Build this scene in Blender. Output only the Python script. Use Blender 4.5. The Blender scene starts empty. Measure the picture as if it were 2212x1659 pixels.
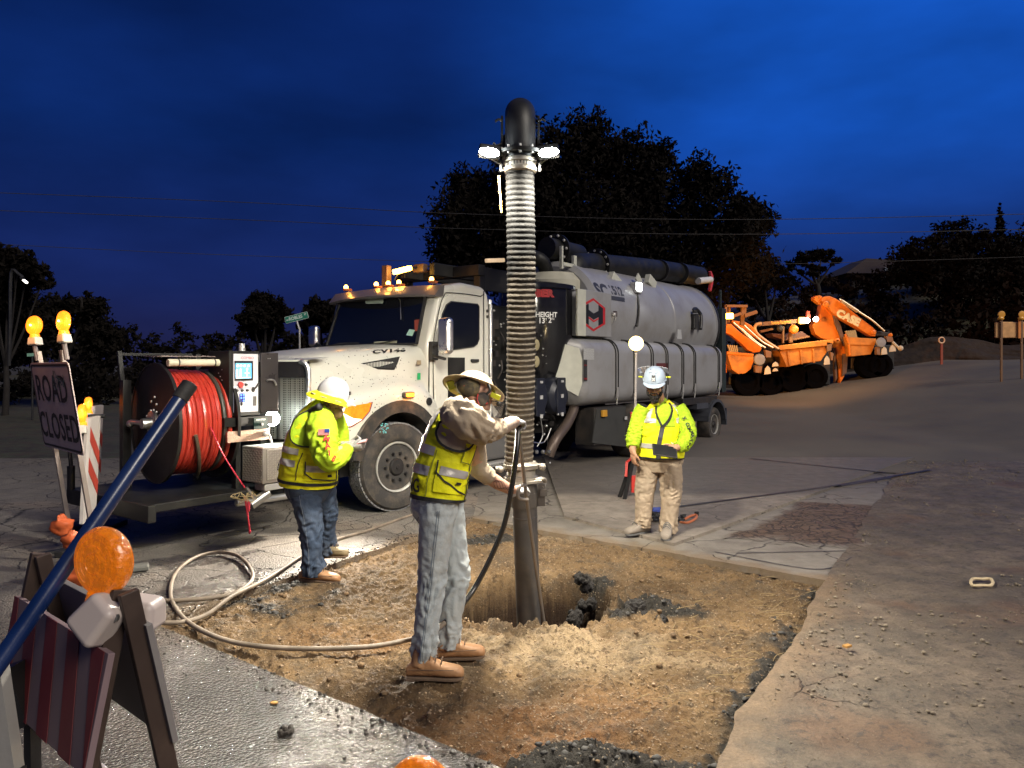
import bpy, math, random
import numpy as np
from mathutils import Vector, Matrix, noise
R = math.radians
sc = bpy.context.scene
col = sc.collection
random.seed(7)
# ------------------------------------------------------------------ camera, sky, front fill, exposure
CAM_Z, FPX, CX, HY = 1.75, 1600.0, 1106.0, 790.0
cd = bpy.data.cameras.new("camera")
cam = bpy.data.objects.new("camera", cd)
col.objects.link(cam)
cam.location = (0, 0, CAM_Z)
cam.rotation_euler = (R(90), 0, 0)
cd.sensor_width = 36
cd.lens = 36 * FPX / 2212
cd.shift_y = -39.5 / 2212
cd.clip_end = 2000
sc.camera = cam

world = bpy.data.worlds.new("World")
sc.world = world
world.use_nodes = True
nt = world.node_tree
nt.nodes.clear()
def wn(t, **k):
    n = nt.nodes.new(t)
    for a, b in k.items(): setattr(n, a, b)
    return n
wl = nt.links.new
tc = wn('ShaderNodeTexCoord')
sep = wn('ShaderNodeSeparateXYZ'); wl(tc.outputs['Generated'], sep.inputs[0])
rampe = wn('ShaderNodeValToRGB'); wl(sep.outputs['Z'], rampe.inputs[0])
el = rampe.color_ramp.elements
el[0].position = 0.0; el[0].color = (0.013, 0.013, 0.050, 1)
el[1].position = 0.6; el[1].color = (0.0006, 0.0060, 0.050, 1)
e = el.new(0.10); e.color = (0.0065, 0.014, 0.078, 1)
e = el.new(0.28); e.color = (0.0025, 0.0165, 0.105, 1)
dot = wn('ShaderNodeVectorMath', operation='DOT_PRODUCT')
wl(tc.outputs['Generated'], dot.inputs[0])
bd = Vector((0.80, 1.0, 0.46)).normalized()
dot.inputs[1].default_value = bd
r2 = wn('ShaderNodeMapRange', interpolation_type='SMOOTHSTEP')
wl(dot.outputs['Value'], r2.inputs[0])
r2.inputs[1].default_value = 0.72; r2.inputs[2].default_value = 1.02
mp = wn('ShaderNodeMapping'); wl(tc.outputs['Generated'], mp.inputs[0])
mp.inputs['Scale'].default_value = (1.2, 1.2, 3.2)
mp.inputs['Rotation'].default_value = (0, R(-28), 0)
nz = wn('ShaderNodeTexNoise'); wl(mp.outputs[0], nz.inputs[0])
nz.inputs['Scale'].default_value = 1.9; nz.inputs['Detail'].default_value = 5; nz.inputs['Roughness'].default_value = 0.5
r3 = wn('ShaderNodeMapRange'); wl(nz.outputs['Fac'], r3.inputs[0])
r3.inputs[1].default_value = 0.3; r3.inputs[2].default_value = 0.72
r3.inputs[3].default_value = 0.60; r3.inputs[4].default_value = 1.50
r4 = wn('ShaderNodeMapRange', interpolation_type='SMOOTHSTEP'); wl(sep.outputs['Z'], r4.inputs[0]); r4.inputs[1].default_value = 0.06; r4.inputs[2].default_value = 0.34
m4 = wn('ShaderNodeMath', operation='MULTIPLY'); wl(r2.outputs[0], m4.inputs[0]); wl(r4.outputs[0], m4.inputs[1])
glow = wn('ShaderNodeMix', data_type='RGBA'); wl(m4.outputs[0], glow.inputs[0])
glow.inputs[6].default_value = (0, 0, 0, 1); glow.inputs[7].default_value = (0.003, 0.052, 0.290, 1)
addc = wn('ShaderNodeMix', data_type='RGBA', blend_type='ADD'); addc.inputs[0].default_value = 1
wl(rampe.outputs[0], addc.inputs[6]); wl(glow.outputs[2], addc.inputs[7])
mulc = wn('ShaderNodeMix', data_type='RGBA', blend_type='MULTIPLY'); mulc.inputs[0].default_value = 1
wl(addc.outputs[2], mulc.inputs[6]); wl(r3.outputs[0], mulc.inputs[7])
sky = wn('ShaderNodeTexSky', sky_type='NISHITA')
sky.sun_disc = False; sky.sun_elevation = R(-4); sky.sun_rotation = R(132)
addn = wn('ShaderNodeMix', data_type='RGBA', blend_type='ADD'); addn.inputs[0].default_value = 0.03
wl(mulc.outputs[2], addn.inputs[6]); wl(sky.outputs[0], addn.inputs[7])
bg = wn('ShaderNodeBackground'); wl(addn.outputs[2], bg.inputs[0]); bg.inputs[1].default_value = 0.72
wo = wn('ShaderNodeOutputWorld'); wl(bg.outputs[0], wo.inputs[0])

sd = bpy.data.lights.new("fill_sun", 'SUN'); sd.energy = 1.55; sd.angle = R(28); sd.color = (1, 0.92, 0.80)  # warm front fill added from behind the camera, not evening daylight
so = bpy.data.objects.new("fill_sun", sd); col.objects.link(so); so.rotation_euler = (R(54), 0, R(48))
sc.view_settings.view_transform = 'Standard'
sc.view_settings.look = 'None'
sc.view_settings.exposure = 0.75
sc.view_settings.gamma = 1.0
sc.view_settings.use_curve_mapping = False
try:
    sc.cycles.max_bounces = 6; sc.cycles.diffuse_bounces = 3; sc.cycles.glossy_bounces = 3
    sc.cycles.transmission_bounces = 5; sc.cycles.transparent_max_bounces = 8
    sc.cycles.caustics_reflective = False; sc.cycles.caustics_refractive = False
    sc.cycles.use_denoising = True
    sc.cycles.sample_clamp_indirect = 4
except Exception: pass

def W(px, py, d):
    """point of the place at distance d that the photograph shows at (px, py)"""
    return Vector(((px - CX) / FPX * d, d, CAM_Z - (py - HY) / FPX * d))

# ------------------------------------------------------------------ helpers
WM = {}
def tag(o, label=None, cat=None, group=None, kind=None):
    if label: o['label'] = label
    if cat: o['category'] = cat
    if group: o['group'] = group
    if kind: o['kind'] = kind
    return o
def empty(name, loc=(0, 0, 0), rz=0.0, label=None, cat=None, group=None):
    o = bpy.data.objects.new(name, None); col.objects.link(o)
    o.location = loc; o.rotation_euler = (0, 0, rz); o.empty_display_size = 0.1
    WM[o.name] = Matrix.Translation(Vector(loc)) @ Matrix.Rotation(rz, 4, 'Z')
    return tag(o, label, cat, group)
def wm(o):
    return WM.get(o.name, Matrix.Identity(4)) if o else Matrix.Identity(4)
def perp(d):
    d = d.normalized()
    a = Vector((0, 0, 1)) if abs(d.z) < 0.9 else Vector((1, 0, 0))
    u = d.cross(a).normalized()
    return u, d.cross(u).normalized()
def catmull(pts, n):
    P = [Vector(p) for p in pts]
    if len(P) < 3: n = 1 if n < 1 else n
    out = []
    for i in range(len(P) - 1):
        p0 = P[max(i - 1, 0)]; p1 = P[i]; p2 = P[i + 1]; p3 = P[min(i + 2, len(P) - 1)]
        for k in range(n):
            t = k / n
            out.append(0.5 * ((2 * p1) + (p2 - p0) * t + (2 * p0 - 5 * p1 + 4 * p2 - p3) * t * t + (3 * p1 - p0 - 3 * p2 + p3) * t ** 3))
    out.append(P[-1]); return out
class MB:
    """collects shapes and links them as one mesh object"""
    def __init__(s): s.v = []; s.f = []
    def add(s, vs, fs):
        b = len(s.v); s.v.extend([Vector(p) for p in vs]); s.f.extend([tuple(i + b for i in f) for f in fs]); return s
    def box(s, c, size, rot=None, top=1.0):
        c = Vector(c); x, y, z = [k / 2 for k in size]
        vs = [Vector((i * x * (top if k > 0 else 1), j * y * (top if k > 0 else 1), k * z)) for k in (-1, 1) for j in (-1, 1) for i in (-1, 1)]
        if rot is not None: vs = [rot @ p for p in vs]
        return s.add([c + p for p in vs], [(0, 2, 3, 1), (4, 5, 7, 6), (0, 1, 5, 4), (2, 6, 7, 3), (0, 4, 6, 2), (1, 3, 7, 5)])
    def bx(s, a, b):
        a = Vector(a); b = Vector(b)
        return s.box((a + b) / 2, [abs(k) for k in (b - a)])
    def bar(s, p0, p1, w, h, up=(0, 0, 1)):
        p0 = Vector(p0); p1 = Vector(p1); d = (p1 - p0).normalized(); up = Vector(up)
        if abs(d.dot(up)) > 0.98: up = Vector((0, 1, 0))
        a = d.cross(up).normalized(); b = a.cross(d).normalized()
        vs = [p + a * i * w / 2 + b * j * h / 2 for p in (p0, p1) for i, j in ((-1, -1), (1, -1), (1, 1), (-1, 1))]
        return s.add(vs, [(0, 1, 2, 3), (7, 6, 5, 4), (0, 4, 5, 1), (1, 5, 6, 2), (2, 6, 7, 3), (3, 7, 4, 0)])
    def cyl(s, p0, p1, r0, r1=None, n=20, caps=True):
        p0 = Vector(p0); p1 = Vector(p1); r1 = r0 if r1 is None else r1
        u, w = perp(p1 - p0)
        vs = []
        for p, r in ((p0, r0), (p1, r1)):
            for i in range(n):
                a = 2 * math.pi * i / n; vs.append(p + (u * math.cos(a) + w * math.sin(a)) * r)
        fs = [(i, (i + 1) % n, n + (i + 1) % n, n + i) for i in range(n)]
        if caps: fs += [tuple(range(n - 1, -1, -1)), tuple(range(n, 2 * n))]
        return s.add(vs, fs)
    def tube(s, pts, r, n=10, sub=0, close=False):
        P = catmull(pts, sub) if sub else [Vector(p) for p in pts]
        m = len(P); rr = r if callable(r) else (lambda t: r)
        d = (P[1] - P[0]).normalized(); u, w = perp(d); vs = []
        for i, p in enumerate(P):
            if close: dd = P[(i + 1) % m] - P[i - 1]
            else: dd = P[min(i + 1, m - 1)] - P[max(i - 1, 0)]
            if dd.length < 1e-9: dd = d
            dd.normalize()
            u = (u - dd * u.dot(dd)).normalized(); w = dd.cross(u)
            q = rr(i / max(1, m - 1))
            vs += [p + (u * math.cos(2 * math.pi * k / n) + w * math.sin(2 * math.pi * k / n)) * q for k in range(n)]
        fs = []
        for i in range(m if close else m - 1):
            j = (i + 1) % m
            fs += [(i * n + k, i * n + (k + 1) % n, j * n + (k + 1) % n, j * n + k) for k in range(n)]
        if not close: fs += [tuple(range(n - 1, -1, -1)), tuple((m - 1) * n + k for k in range(n))]
        return s.add(vs, fs)
    def lathe(s, c, axis, prof, n=24):
        """prof: list of (along, radius)"""
        c = Vector(c); ax = Vector(axis).normalized(); u, w = perp(ax); vs = []
        for h, r in prof:
            vs += [c + ax * h + (u * math.cos(2 * math.pi * k / n) + w * math.sin(2 * math.pi * k / n)) * max(r, 1e-4) for k in range(n)]
        fs = []
        for i in range(len(prof) - 1):
            fs += [(i * n + k, i * n + (k + 1) % n, (i + 1) * n + (k + 1) % n, (i + 1) * n + k) for k in range(n)]
        fs += [tuple(range(n - 1, -1, -1)), tuple((len(prof) - 1) * n + k for k in range(n))]
        return s.add(vs, fs)
    def ball(s, c, r, n=14, m=9, rot=None):
        c = Vector(c)
        if not hasattr(r, '__len__'): r = (r, r, r)
        vs = []
        for i in range(m + 1):
            t = math.pi * i / m
            for k in range(n):
                a = 2 * math.pi * k / n
                p = Vector((r[0] * math.sin(t) * math.cos(a), r[1] * math.sin(t) * math.sin(a), r[2] * math.cos(t)))
                if rot is not None: p = rot @ p
                vs.append(c + p)
        return s.add(vs, [(i * n + k, (i + 1) * n + k, (i + 1) * n + (k + 1) % n, i * n + (k + 1) % n) for i in range(m) for k in range(n)])
    def prism(s, pts, ext):
        """outline extruded by the vector ext"""
        P = [Vector(p) for p in pts]; e = Vector(ext); n = len(P)
        return s.add(P + [p + e for p in P], [tuple(range(n)), tuple(range(2 * n - 1, n - 1, -1))] + [(i, n + i, n + (i + 1) % n, (i + 1) % n) for i in range(n)])
    def split(s, name, m, parent=None, **k):
        par = list(range(len(s.v)))
        def find(i):
            while par[i] != i: par[i] = par[par[i]]; i = par[i]
            return i
        for f in s.f:
            r = find(f[0])
            for i in f[1:]: par[find(i)] = r
        g = {}
        for f in s.f: g.setdefault(find(f[0]), []).append(f)
        o = None
        for fs in g.values():
            ids = sorted({i for f in fs for i in f}); mp_ = {i: j for j, i in enumerate(ids)}; q = MB(); q.v = [s.v[i] for i in ids]; q.f = [tuple(mp_[i] for i in f) for f in fs]
            o = q.build(name, m, parent, **k)
        return o
    def build(s, name, m, parent=None, smooth=False, bevel=0, world=False, sub=0, label=None, angle=40, seg=2, **k):
        me = bpy.data.meshes.new(name)
        vs = s.v
        if world and parent is not None:
            inv = wm(parent).inverted(); vs = [inv @ p for p in vs]
        me.from_pydata([tuple(p) for p in vs], [], s.f); me.validate(); me.update()
        import bmesh
        b = bmesh.new(); b.from_mesh(me); bmesh.ops.recalc_face_normals(b, faces=b.faces); b.to_mesh(me); b.free()
        if m: me.materials.append(m)
        o = bpy.data.objects.new(name, me); col.objects.link(o)
        if parent is not None: o.parent = parent; WM[o.name] = wm(parent)
        if smooth:
            me.polygons.foreach_set('use_smooth', [True] * len(me.polygons))
            if smooth != 'full':
                try: me.set_sharp_from_angle(angle=R(angle))
                except Exception: pass
        if bevel:
            md = o.modifiers.new('bevel', 'BEVEL'); md.width = bevel; md.segments = seg; md.limit_method = 'ANGLE'; md.angle_limit = R(35)
            me.polygons.foreach_set('use_smooth', [True] * len(me.polygons)); 
            try: md.harden_normals = True
            except Exception: pass
        if sub:
            md = o.modifiers.new('sub', 'SUBSURF'); md.levels = sub; md.render_levels = sub
        if label: o['label'] = label
        for a, v in k.items(): o[a] = v
        return o
def copy_tree(o, parent=None, loc=None, rz=None):
    c = o.copy(); col.objects.link(c)
    if parent is not None: c.parent = parent
    if loc is not None: c.location = loc
    if rz is not None: c.rotation_euler = (0, 0, rz)
    for ch in list(o.children): copy_tree(ch, c)
    return c

# ------------------------------------------------------------------ materials
def srgb(r, g, b):
    f = lambda c: (c / 255 / 12.92) if c <= 10 else ((c / 255 + 0.055) / 1.055) ** 2.4
    return (f(r), f(g), f(b))
MATS = {}
def mat(name, base, rough=0.5, metal=0.0, var=0.12, vs=6.0, bump=0.0, bs=40.0, spec=0.5, emis=None, es=0.0, trans=0.0, dirt=None, dirts=3.0, dirta=0.35, coat=0.0, rv=0.1, bdet=4, aniso=None, bd=0.01):
    if name in MATS: return MATS[name]
    m = bpy.data.materials.new(name); m.use_nodes = True; MATS[name] = m
    t = m.node_tree; b = t.nodes['Principled BSDF']; L = t.links.new
    N = lambda ty: t.nodes.new(ty)
    b.inputs['Metallic'].default_value = metal
    b.inputs['Specular IOR Level'].default_value = spec
    b.inputs['Coat Weight'].default_value = coat
    b.inputs['Coat Roughness'].default_value = 0.08
    b.inputs['Transmission Weight'].default_value = trans
    c = N('ShaderNodeTexCoord')
    n1 = N('ShaderNodeTexNoise'); L(c.outputs['Object'], n1.inputs[0]); n1.inputs['Scale'].default_value = vs; n1.inputs['Detail'].default_value = 6
    mr = N('ShaderNodeMapRange'); L(n1.outputs['Fac'], mr.inputs[0])
    mr.inputs[1].default_value = 0.25; mr.inputs[2].default_value = 0.75; mr.inputs[3].default_value = 1 - var; mr.inputs[4].default_value = 1 + var
    mu = N('ShaderNodeMix'); mu.data_type = 'RGBA'; mu.blend_type = 'MULTIPLY'; mu.inputs[0].default_value = 1
    mu.inputs[6].default_value = (*base, 1); L(mr.outputs[0], mu.inputs[7])
    out = mu.outputs[2]
    if dirt:
        n2 = N('ShaderNodeTexNoise'); L(c.outputs['Object'], n2.inputs[0]); n2.inputs['Scale'].default_value = dirts; n2.inputs['Detail'].default_value = 8; n2.inputs['Roughness'].default_value = 0.65
        m2 = N('ShaderNodeMapRange'); L(n2.outputs['Fac'], m2.inputs[0]); m2.inputs[1].default_value = 0.45; m2.inputs[2].default_value = 0.7; m2.inputs[4].default_value = dirta
        mx = N('ShaderNodeMix'); mx.data_type = 'RGBA'; L(m2.outputs[0], mx.inputs[0]); L(out, mx.inputs[6]); mx.inputs[7].default_value = (*dirt, 1)
        out = mx.outputs[2]
    L(out, b.inputs['Base Color'])
    rr = N('ShaderNodeMapRange'); L(n1.outputs['Fac'], rr.inputs[0]); rr.inputs[1].default_value = 0.3; rr.inputs[2].default_value = 0.7
    rr.inputs[3].default_value = max(0.02, rough - rv * rough); rr.inputs[4].default_value = min(1, rough + rv)
    L(rr.outputs[0], b.inputs['Roughness'])
    if bump:
        n3 = N('ShaderNodeTexNoise'); L(c.outputs['Object'], n3.inputs[0]); n3.inputs['Scale'].default_value = bs; n3.inputs['Detail'].default_value = bdet
        bp = N('ShaderNodeBump'); bp.inputs['Strength'].default_value = bump; bp.inputs['Distance'].default_value = bd
        L(n3.outputs['Fac'], bp.inputs['Height']); L(bp.outputs[0], b.inputs['Normal'])
    if emis:
        b.inputs['Emission Color'].default_value = (*emis, 1); b.inputs['Emission Strength'].default_value = es
    return m
def nodes(m):
    t = m.node_tree
    return t, t.nodes['Principled BSDF'], t.links.new, (lambda ty, **k: _nn(t, ty, k))
def _nn(t, ty, k):
    n = t.nodes.new(ty)
    for a, b in k.items(): setattr(n, a, b)
    return n

black_paint = mat('black_paint', (0.010, 0.010, 0.010), 0.5, spec=.3, dirt=(0.05, 0.045, 0.04), dirta=0.3)
black_rubber = mat('black_rubber', (0.018, 0.018, 0.018), 0.65, bump=0.2, bs=60, dirt=(0.09, 0.075, 0.055), dirts=5, dirta=0.5)
dark_steel = mat('dark_steel', (0.05, 0.05, 0.052), 0.42, 0.7, dirt=(0.08, 0.06, 0.045))
steel = mat('steel', (0.45, 0.45, 0.44), 0.34, 0.9, bump=0.1, dirt=(0.12, 0.10, 0.08))
chrome = mat('chrome', (0.78, 0.76, 0.73), 0.27, 1.0, var=0.03, bump=0.35, bs=160)
galv = mat('galvanised_steel', (0.5, 0.49, 0.47), 0.45, 0.5, bump=0.15, dirt=(0.2, 0.15, 0.1))
white_plastic = mat('white_plastic', (0.68, 0.64, 0.58), 0.4, dirt=(0.3, 0.24, 0.18), dirta=0.25)
white_flat = mat('white_lettering', (0.8, 0.8, 0.78), 0.5)
black_flat = mat('black_lettering', (0.01, 0.01, 0.012), 0.5)
red_flat = mat('red_lettering', (0.45, 0.02, 0.025), 0.5)
cream_paint = mat('cream_paint', (0.50, 0.50, 0.43), 0.35)
glass_dark = mat('dark_glass', (0.006, 0.007, 0.010), 0.05, spec=0.6, var=0.02, coat=0.3)
orange_paint = mat('orange_paint', (0.75, 0.20, 0.012), 0.4, dirt=(0.20, 0.09, 0.03), dirts=2, dirta=0.55)
rust_orange = mat('worn_orange_paint', (0.60, 0.22, 0.03), 0.6, dirt=(0.14, 0.06, 0.02), dirts=1.6, dirta=0.8, bump=0.3, bs=12)
dark_machine = mat('dark_machine', (0.02, 0.018, 0.018), 0.55, dirt=(0.08, 0.05, 0.03))

def text_mesh(s, size, bold=0.0, spacing=1.0, align='CENTER'):
    cu = bpy.data.curves.new('t', 'FONT'); cu.body = s; cu.size = size; cu.offset = bold; cu.space_character = spacing
    cu.align_x = align; cu.align_y = 'CENTER'; cu.resolution_u = 3
    o = bpy.data.objects.new('t', cu); col.objects.link(o)
    dg = bpy.context.evaluated_depsgraph_get()
    me = bpy.data.meshes.new_from_object(o.evaluated_get(dg))
    vs = [v.co.copy() for v in me.vertices]; fs = [tuple(p.vertices) for p in me.polygons]
    bpy.data.objects.remove(o); bpy.data.meshes.remove(me); bpy.data.curves.remove(cu)
    return vs, fs
def lettering(s, fn, size, m, parent, bold=0.0, spacing=1.0, world=False, name='lettering', sx=1.0, cell=None):
    """flat print laid on a surface: fn(x, y) -> point"""
    import bmesh
    vs, fs = text_mesh(s, size, bold, spacing)
    if cell:
        b = bmesh.new(); V = [b.verts.new(p) for p in vs]
        for f in fs:
            try: b.faces.new([V[i] for i in f])
            except Exception: pass
        xs = [p.x for p in vs]; x = min(xs) + cell
        while x < max(xs):
            bmesh.ops.bisect_plane(b, geom=b.verts[:] + b.edges[:] + b.faces[:], plane_co=(x, 0, 0), plane_no=(1, 0, 0)); x += cell
        b.verts.index_update(); vs = [v.co.copy() for v in b.verts]; fs = [tuple(v.index for v in f.verts) for f in b.faces]; b.free()
    mb = MB(); mb.add([fn(p.x * sx, p.y) for p in vs], fs)
    o = mb.build(name, m, parent, world=world)
    o['label'] = 'lettering reading ' + s if s.strip() else 'lettering'
    return o

# ------------------------------------------------------------------ numpy noise
_rng = np.random.RandomState(3)
_perm = _rng.permutation(512)
_val = _rng.rand(512)
def vnoise(x, y):
    xi = np.floor(x).astype(int); yi = np.floor(y).astype(int); xf = x - xi; yf = y - yi
    xf = xf * xf * (3 - 2 * xf); yf = yf * yf * (3 - 2 * yf)
    h = lambda a, b: _val[(_perm[(a & 511)] + b) & 511]
    return (h(xi, yi) * (1 - xf) + h(xi + 1, yi) * xf) * (1 - yf) + (h(xi, yi + 1) * (1 - xf) + h(xi + 1, yi + 1) * xf) * yf
def fbm(x, y, o=4, g=0.5):
    s = 0; a = 1; t = 0
    for i in range(o):
        s = s + a * (vnoise(x + 17.3 * i, y - 9.1 * i) - 0.5); t += a; a *= g; x = x * 2.03; y = y * 2.03
    return s / t * 2
def ss(a, b, x):
    t = np.clip((x - a) / (b - a), 0, 1); return t * t * (3 - 2 * t)
def grid_obj(name, X, Y, Z, m, kind='structure', attr=None, keep=None):
    n, k = X.shape
    V = np.stack([X, Y, Z], -1).reshape(-1, 3)
    I = np.arange(n * k).reshape(n, k)
    F = np.stack([I[:-1, :-1], I[1:, :-1], I[1:, 1:], I[:-1, 1:]], -1).reshape(-1, 4)
    if keep is not None: F = F[keep[:-1, :-1].reshape(-1)]
    me = bpy.data.meshes.new(name); me.vertices.add(len(V)); me.vertices.foreach_set('co', V.astype(np.float32).ravel())
    me.loops.add(F.size); me.loops.foreach_set('vertex_index', F.astype(np.int32).ravel())
    me.polygons.add(len(F)); me.polygons.foreach_set('loop_start', np.arange(0, F.size, 4, dtype=np.int32))
    me.update(calc_edges=True); me.validate()
    me.polygons.foreach_set('use_smooth', [True] * len(me.polygons))
    if attr:
        for an, av in attr.items():
            a = me.attributes.new(an, 'FLOAT', 'POINT'); a.data.foreach_set('value', av.astype(np.float32).ravel())
    # normals up
    if me.polygons[len(me.polygons) // 2].normal.z < 0: me.flip_normals()
    me.materials.append(m)
    o = bpy.data.objects.new(name, me); col.objects.link(o)
    if kind: o['kind'] = kind
    return o

# ------------------------------------------------------------------ ground
# corners of the dug patch
A_, B_, C_, D_ = [np.array(p) for p in ((-2.46, 5.05), (-0.45, 8.5), (2.62, 6.0), (0.62, 2.72))]
def terrain_h(x, y):
    x = np.asarray(x, float); y = np.asarray(y, float)
    a = 0.035 * np.clip(y - 14, 0, 40); a = a * ss(-4, 6, x)
    b = 0.15 * np.clip(x - 10, 0, 9) * ss(6, 16, y)
    h = 4.4 * ss(34, 58, y) * ss(3, 20, x - 0.1 * (y - 40))
    h2 = 3.0 * ss(20, 46, x) * ss(20, 40, y)
    h3 = 1.0 * ss(10, 30, -x) * ss(20, 50, y)
    return a + b + h + h2 + h3 - 0.02
def road_material(name, kind):
    m = mat(name, (0.12, 0.11, 0.10), 0.6)
    t, b, L, N = nodes(m)
    c = N('ShaderNodeTexCoord'); P = c.outputs['Object']
    def noise_(s, d=5, r=0.55, src=P):
        n = N('ShaderNodeTexNoise'); L(src, n.inputs[0]); n.inputs['Scale'].default_value = s; n.inputs['Detail'].default_value = d; n.inputs['Roughness'].default_value = r; return n.outputs['Fac']
    def rng(v, a, b_, c_=0, d_=1):
        n = N('ShaderNodeMapRange'); L(v, n.inputs[0]); n.inputs[1].default_value = a; n.inputs[2].default_value = b_; n.inputs[3].default_value = c_; n.inputs[4].default_value = d_; return n.outputs[0]
    def mix(f, a, b_, bt='MIX'):
        n = N('ShaderNodeMix', data_type='RGBA', blend_type=bt)
        if hasattr(f, 'links'): L(f, n.inputs[0])
        else: n.inputs[0].default_value = f
        for s, i in ((a, 6), (b_, 7)):
            if isinstance(s, tuple): n.inputs[i].default_value = (*s, 1)
            else: L(s, n.inputs[i])
        return n.outputs[2]
    def math_(op, a, b_=None):
        n = N('ShaderNodeMath', operation=op)
        for s, i in ((a, 0), (b_, 1)):
            if s is None: continue
            if hasattr(s, 'links'): L(s, n.inputs[i])
            else: n.inputs[i].default_value = s
        return n.outputs[0]
    # warped coordinates for the cracks
    wv = N('ShaderNodeTexNoise'); L(P, wv.inputs[0]); wv.inputs['Scale'].default_value = 1.6; wv.inputs['Detail'].default_value = 5
    wa = N('ShaderNodeVectorMath', operation='MULTIPLY_ADD'); L(wv.outputs['Color'], wa.inputs[0]); wa.inputs[1].default_value = (0.7, 0.7, 0); L(P, wa.inputs[2])
    def dust_near():
        mx = None
        for P_, Q_ in ((A_, B_), (B_, C_), (C_, D_), (D_, A_)):
            e_ = (Q_ - P_) / np.linalg.norm(Q_ - P_); nx, ny = -e_[1], e_[0]
            dn = N('ShaderNodeVectorMath', operation='DOT_PRODUCT'); L(P, dn.inputs[0]); dn.inputs[1].default_value = (nx, ny, 0)
            s = math_('SUBTRACT', dn.outputs['Value'], float(nx * P_[0] + ny * P_[1])); mx = s if mx is None else math_('MAXIMUM', mx, s)
        w = math_('MULTIPLY', noise_(2.4, 7, .68), -0.9); w = math_('ADD', w, 0.42)
        return rng(math_('ADD', mx, w), -0.02, 0.16, 0.85, 0.0)
    def cracks(scale, w):
        v = N('ShaderNodeTexVoronoi', feature='DISTANCE_TO_EDGE'); L(wa.outputs[0], v.inputs['Vector']); v.inputs['Scale'].default_value = scale
        return rng(v.outputs['Distance'], 0, w, 1, 0)
    fine = noise_(140, 3, 0.7); grit = noise_(38, 6, 0.7); big = noise_(0.7, 6, 0.6); mid = noise_(3.5, 6, 0.65)
    sx = N('ShaderNodeSeparateXYZ'); L(P, sx.inputs[0])
    if kind == 'road':
        crack = math_('MULTIPLY', cracks(1.3, 0.014), rng(mid, 0.35, 0.5))
        crack2 = math_('MULTIPLY', cracks(3.4, 0.02), rng(big, 0.47, 0.56))
        ck = math_('MULTIPLY', math_('MAXIMUM', crack, crack2), rng(sx.outputs['Y'], 4.7, 5.6, 0.0, 1.0))
        colr = mix(rng(mid, 0.35, 0.65), (0.12, 0.11, 0.098), (0.20, 0.182, 0.16))
        colr = mix(math_('MULTIPLY', rng(big, 0.5, 0.62), 0.8), colr, (0.24, 0.20, 0.16))
        colr = mix(rng(grit, 0.35, 0.75), colr, mix(1.0, colr, (1.35, 1.3, 1.25), 'MULTIPLY'))
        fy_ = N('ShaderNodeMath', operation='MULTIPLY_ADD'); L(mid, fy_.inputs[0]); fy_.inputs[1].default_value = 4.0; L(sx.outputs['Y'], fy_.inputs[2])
        colr = mix(math_('MULTIPLY', rng(fy_.outputs[0], 11.5, 15.5), .85), colr, mix(mid, (0.075, 0.066, 0.058), (0.125, 0.108, 0.092)))  # darker with distance: fading lamplight painted into the asphalt colour
        # damp by the truck, soaked in front
        wetn = noise_(1.1, 6, 0.6)
        wet = rng(wetn, 0.46, 0.56)
        wy = rng(sx.outputs['Y'], 4.6, 7.6, 1.0, 0.0)                  # near = wet
        wx = rng(sx.outputs['X'], -0.3, 0.8, 1.0, 0.0)
        near = math_('MULTIPLY', math_('MULTIPLY', wy, wx), 1.0)
        damp = math_('MULTIPLY', math_('MULTIPLY', wet, rng(sx.outputs['X'], 0.0, 1.6, 0.9, 0.12)), rng(sx.outputs['Y'], 6.9, 8.2, 1.0, 0.2))
        wetall = math_('MAXIMUM', near, damp)
        colr = mix(math_('MULTIPLY', wetall, 0.85), colr, mix(grit, (0.028, 0.026, 0.026), (0.075, 0.066, 0.06)))
        du_ = math_('MULTIPLY', dust_near(), rng(sx.outputs['Y'], 4.9, 5.6, .25, 1.0)); colr = mix(ck, colr, (0.012, 0.011, 0.010)); colr = mix(du_, colr, mix(grit, (0.10, 0.07, 0.045), (0.24, 0.17, 0.10)))
        L(colr, b.inputs['Base Color'])
        rw = rng(noise_(9, 4), 0.3, 0.7, 0.12, 0.28)
        rmix = N('ShaderNodeMix', data_type='FLOAT'); L(wetall, rmix.inputs[0]); rmix.inputs[2].default_value = 0.82; L(rw, rmix.inputs[3])
        L(rmix.outputs[0], b.inputs['Roughness']); L(math_('ADD', math_('MULTIPLY', wetall, .55), .45), b.inputs['Specular IOR Level'])
        # pebbled surface relief
        vg = N('ShaderNodeTexVoronoi'); L(P, vg.inputs['Vector']); vg.inputs['Scale'].default_value = 60
        h = math_('ADD', math_('MULTIPLY', vg.outputs['Distance'], -0.75), math_('MULTIPLY', noise_(85, 4, .7), 0.6))
        h = math_('SUBTRACT', h, math_('MULTIPLY', ck, 1.6))
        bp = N('ShaderNodeBump'); bp.inputs['Strength'].default_value = 1.0; bp.inputs['Distance'].default_value = 0.010; L(h, bp.inputs['Height']); L(bp.outputs[0], b.inputs['Normal'])
    elif kind == 'slab':
        ck = math_('MULTIPLY', cracks(0.9, 0.012), rng(mid, 0.42, 0.55))
        colr = mix(rng(mid, 0.35, 0.65), (0.20, 0.172, 0.14), (0.31, 0.265, 0.215))
        colr = mix(rng(noise_(8, 8, 0.7), 0.5, 0.7), colr, (0.16, 0.13, 0.10))
        colr = mix(ck, colr, (0.03, 0.025, 0.02))
        fy_ = N('ShaderNodeMath', operation='MULTIPLY_ADD'); L(mid, fy_.inputs[0]); fy_.inputs[1].default_value = .5; L(sx.outputs['Y'], fy_.inputs[2])
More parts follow.
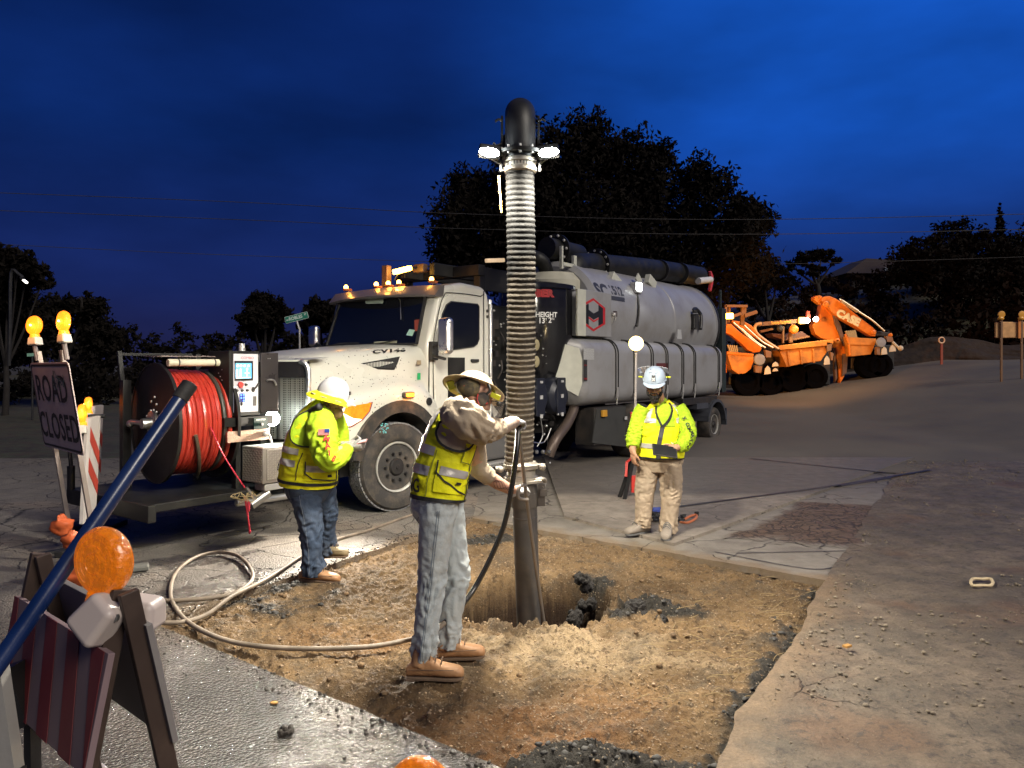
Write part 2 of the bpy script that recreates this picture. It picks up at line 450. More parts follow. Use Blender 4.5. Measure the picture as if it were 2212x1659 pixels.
        colr = mix(math_('MULTIPLY', rng(fy_.outputs[0], 10.0, 10.3), .85), colr, mix(mid, (0.075, 0.066, 0.058), (0.125, 0.108, 0.092)))  # far part darkened in the colour, where the lamplight gives out
        L(colr, b.inputs['Base Color']); b.inputs['Roughness'].default_value = 0.85
        h = math_('SUBTRACT', grit, ck)
        bp = N('ShaderNodeBump'); bp.inputs['Strength'].default_value = 0.5; bp.inputs['Distance'].default_value = 0.006; L(h, bp.inputs['Height']); L(bp.outputs[0], b.inputs['Normal'])
    elif kind == 'pan':
        at = N('ShaderNodeAttribute'); at.attribute_name = 'mud'
        ck = math_('MULTIPLY', cracks(1.1, 0.016), rng(mid, 0.40, 0.5))
        mc = math_('MULTIPLY', cracks(11.0, 0.11), at.outputs['Fac'])
        colr = mix(rng(mid, 0.35, 0.65), (0.17, 0.148, 0.122), (0.27, 0.24, 0.20))
        mud = mix(mid, (0.10, 0.062, 0.038), (0.16, 0.105, 0.065))
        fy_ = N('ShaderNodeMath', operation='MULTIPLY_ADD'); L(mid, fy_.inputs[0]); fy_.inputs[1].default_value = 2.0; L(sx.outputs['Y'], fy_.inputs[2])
        colr = mix(math_('MULTIPLY', rng(fy_.outputs[0], 10.2, 12.5), .85), colr, mix(mid, (0.075, 0.066, 0.058), (0.125, 0.108, 0.092)))  # pan darkens with distance, light falloff put into its colour
        colr = mix(at.outputs['Fac'], colr, mud)
        colr = mix(dust_near(), colr, mix(grit, (0.13, 0.09, 0.055), (0.28, 0.20, 0.12)))
        colr = mix(math_('MAXIMUM', ck, mc), colr, (0.014, 0.010, 0.008))
        L(colr, b.inputs['Base Color']); b.inputs['Roughness'].default_value = 0.8
        h = math_('SUBTRACT', math_('MULTIPLY', grit, 0.6), math_('MAXIMUM', ck, mc))
        bp = N('ShaderNodeBump'); bp.inputs['Strength'].default_value = 0.8; bp.inputs['Distance'].default_value = 0.012; L(h, bp.inputs['Height']); L(bp.outputs[0], b.inputs['Normal'])
    elif kind == 'shoulder':
        colr = mix(rng(big, 0.38, 0.62), (0.12, 0.092, 0.064), (0.185, 0.142, 0.10))
        colr = mix(rng(noise_(1.6, 8, 0.7), 0.42, 0.62), colr, (0.105, 0.085, 0.062))
        colr = mix(rng(noise_(0.9, 3), 0.55, 0.66), colr, (0.13, 0.082, 0.05))
        colr = mix(rng(noise_(14, 6, 0.75), 0.52, 0.66), colr, (0.055, 0.045, 0.035))
        v = N('ShaderNodeTexVoronoi'); L(P, v.inputs['Vector']); v.inputs['Scale'].default_value = 34
        colr = mix(math_('MULTIPLY', rng(v.outputs['Distance'], 0.05, 0.16, 1, 0), rng(noise_(7), 0.5, 0.6)), colr, (0.25, 0.20, 0.15))
        L(colr, b.inputs['Base Color']); b.inputs['Roughness'].default_value = 0.9
        ckS = math_('MULTIPLY', cracks(2.2, 0.02), rng(noise_(.8), .56, .66)); colr = mix(ckS, colr, (.04, .03, .022)); colr = mix(math_('MULTIPLY', dust_near(), .8), colr, mix(grit, (0.10, 0.068, 0.04), (0.27, 0.18, 0.10))); colr = mix(1.0, colr, rng(noise_(55, 6, .8), .3, .7, .62, 1.38), 'MULTIPLY'); colr = mix(1.0, colr, rng(noise_(4.5, 7, .7), .35, .65, .75, 1.22), 'MULTIPLY'); L(colr, b.inputs['Base Color'])
        h = math_('SUBTRACT', math_('ADD', math_('MULTIPLY', grit, 0.7), math_('MULTIPLY', noise_(14, 6, 0.75), 0.9)), ckS)
        bp = N('ShaderNodeBump'); bp.inputs['Strength'].default_value = 0.9; bp.inputs['Distance'].default_value = 0.02; L(h, bp.inputs['Height']); L(bp.outputs[0], b.inputs['Normal'])
    elif kind == 'dig':
        at = N('ShaderNodeAttribute'); at.attribute_name = 'dark'; at2 = N('ShaderNodeAttribute'); at2.attribute_name = 'pale'
        at3 = N('ShaderNodeAttribute'); at3.attribute_name = 'red'
        colr = mix(rng(noise_(2.2, 8, 0.7), 0.35, 0.65), (0.20, 0.125, 0.060), (0.38, 0.250, 0.128))
        colr = mix(at3.outputs['Fac'], colr, mix(mid, (0.26, 0.115, 0.04), (0.38, 0.19, 0.075)))
        colr = mix(math_('MULTIPLY', rng(noise_(.95, 5, .6), .40, .60), .8), colr, mix(mid, (0.085, 0.054, 0.030), (0.18, 0.118, 0.064)))
        colr = mix(at2.outputs['Fac'], colr, mix(grit, (0.36, 0.255, 0.145), (0.50, 0.375, 0.23)))
        dk = rng(noise_(16, 6, 0.75), 0.50, 0.62)
        colr = mix(math_('MULTIPLY', dk, 0.75), colr, (0.075, 0.048, 0.029)); colr = mix(math_('MULTIPLY', rng(noise_(3.1, 8, .75), .50, .62), .6), colr, (0.135, 0.108, 0.078))
        colr = mix(at.outputs['Fac'], colr, mix(grit, (0.020, 0.019, 0.018), (0.085, 0.075, 0.062)))
        v = N('ShaderNodeTexVoronoi'); L(P, v.inputs['Vector']); v.inputs['Scale'].default_value = 60
        vr = N('ShaderNodeSeparateColor'); L(v.outputs['Color'], vr.inputs[0])
        peb = math_('MULTIPLY', rng(v.outputs['Distance'], 0.2, 0.42, 1, 0), rng(vr.outputs[0], 0.72, 0.80))
        colr = mix(math_('MULTIPLY', peb, 0.8), colr, mix(grit, (0.30, 0.22, 0.14), (0.50, 0.41, 0.30)))
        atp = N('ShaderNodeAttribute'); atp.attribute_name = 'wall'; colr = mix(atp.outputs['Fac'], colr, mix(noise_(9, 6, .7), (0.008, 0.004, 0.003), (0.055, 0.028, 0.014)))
        L(colr, b.inputs['Base Color']); b.inputs['Roughness'].default_value = 0.95; b.inputs['Specular IOR Level'].default_value = 0.2
        colr = mix(1.0, colr, rng(noise_(80, 5, .8), .3, .7, .72, 1.28), 'MULTIPLY'); L(colr, b.inputs['Base Color'])
        h = math_('ADD', math_('MULTIPLY', noise_(48, 7, 0.78), 1.2), math_('MULTIPLY', peb, 0.3))
        bp = N('ShaderNodeBump'); bp.inputs['Strength'].default_value = 1.0; bp.inputs['Distance'].default_value = 0.03; L(h, bp.inputs['Height']); L(bp.outputs[0], b.inputs['Normal'])
    elif kind == 'terrain':
        colr = mix(rng(big, 0.4, 0.6), (0.035, 0.028, 0.02), (0.06, 0.045, 0.03))
        colr = mix(rng(mid, 0.45, 0.6), colr, (0.05, 0.055, 0.03))
        # paved street that carries on behind
        L(colr, b.inputs['Base Color']); b.inputs['Roughness'].default_value = 0.95
        bp = N('ShaderNodeBump'); bp.inputs['Strength'].default_value = 1; bp.inputs['Distance'].default_value = 0.05; L(mid, bp.inputs['Height']); L(bp.outputs[0], b.inputs['Normal'])
    return m
m_road = road_material('road_surface', 'road')
m_dig = road_material('dug_earth', 'dig')
m_sh = road_material('shoulder_earth', 'shoulder')
m_ter = road_material('terrain_earth', 'terrain')
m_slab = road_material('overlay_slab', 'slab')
m_pan = road_material('cracked_pan', 'pan')

def bilin(P00, P10, P01, P11, n, k, su=None):
    u = np.linspace(0, 1, n); v = np.linspace(0, 1, k)
    U, V = np.meshgrid(u, v, indexing='ij')
    f = lambda i: P00[i] * (1 - U) * (1 - V) + P10[i] * U * (1 - V) + P01[i] * (1 - U) * V + P11[i] * U * V
    return f(0), f(1), U, V

# the dug patch: runs 12 cm under the pavement on every side
cen = (A_ + B_ + C_ + D_) / 4
exp_ = lambda p: cen + (p - cen) * 1.05
X, Y, U, V = bilin(exp_(A_), exp_(B_), exp_(D_), exp_(C_), 430, 430)
def dig_parts(X, Y, U, V):
    edge = np.minimum(np.minimum(U, 1 - U), np.minimum(V, 1 - V))
    n1 = fbm(X * 1.3, Y * 1.3, 3); n2 = fbm(X * 5 + 9, Y * 5, 4); n3 = fbm(X * 17, Y * 17 + 4, 4, 0.6)
    Z = -0.035 + 0.034 * n1 + 0.042 * n2 + 0.034 * n3
    n4 = fbm(X * 45, Y * 45, 3, 0.6); Z += 0.011 * n4
    Z += 0.05 * np.exp(-(((X - 0.1) / 0.7) ** 2 + ((Y - 4.75) / 0.35) ** 2)) * (0.8 + n2)
    Z += 0.10 * np.exp(-(((X - 1.0) / 0.32) ** 2 + ((Y - 5.35) / 0.25) ** 2)) * (0.9 + 0.8 * n3)
    Z += 0.07 * np.exp(-(((X - 0.35) / 0.30) ** 2 + ((Y - 3.22) / 0.22) ** 2)) * (0.9 + 0.5 * n3)
    Z += 0.04 * np.exp(-(((X - 0.2) / 1.0) ** 2 + ((Y - 7.2) / 0.5) ** 2))
    Z -= 0.03 * ss(0.06, 0.02, edge) * (1 + n2)
    # flatten where the men stand
    for fx, fy in ((-0.42, 4.17), (-0.25, 4.42), (-1.56, 6.05)):
        w = np.exp(-(((X - fx) / 0.2) ** 2 + ((Y - fy) / 0.14) ** 2)); Z = Z * (1 - w) + 0.0 * w
    # the pit
    q = np.sqrt(((X - 0.16) / 0.64) ** 2 + ((Y - 5.66) / 0.66) ** 2) + 0.20 * fbm(X * 2.6, Y * 2.6 + 3, 4, .6) + 0.06 * n3
    q = q + 0.05 * fbm(np.arctan2(Y - 5.66, X - .16) * 6, X * 0 + 1, 3); pit = 1 - ss(0.84, 1.03, q)
    Z = Z - pit * (1.25 + 0.10 * n2) * (1 + .0) + 0.05 * np.exp(-((q - 1.12) / 0.12) ** 2) * n3
    wl_ = 4 * pit * (1 - pit); Z = Z + wl_ * (0.16 * fbm(X * 6 + 3, Y * 6, 4, .65) + 0.10 * fbm(X * 19, Y * 19 + 7, 3, .6))
    bl = lambda x, y, a, b: np.exp(-(((X - x) / a) ** 2 + ((Y - y) / b) ** 2))
    dk = bl(1.05, 5.3, .30, .17) + bl(0.35, 3.2, .33, .3) + bl(0.72, 6.15, .10, .2) + .7 * bl(0.72, 5.2, .1, .1) + 0.8 * bl(-0.35, 7.4, .6, .25) + 0.5 * ss(0.10, 0.03, 1 - V) * ss(0.0, .1, U) + 0.5 * bl(-1.9, 5.6, .8, .5) + 0.7 * ss(0.06, 0.02, U) * ss(0.55, 0.9, V) 
    dark = ss(0.30, 0.62, dk + 0.55 * n2 + 0.25 * n3)
    pale = ss(0.3, 0.9, 1.1 * bl(0.1, 4.75, .75, .22) + 0.7 * bl(0.6, 4.4, .9, .3) + 0.45 * bl(0.2, 7.5, 1.0, .6) + 0.5 * n2)
    red = ss(0.2, 0.8, bl(-0.1, 3.6, .7, .5) + bl(-0.9, 4.8, .9, .5) * 0.6 + 0.4 * n1 + 0.25 * pit)
    return Z, dark, pale, red, pit
Z, dark, pale, red, pit = dig_parts(X, Y, U, V)
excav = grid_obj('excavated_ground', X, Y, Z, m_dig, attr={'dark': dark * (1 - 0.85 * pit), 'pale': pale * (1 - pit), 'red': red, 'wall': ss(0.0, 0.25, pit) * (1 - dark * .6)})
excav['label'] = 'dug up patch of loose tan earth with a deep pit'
def dig_z(x, y):
    e1 = B_ - A_; e2 = D_ - A_; M = np.array([[e1[0], e2[0]], [e1[1], e2[1]]])
    uv = np.linalg.solve(M, np.array([x, y]) - A_)
    a = [np.array([[k]]) for k in (x, y, uv[0] * 0.95 + 0.025, uv[1] * 0.95 + 0.025)]
    return float(dig_parts(*a)[0][0, 0])

def strip(name, quads, z0, th, m, n=60, **k):
    """pavement sheets with a real edge towards the dig"""
    mb = MB()
    for q in quads:
        P = [Vector((p[0], p[1], z0)) for p in q]
        mb.prism(P, (0, 0, -th))
    return mb.build(name, m, kind='structure', **k)
# road = big quad round the hole, left of the shoulder line; edges broken up along the dig
def rough_edge(P, Q, n, amp, seed):
    out = []
    for i in range(n + 1):
        t = i / n; x = P[0] * (1 - t) + Q[0] * t; y = P[1] * (1 - t) + Q[1] * t
        dx, dy = Q[0] - P[0], Q[1] - P[1]; l = math.hypot(dx, dy); w = (noise.noise(Vector((t * l * 3.1, seed, 0))) + 0.5 * noise.noise(Vector((t * l * 11, seed, 3)))) * amp * min(1, 6 * t, 6 * (1 - t))
        out.append((x - dy / l * w, y + dx / l * w))
    return out
def poly_road(name, outline, z, th, m, label=None):
    mb = MB(); P = [Vector((p[0], p[1], z)) for p in outline]
    import bmesh
    mb.prism(P, (0, 0, -th)); o = mb.build(name, m); o['kind'] = 'structure'
    me = o.data; b = bmesh.new(); b.from_mesh(me)
    bmesh.ops.triangulate(b, faces=[f for f in b.faces if len(f.verts) > 4]); bmesh.ops.recalc_face_normals(b, faces=b.faces); b.to_mesh(me); b.free()
    if label: o['label'] = label
    return o
eAB = rough_edge(A_, B_, 60, 0.035, 1); eBC = rough_edge(B_, C_, 50, 0.05, 2); eDA = rough_edge(D_, A_, 50, 0.012, 3); eCD = rough_edge(C_, D_, 50, 0.02, 4)
dirL = (C_ - D_) / np.linalg.norm(C_ - D_)
def lineL(y): t = (y - D_[1]) / dirL[1]; return (D_[0] + dirL[0] * t, y)
S0 = lineL(-4.0); S1 = lineL(14.0)
# left road body (west + south), north body
poly_road('wet_asphalt', [(-11, -4.0), S0] + [tuple(D_)] + eDA[1:] + [(-11, 5.05)], 0.0, 0.06, m_road, 'wet dark asphalt in front of the dug patch')
poly_road('road', [(-11, 5.0501)] + eAB + [(-0.45, 14.0), (-11, 14.0)], 0.0, 0.06, m_road, 'old cracked asphalt road under the truck')
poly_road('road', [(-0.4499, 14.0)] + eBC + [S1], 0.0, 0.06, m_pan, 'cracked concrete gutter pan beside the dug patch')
# raised overlay slab with its dark broken edge
slab = [(0.60, 8.48)] + rough_edge((0.60, 8.48), (1.57, 7.18), 16, 0.012, 5)[1:] + rough_edge((1.57, 7.18), (7.55, 13.9), 40, 0.02, 6)[1:] + [(0.60, 13.9)]
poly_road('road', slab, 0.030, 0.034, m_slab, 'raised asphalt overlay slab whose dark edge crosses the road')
# mud-filled cracked strip in the gutter pan (sheet 4 mm up)
n = 90
X, Y, U, V = bilin(np.array(lineL(6.15)), np.array((7.2, 13.4)), np.array((1.72, 7.12)), np.array((6.8, 13.0)), 60, 60)
# denser strip
P0 = np.array((2.05, 7.45)); P1 = np.array((3.35, 6.95)); P2 = np.array((4.9, 9.2)); P3 = np.array((3.75, 9.7))
X, Y, U, V = bilin(P0, P3, P1, P2, 70, 70)
ed = np.minimum(np.minimum(U, 1 - U), np.minimum(V, 1 - V))
mud = ss(0.02, 0.14, ed + 0.12 * fbm(X * 3, Y * 3, 4))
grid_obj('mud_strip', X, Y, 0.004 + 0.006 * mud * (1 + fbm(X * 9, Y * 9, 3)), m_pan, attr={'mud': mud}, keep=mud > 0.03)
# thin seams, and wider dark bands painted for shadows, on the pavement
mb = MB()
for pts in ([(2.0, 9.0), (4.6, 10.6), (6.9, 12.2)], [(4.4, 13.7), (6.0, 11.9)], [(1.9, 6.95), (2.6, 6.35), (3.1, 6.75)], [(2.1, 6.9), (3.4, 7.0)]):
    q = [Vector((x, y, 0.036 if y > 8.9 else 0.007)) for x, y in pts]; q = catmull(q, 8)
    for a, b_ in zip(q[:-1], q[1:]):
        s_ = (b_ - a).cross(Vector((0, 0, 1))).normalized() * (0.035 if a.y > 8.9 else 0.008)
        mb.add([a - s_, a + s_, b_ + s_, b_ - s_], [(0, 1, 2, 3)])
o = mb.build('seams_and_shadow_bands', mat('seam_and_shadow_dark', (0.02, 0.018, 0.017), 0.5)); tag(o, 'thin dark seams and painted shadow bands across the pavement', kind='structure')

# shoulder: packed earth right of the line
ts = np.linspace(0, 1, 300); k_ = np.linspace(0, 1, 160) ** 1.6
TT, KK = np.meshgrid(ts, k_, indexing='ij')
yy = -4.0 + TT * 18.0
lx = D_[0] + dirL[0] * (yy - D_[1]) / dirL[1]
ln_ = 0.06 * fbm(yy * 1.3, yy * 0 + 5, 3) + 0.03 * fbm(yy * 7, yy * 0 + 8, 4, .6)
lx = lx - 0.06 + ln_ * ss(2.0, 3.5, yy)
Xs = lx + KK * (13.0 - lx); Ys = yy
hs = 0.012 + 0.02 * fbm(Xs * 1.1, Ys * 1.1, 4) + 0.016 * fbm(Xs * 6, Ys * 6, 4, 0.6) * ss(0, 0.05, KK) + 0.03 * ss(0.02, 0.2, KK)
hs += 0.012 * np.maximum(0, fbm(Xs * 22, Ys * 22, 3)) * ss(0.0, 0.05, KK)
ends = ss(14.0, 12.5, Ys) * ss(13.0, 11, Xs); hs = hs * ends + (terrain_h(Xs, Ys) + 0.02) * (1 - 0)
sh = grid_obj('shoulder', Xs, Ys, hs, m_sh); sh['label'] = 'packed brown earth shoulder along the road'
# terrain beyond, with the street carried on as its own sheet
def ring(name, xs, ys, m, fn, keepf=None):
    Xg, Yg = np.meshgrid(xs, ys, indexing='ij'); keep = keepf(Xg, Yg) if keepf else None
    return grid_obj(name, Xg, Yg, fn(Xg, Yg), m, keep=keep)
xs = np.concatenate([np.linspace(-600, -60, 14), np.linspace(-50, 60, 111), np.linspace(70, 600, 14)])
ys = np.concatenate([np.linspace(-60, -4.0, 12), np.linspace(-2.2, 12.2, 9), np.linspace(14.0, 90, 80), np.linspace(100, 1500, 14)])
ring('terrain', xs, ys, m_ter, lambda x, y: terrain_h(x, y) - 0.06 * ss(14.5, 13.5, y) + 0.25 * fbm(x * .25, y * .25, 3) * ss(24, 34, y) , lambda x, y: ~((x >= -11.01) & (x < 12.9) & (y >= -4.01) & (y < 13.9)))
# far street sheet from the near road to the machines
Xg, Yg, U, V = bilin(np.array((-0.45, 13.95)), np.array((2.0, 40.0)), np.array((13.0, 10.0)), np.array((26.0, 34.0)), 80, 60)
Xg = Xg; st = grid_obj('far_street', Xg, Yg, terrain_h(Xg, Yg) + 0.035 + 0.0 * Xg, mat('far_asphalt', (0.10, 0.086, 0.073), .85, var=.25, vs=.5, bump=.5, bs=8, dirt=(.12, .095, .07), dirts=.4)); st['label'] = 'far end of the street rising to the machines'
# ------------------------------------------------------------------ trees, hedges, wires, house
def foliage(name, base):
    m = mat(name, base, 0.9, var=0.45, vs=0.9, spec=0.05); return m
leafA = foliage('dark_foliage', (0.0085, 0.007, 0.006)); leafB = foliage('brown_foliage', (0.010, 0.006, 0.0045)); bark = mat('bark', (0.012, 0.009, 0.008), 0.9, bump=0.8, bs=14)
def leaf_cloud(name, blobs, n, size, m, parent=None, seed=1, shell=0.55, droop=0.3, hang=0.0):
    rs = np.random.RandomState(seed)
    B = np.array([[*b[:3], *(b[3] if hasattr(b[3], '__len__') else (b[3],) * 3)] for b in blobs], float)
    w = B[:, 3] * B[:, 5]; w = w / w.sum()
    # clumps inside blobs
    nc = max(40, n // 45); ci = rs.choice(len(B), nc, p=w)
    d = rs.normal(size=(nc, 3)); d /= np.linalg.norm(d, axis=1)[:, None]; r = (shell + (1.06 - shell) * rs.rand(nc)) 
    C = B[ci, :3] + d * r[:, None] * B[ci, 3:]
    cr = np.cbrt(B[ci, 3] * B[ci, 4] * B[ci, 5]) * (0.16 + 0.16 * rs.rand(nc))
    k = rs.randint(0, nc, n); dd = rs.normal(size=(n, 3)) * 0.62
    P = C[k] + dd * cr[k][:, None] * np.array([1, 1, 0.75]); P[:, 2] -= hang * rs.rand(n) ** 2
    t = rs.normal(size=(n, 3)); t[:, 2] -= droop; t /= np.linalg.norm(t, axis=1)[:, None]
    q = rs.normal(size=(n, 3)); q -= t * (q * t).sum(1)[:, None]; q /= np.linalg.norm(q, axis=1)[:, None]
    L = size * (0.55 + 0.9 * rs.rand(n))[:, None]; Wd = L * 0.36
    V = np.stack([P - t * L * .5, P + q * Wd * .6, P + t * L * .5, P - q * Wd * .6], 1).reshape(-1, 3)
    me = bpy.data.meshes.new(name); me.vertices.add(len(V)); me.vertices.foreach_set('co', V.astype(np.float32).ravel())
    me.loops.add(n * 4); me.loops.foreach_set('vertex_index', np.arange(n * 4, dtype=np.int32)); me.polygons.add(n)
    me.polygons.foreach_set('loop_start', np.arange(0, n * 4, 4, dtype=np.int32)); me.update(calc_edges=True); me.materials.append(m)
    o = bpy.data.objects.new(name, me); col.objects.link(o)
    if parent is not None:
        me.transform(wm(parent).inverted()); o.parent = parent
    return o
def tree(name, base, blobs, n, size, m, label, cat='tree', group=None, seed=1, trunk=0.3, hang=0.0, shell=0.5):
    """blobs in world coordinates"""
    r = empty(name, base, 0, label, cat, group)
    base = Vector(base)
    leaf_cloud('crown', blobs, n, size, m, r, seed, shell, 0.4, hang)
    mb = MB(); top = Vector((sum(b[0] for b in blobs) / len(blobs), base.y, max(b[2] for b in blobs)))
    fork = base + (top - base) * 0.32
    mb.tube([base - Vector((0, 0, 0.3)), base + (fork - base) * 0.5 + Vector((trunk * .4, 0, 0)), fork], lambda t: trunk * (1.25 - 0.45 * t), 10, 5)
    for b in blobs:
        c = Vector(b[:3]); mid = fork.lerp(c, 0.5) + Vector((0, 0, -0.06 * (c - fork).length))
        mb.tube([fork - Vector((0, 0, trunk * 0.6)), mid, c], lambda t: trunk * (0.6 - 0.52 * t), 7, 4)
        for j in range(2):
            a = Vector((random.uniform(-1, 1), random.uniform(-1, 1), random.uniform(-.4, 1))).normalized() * (b[3] if not hasattr(b[3], '__len__') else b[3][0]) * .8
            mb.tube([mid.lerp(c, .5), c + a * .6, c + a], lambda t: trunk * (0.22 - 0.18 * t), 5, 2)
    mb.build('trunk', bark, r, smooth=True, world=True)
    return r
def gz(x, y): return float(terrain_h(x, y))
def blobs_px(L, d, sq=0.8):
    out = []
    for i, (px, py, rp) in enumerate(L):
        dd = d + random.uniform(-1.2, 1.2) * (1 if d < 40 else 2); c = W(px, py, dd); r = rp * dd / FPX
        out.append((c.x, c.y, c.z, (r, r * 0.9, r * sq)))
    return out
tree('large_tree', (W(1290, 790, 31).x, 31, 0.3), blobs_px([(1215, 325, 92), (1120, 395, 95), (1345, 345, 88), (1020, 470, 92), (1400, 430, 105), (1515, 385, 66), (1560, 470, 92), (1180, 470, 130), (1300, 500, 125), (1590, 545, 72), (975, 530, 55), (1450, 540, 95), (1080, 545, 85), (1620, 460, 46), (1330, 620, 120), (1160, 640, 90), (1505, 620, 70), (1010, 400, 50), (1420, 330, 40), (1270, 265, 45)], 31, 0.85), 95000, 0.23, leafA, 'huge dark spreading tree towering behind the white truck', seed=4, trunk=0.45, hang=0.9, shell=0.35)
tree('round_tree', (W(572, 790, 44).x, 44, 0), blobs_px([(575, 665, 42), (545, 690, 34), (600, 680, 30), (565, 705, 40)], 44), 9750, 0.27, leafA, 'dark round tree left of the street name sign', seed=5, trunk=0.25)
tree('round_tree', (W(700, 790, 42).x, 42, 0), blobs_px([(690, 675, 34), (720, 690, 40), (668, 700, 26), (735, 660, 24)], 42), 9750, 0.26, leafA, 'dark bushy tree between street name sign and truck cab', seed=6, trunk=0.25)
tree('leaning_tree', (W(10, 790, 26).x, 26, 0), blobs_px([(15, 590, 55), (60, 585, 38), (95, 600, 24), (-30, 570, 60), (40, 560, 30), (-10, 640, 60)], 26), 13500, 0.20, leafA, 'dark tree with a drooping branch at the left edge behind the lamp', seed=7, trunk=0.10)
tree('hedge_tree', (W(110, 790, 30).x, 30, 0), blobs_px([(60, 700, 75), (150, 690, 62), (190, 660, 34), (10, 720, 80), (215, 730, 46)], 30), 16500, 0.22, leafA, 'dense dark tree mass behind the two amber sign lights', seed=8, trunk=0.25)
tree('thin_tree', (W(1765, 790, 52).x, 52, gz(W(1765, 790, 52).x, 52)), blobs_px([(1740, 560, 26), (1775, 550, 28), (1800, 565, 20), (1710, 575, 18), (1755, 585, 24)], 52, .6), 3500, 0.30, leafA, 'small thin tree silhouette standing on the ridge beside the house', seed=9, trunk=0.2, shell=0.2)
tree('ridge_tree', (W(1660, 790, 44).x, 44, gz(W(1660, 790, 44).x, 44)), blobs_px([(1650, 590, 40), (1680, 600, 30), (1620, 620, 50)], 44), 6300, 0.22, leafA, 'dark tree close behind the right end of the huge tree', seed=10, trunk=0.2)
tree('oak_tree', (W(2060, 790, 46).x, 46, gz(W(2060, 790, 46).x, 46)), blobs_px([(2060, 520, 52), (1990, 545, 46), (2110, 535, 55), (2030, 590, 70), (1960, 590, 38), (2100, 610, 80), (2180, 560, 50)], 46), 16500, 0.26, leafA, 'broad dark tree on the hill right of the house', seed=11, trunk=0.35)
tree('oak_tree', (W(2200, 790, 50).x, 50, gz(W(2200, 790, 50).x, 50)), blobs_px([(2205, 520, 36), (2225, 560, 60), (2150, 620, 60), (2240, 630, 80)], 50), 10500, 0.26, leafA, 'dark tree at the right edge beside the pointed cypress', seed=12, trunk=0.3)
cy = [(W(2160, y, 48).x, 48, W(2160, y, 48).z, (r * 48 / FPX, r * 48 / FPX, 22 * 48 / FPX)) for y, r in ((450, 4), (475, 7), (500, 9), (530, 11), (560, 12))]
tree('cypress_tree', (W(2160, 790, 48).x, 48, gz(W(2160, 790, 48).x, 48)), cy, 4200, 0.18, leafA, 'tall pointed cypress sticking up above the hill trees', seed=13, trunk=0.15)
# brush: far ridges that read as one mass
bl = []
for px in range(-250, 1500, 32):
    d = 58 + random.uniform(-5, 5); c = W(px, 735 + 20 * noise.noise(Vector((px * .01, 3, 0))) - 0.012 * max(0, 300 - px), d); bl.append((c.x, c.y, c.z - 1.1, (1.6, 1.6, 1.7 + random.random() * .7)))
tl = leaf_cloud('treeline', bl, 26000, 0.45, leafA, None, 21, 0.3); tag(tl, 'low dark line of far trees along the left horizon', kind='stuff')
bl = []
for i in range(80):
    px = random.uniform(1560, 2400); d = random.uniform(35, 44); c = W(px, 790, d); z = gz(c.x, d); r = random.uniform(0.8, 1.9)
    bl.append((c.x, d, z + r * .5, (r * 1.2, r, r)))
for i in range(60):
    px = random.uniform(1600, 2400); d = random.uniform(46, 60); c = W(px, 790, d); z = gz(c.x, d); r = random.uniform(1.2, 2.6) * (.55 if px < 1950 else 1)
    bl.append((c.x, d, z + r * .3, (r * 1.3, r, r)))
tl = leaf_cloud('hillside_brush', bl, 42000, 0.36, leafB, None, 22, 0.3); tag(tl, 'dark brown brush covering the hillside behind the machines', kind='stuff')
bl = []
for px in range(-300, 560, 24):
    d = random.uniform(30, 40); c = W(px, 790, d); r = random.uniform(0.8, 1.5); bl.append((c.x, d, r * .5, (r * 1.2, r, r)))
tl = leaf_cloud('hedge', bl, 16000, 0.3, leafA, None, 23, 0.3); tag(tl, 'low dark hedge across the far left side', kind='stuff')

# earth bank cut behind the machines
bankm = mat('bank_earth', (0.020, 0.010, 0.006), 0.95, bump=1.0, bs=3, bd=.1)
xs_ = np.linspace(9.5, 30, 90); hs_ = np.linspace(0, 1, 26); XX, HH = np.meshgrid(xs_, hs_, indexing='ij')
YY = 34 - 0.16 * (XX - 9) + 1.6 * HH ** 1.3 + 0.5 * fbm(XX * .7, HH * 3, 4)
top = 0.9 + 0.5 * fbm(XX * .3, XX * 0 + 2, 3)
bk = grid_obj('earth_bank', XX, YY, terrain_h(XX, 33 + 0 * XX) - 0.1 + HH * top, bankm); bk['label'] = 'cut brown earth bank behind the machines'

# house on the ridge
dh = 62
h = empty('house', (W(1885, 790, dh).x, dh, W(0, 600, dh).z - 3), 0, 'low house with a pitched tiled roof up on the dark ridge', 'house')
mb = MB(); a = W(1840, 583, dh); b = W(1960, 583, dh); mb.bx((a.x, dh, a.z - 3), (b.x, dh + 7, a.z)); mb.build('wall', mat('stucco', (0.03, 0.024, 0.024), 0.9), h, world=True)
mb = MB(); l = W(1828, 590, dh - 0.6); p = W(1872, 558, dh + 2); q = W(1950, 562, dh + 2); r_ = W(1985, 590, dh - .6)
mb.add([l, r_, q, p, l + Vector((0, 8, 0)), r_ + Vector((0, 8, 0)), q + Vector((0, 3, 0)), p + Vector((0, 3, 0))], [(0, 1, 2, 3), (0, 3, 7, 4), (1, 5, 6, 2), (3, 2, 6, 7), (4, 7, 6, 5), (0, 4, 5, 1)])
mb.build('roof', mat('roof_tiles', (0.02, 0.010, 0.009), 0.8, bump=0.6, bs=4), h, world=True)
mb = MB(); c = W(1918, 590, dh - .05); mb.box(c, (0.5, 0.08, 0.9)); mb.build('window', mat('lit_window', (0.2, 0.2, 0.2), 0.3, emis=(0.6, 0.7, 0.9), es=0.12), h, world=True)

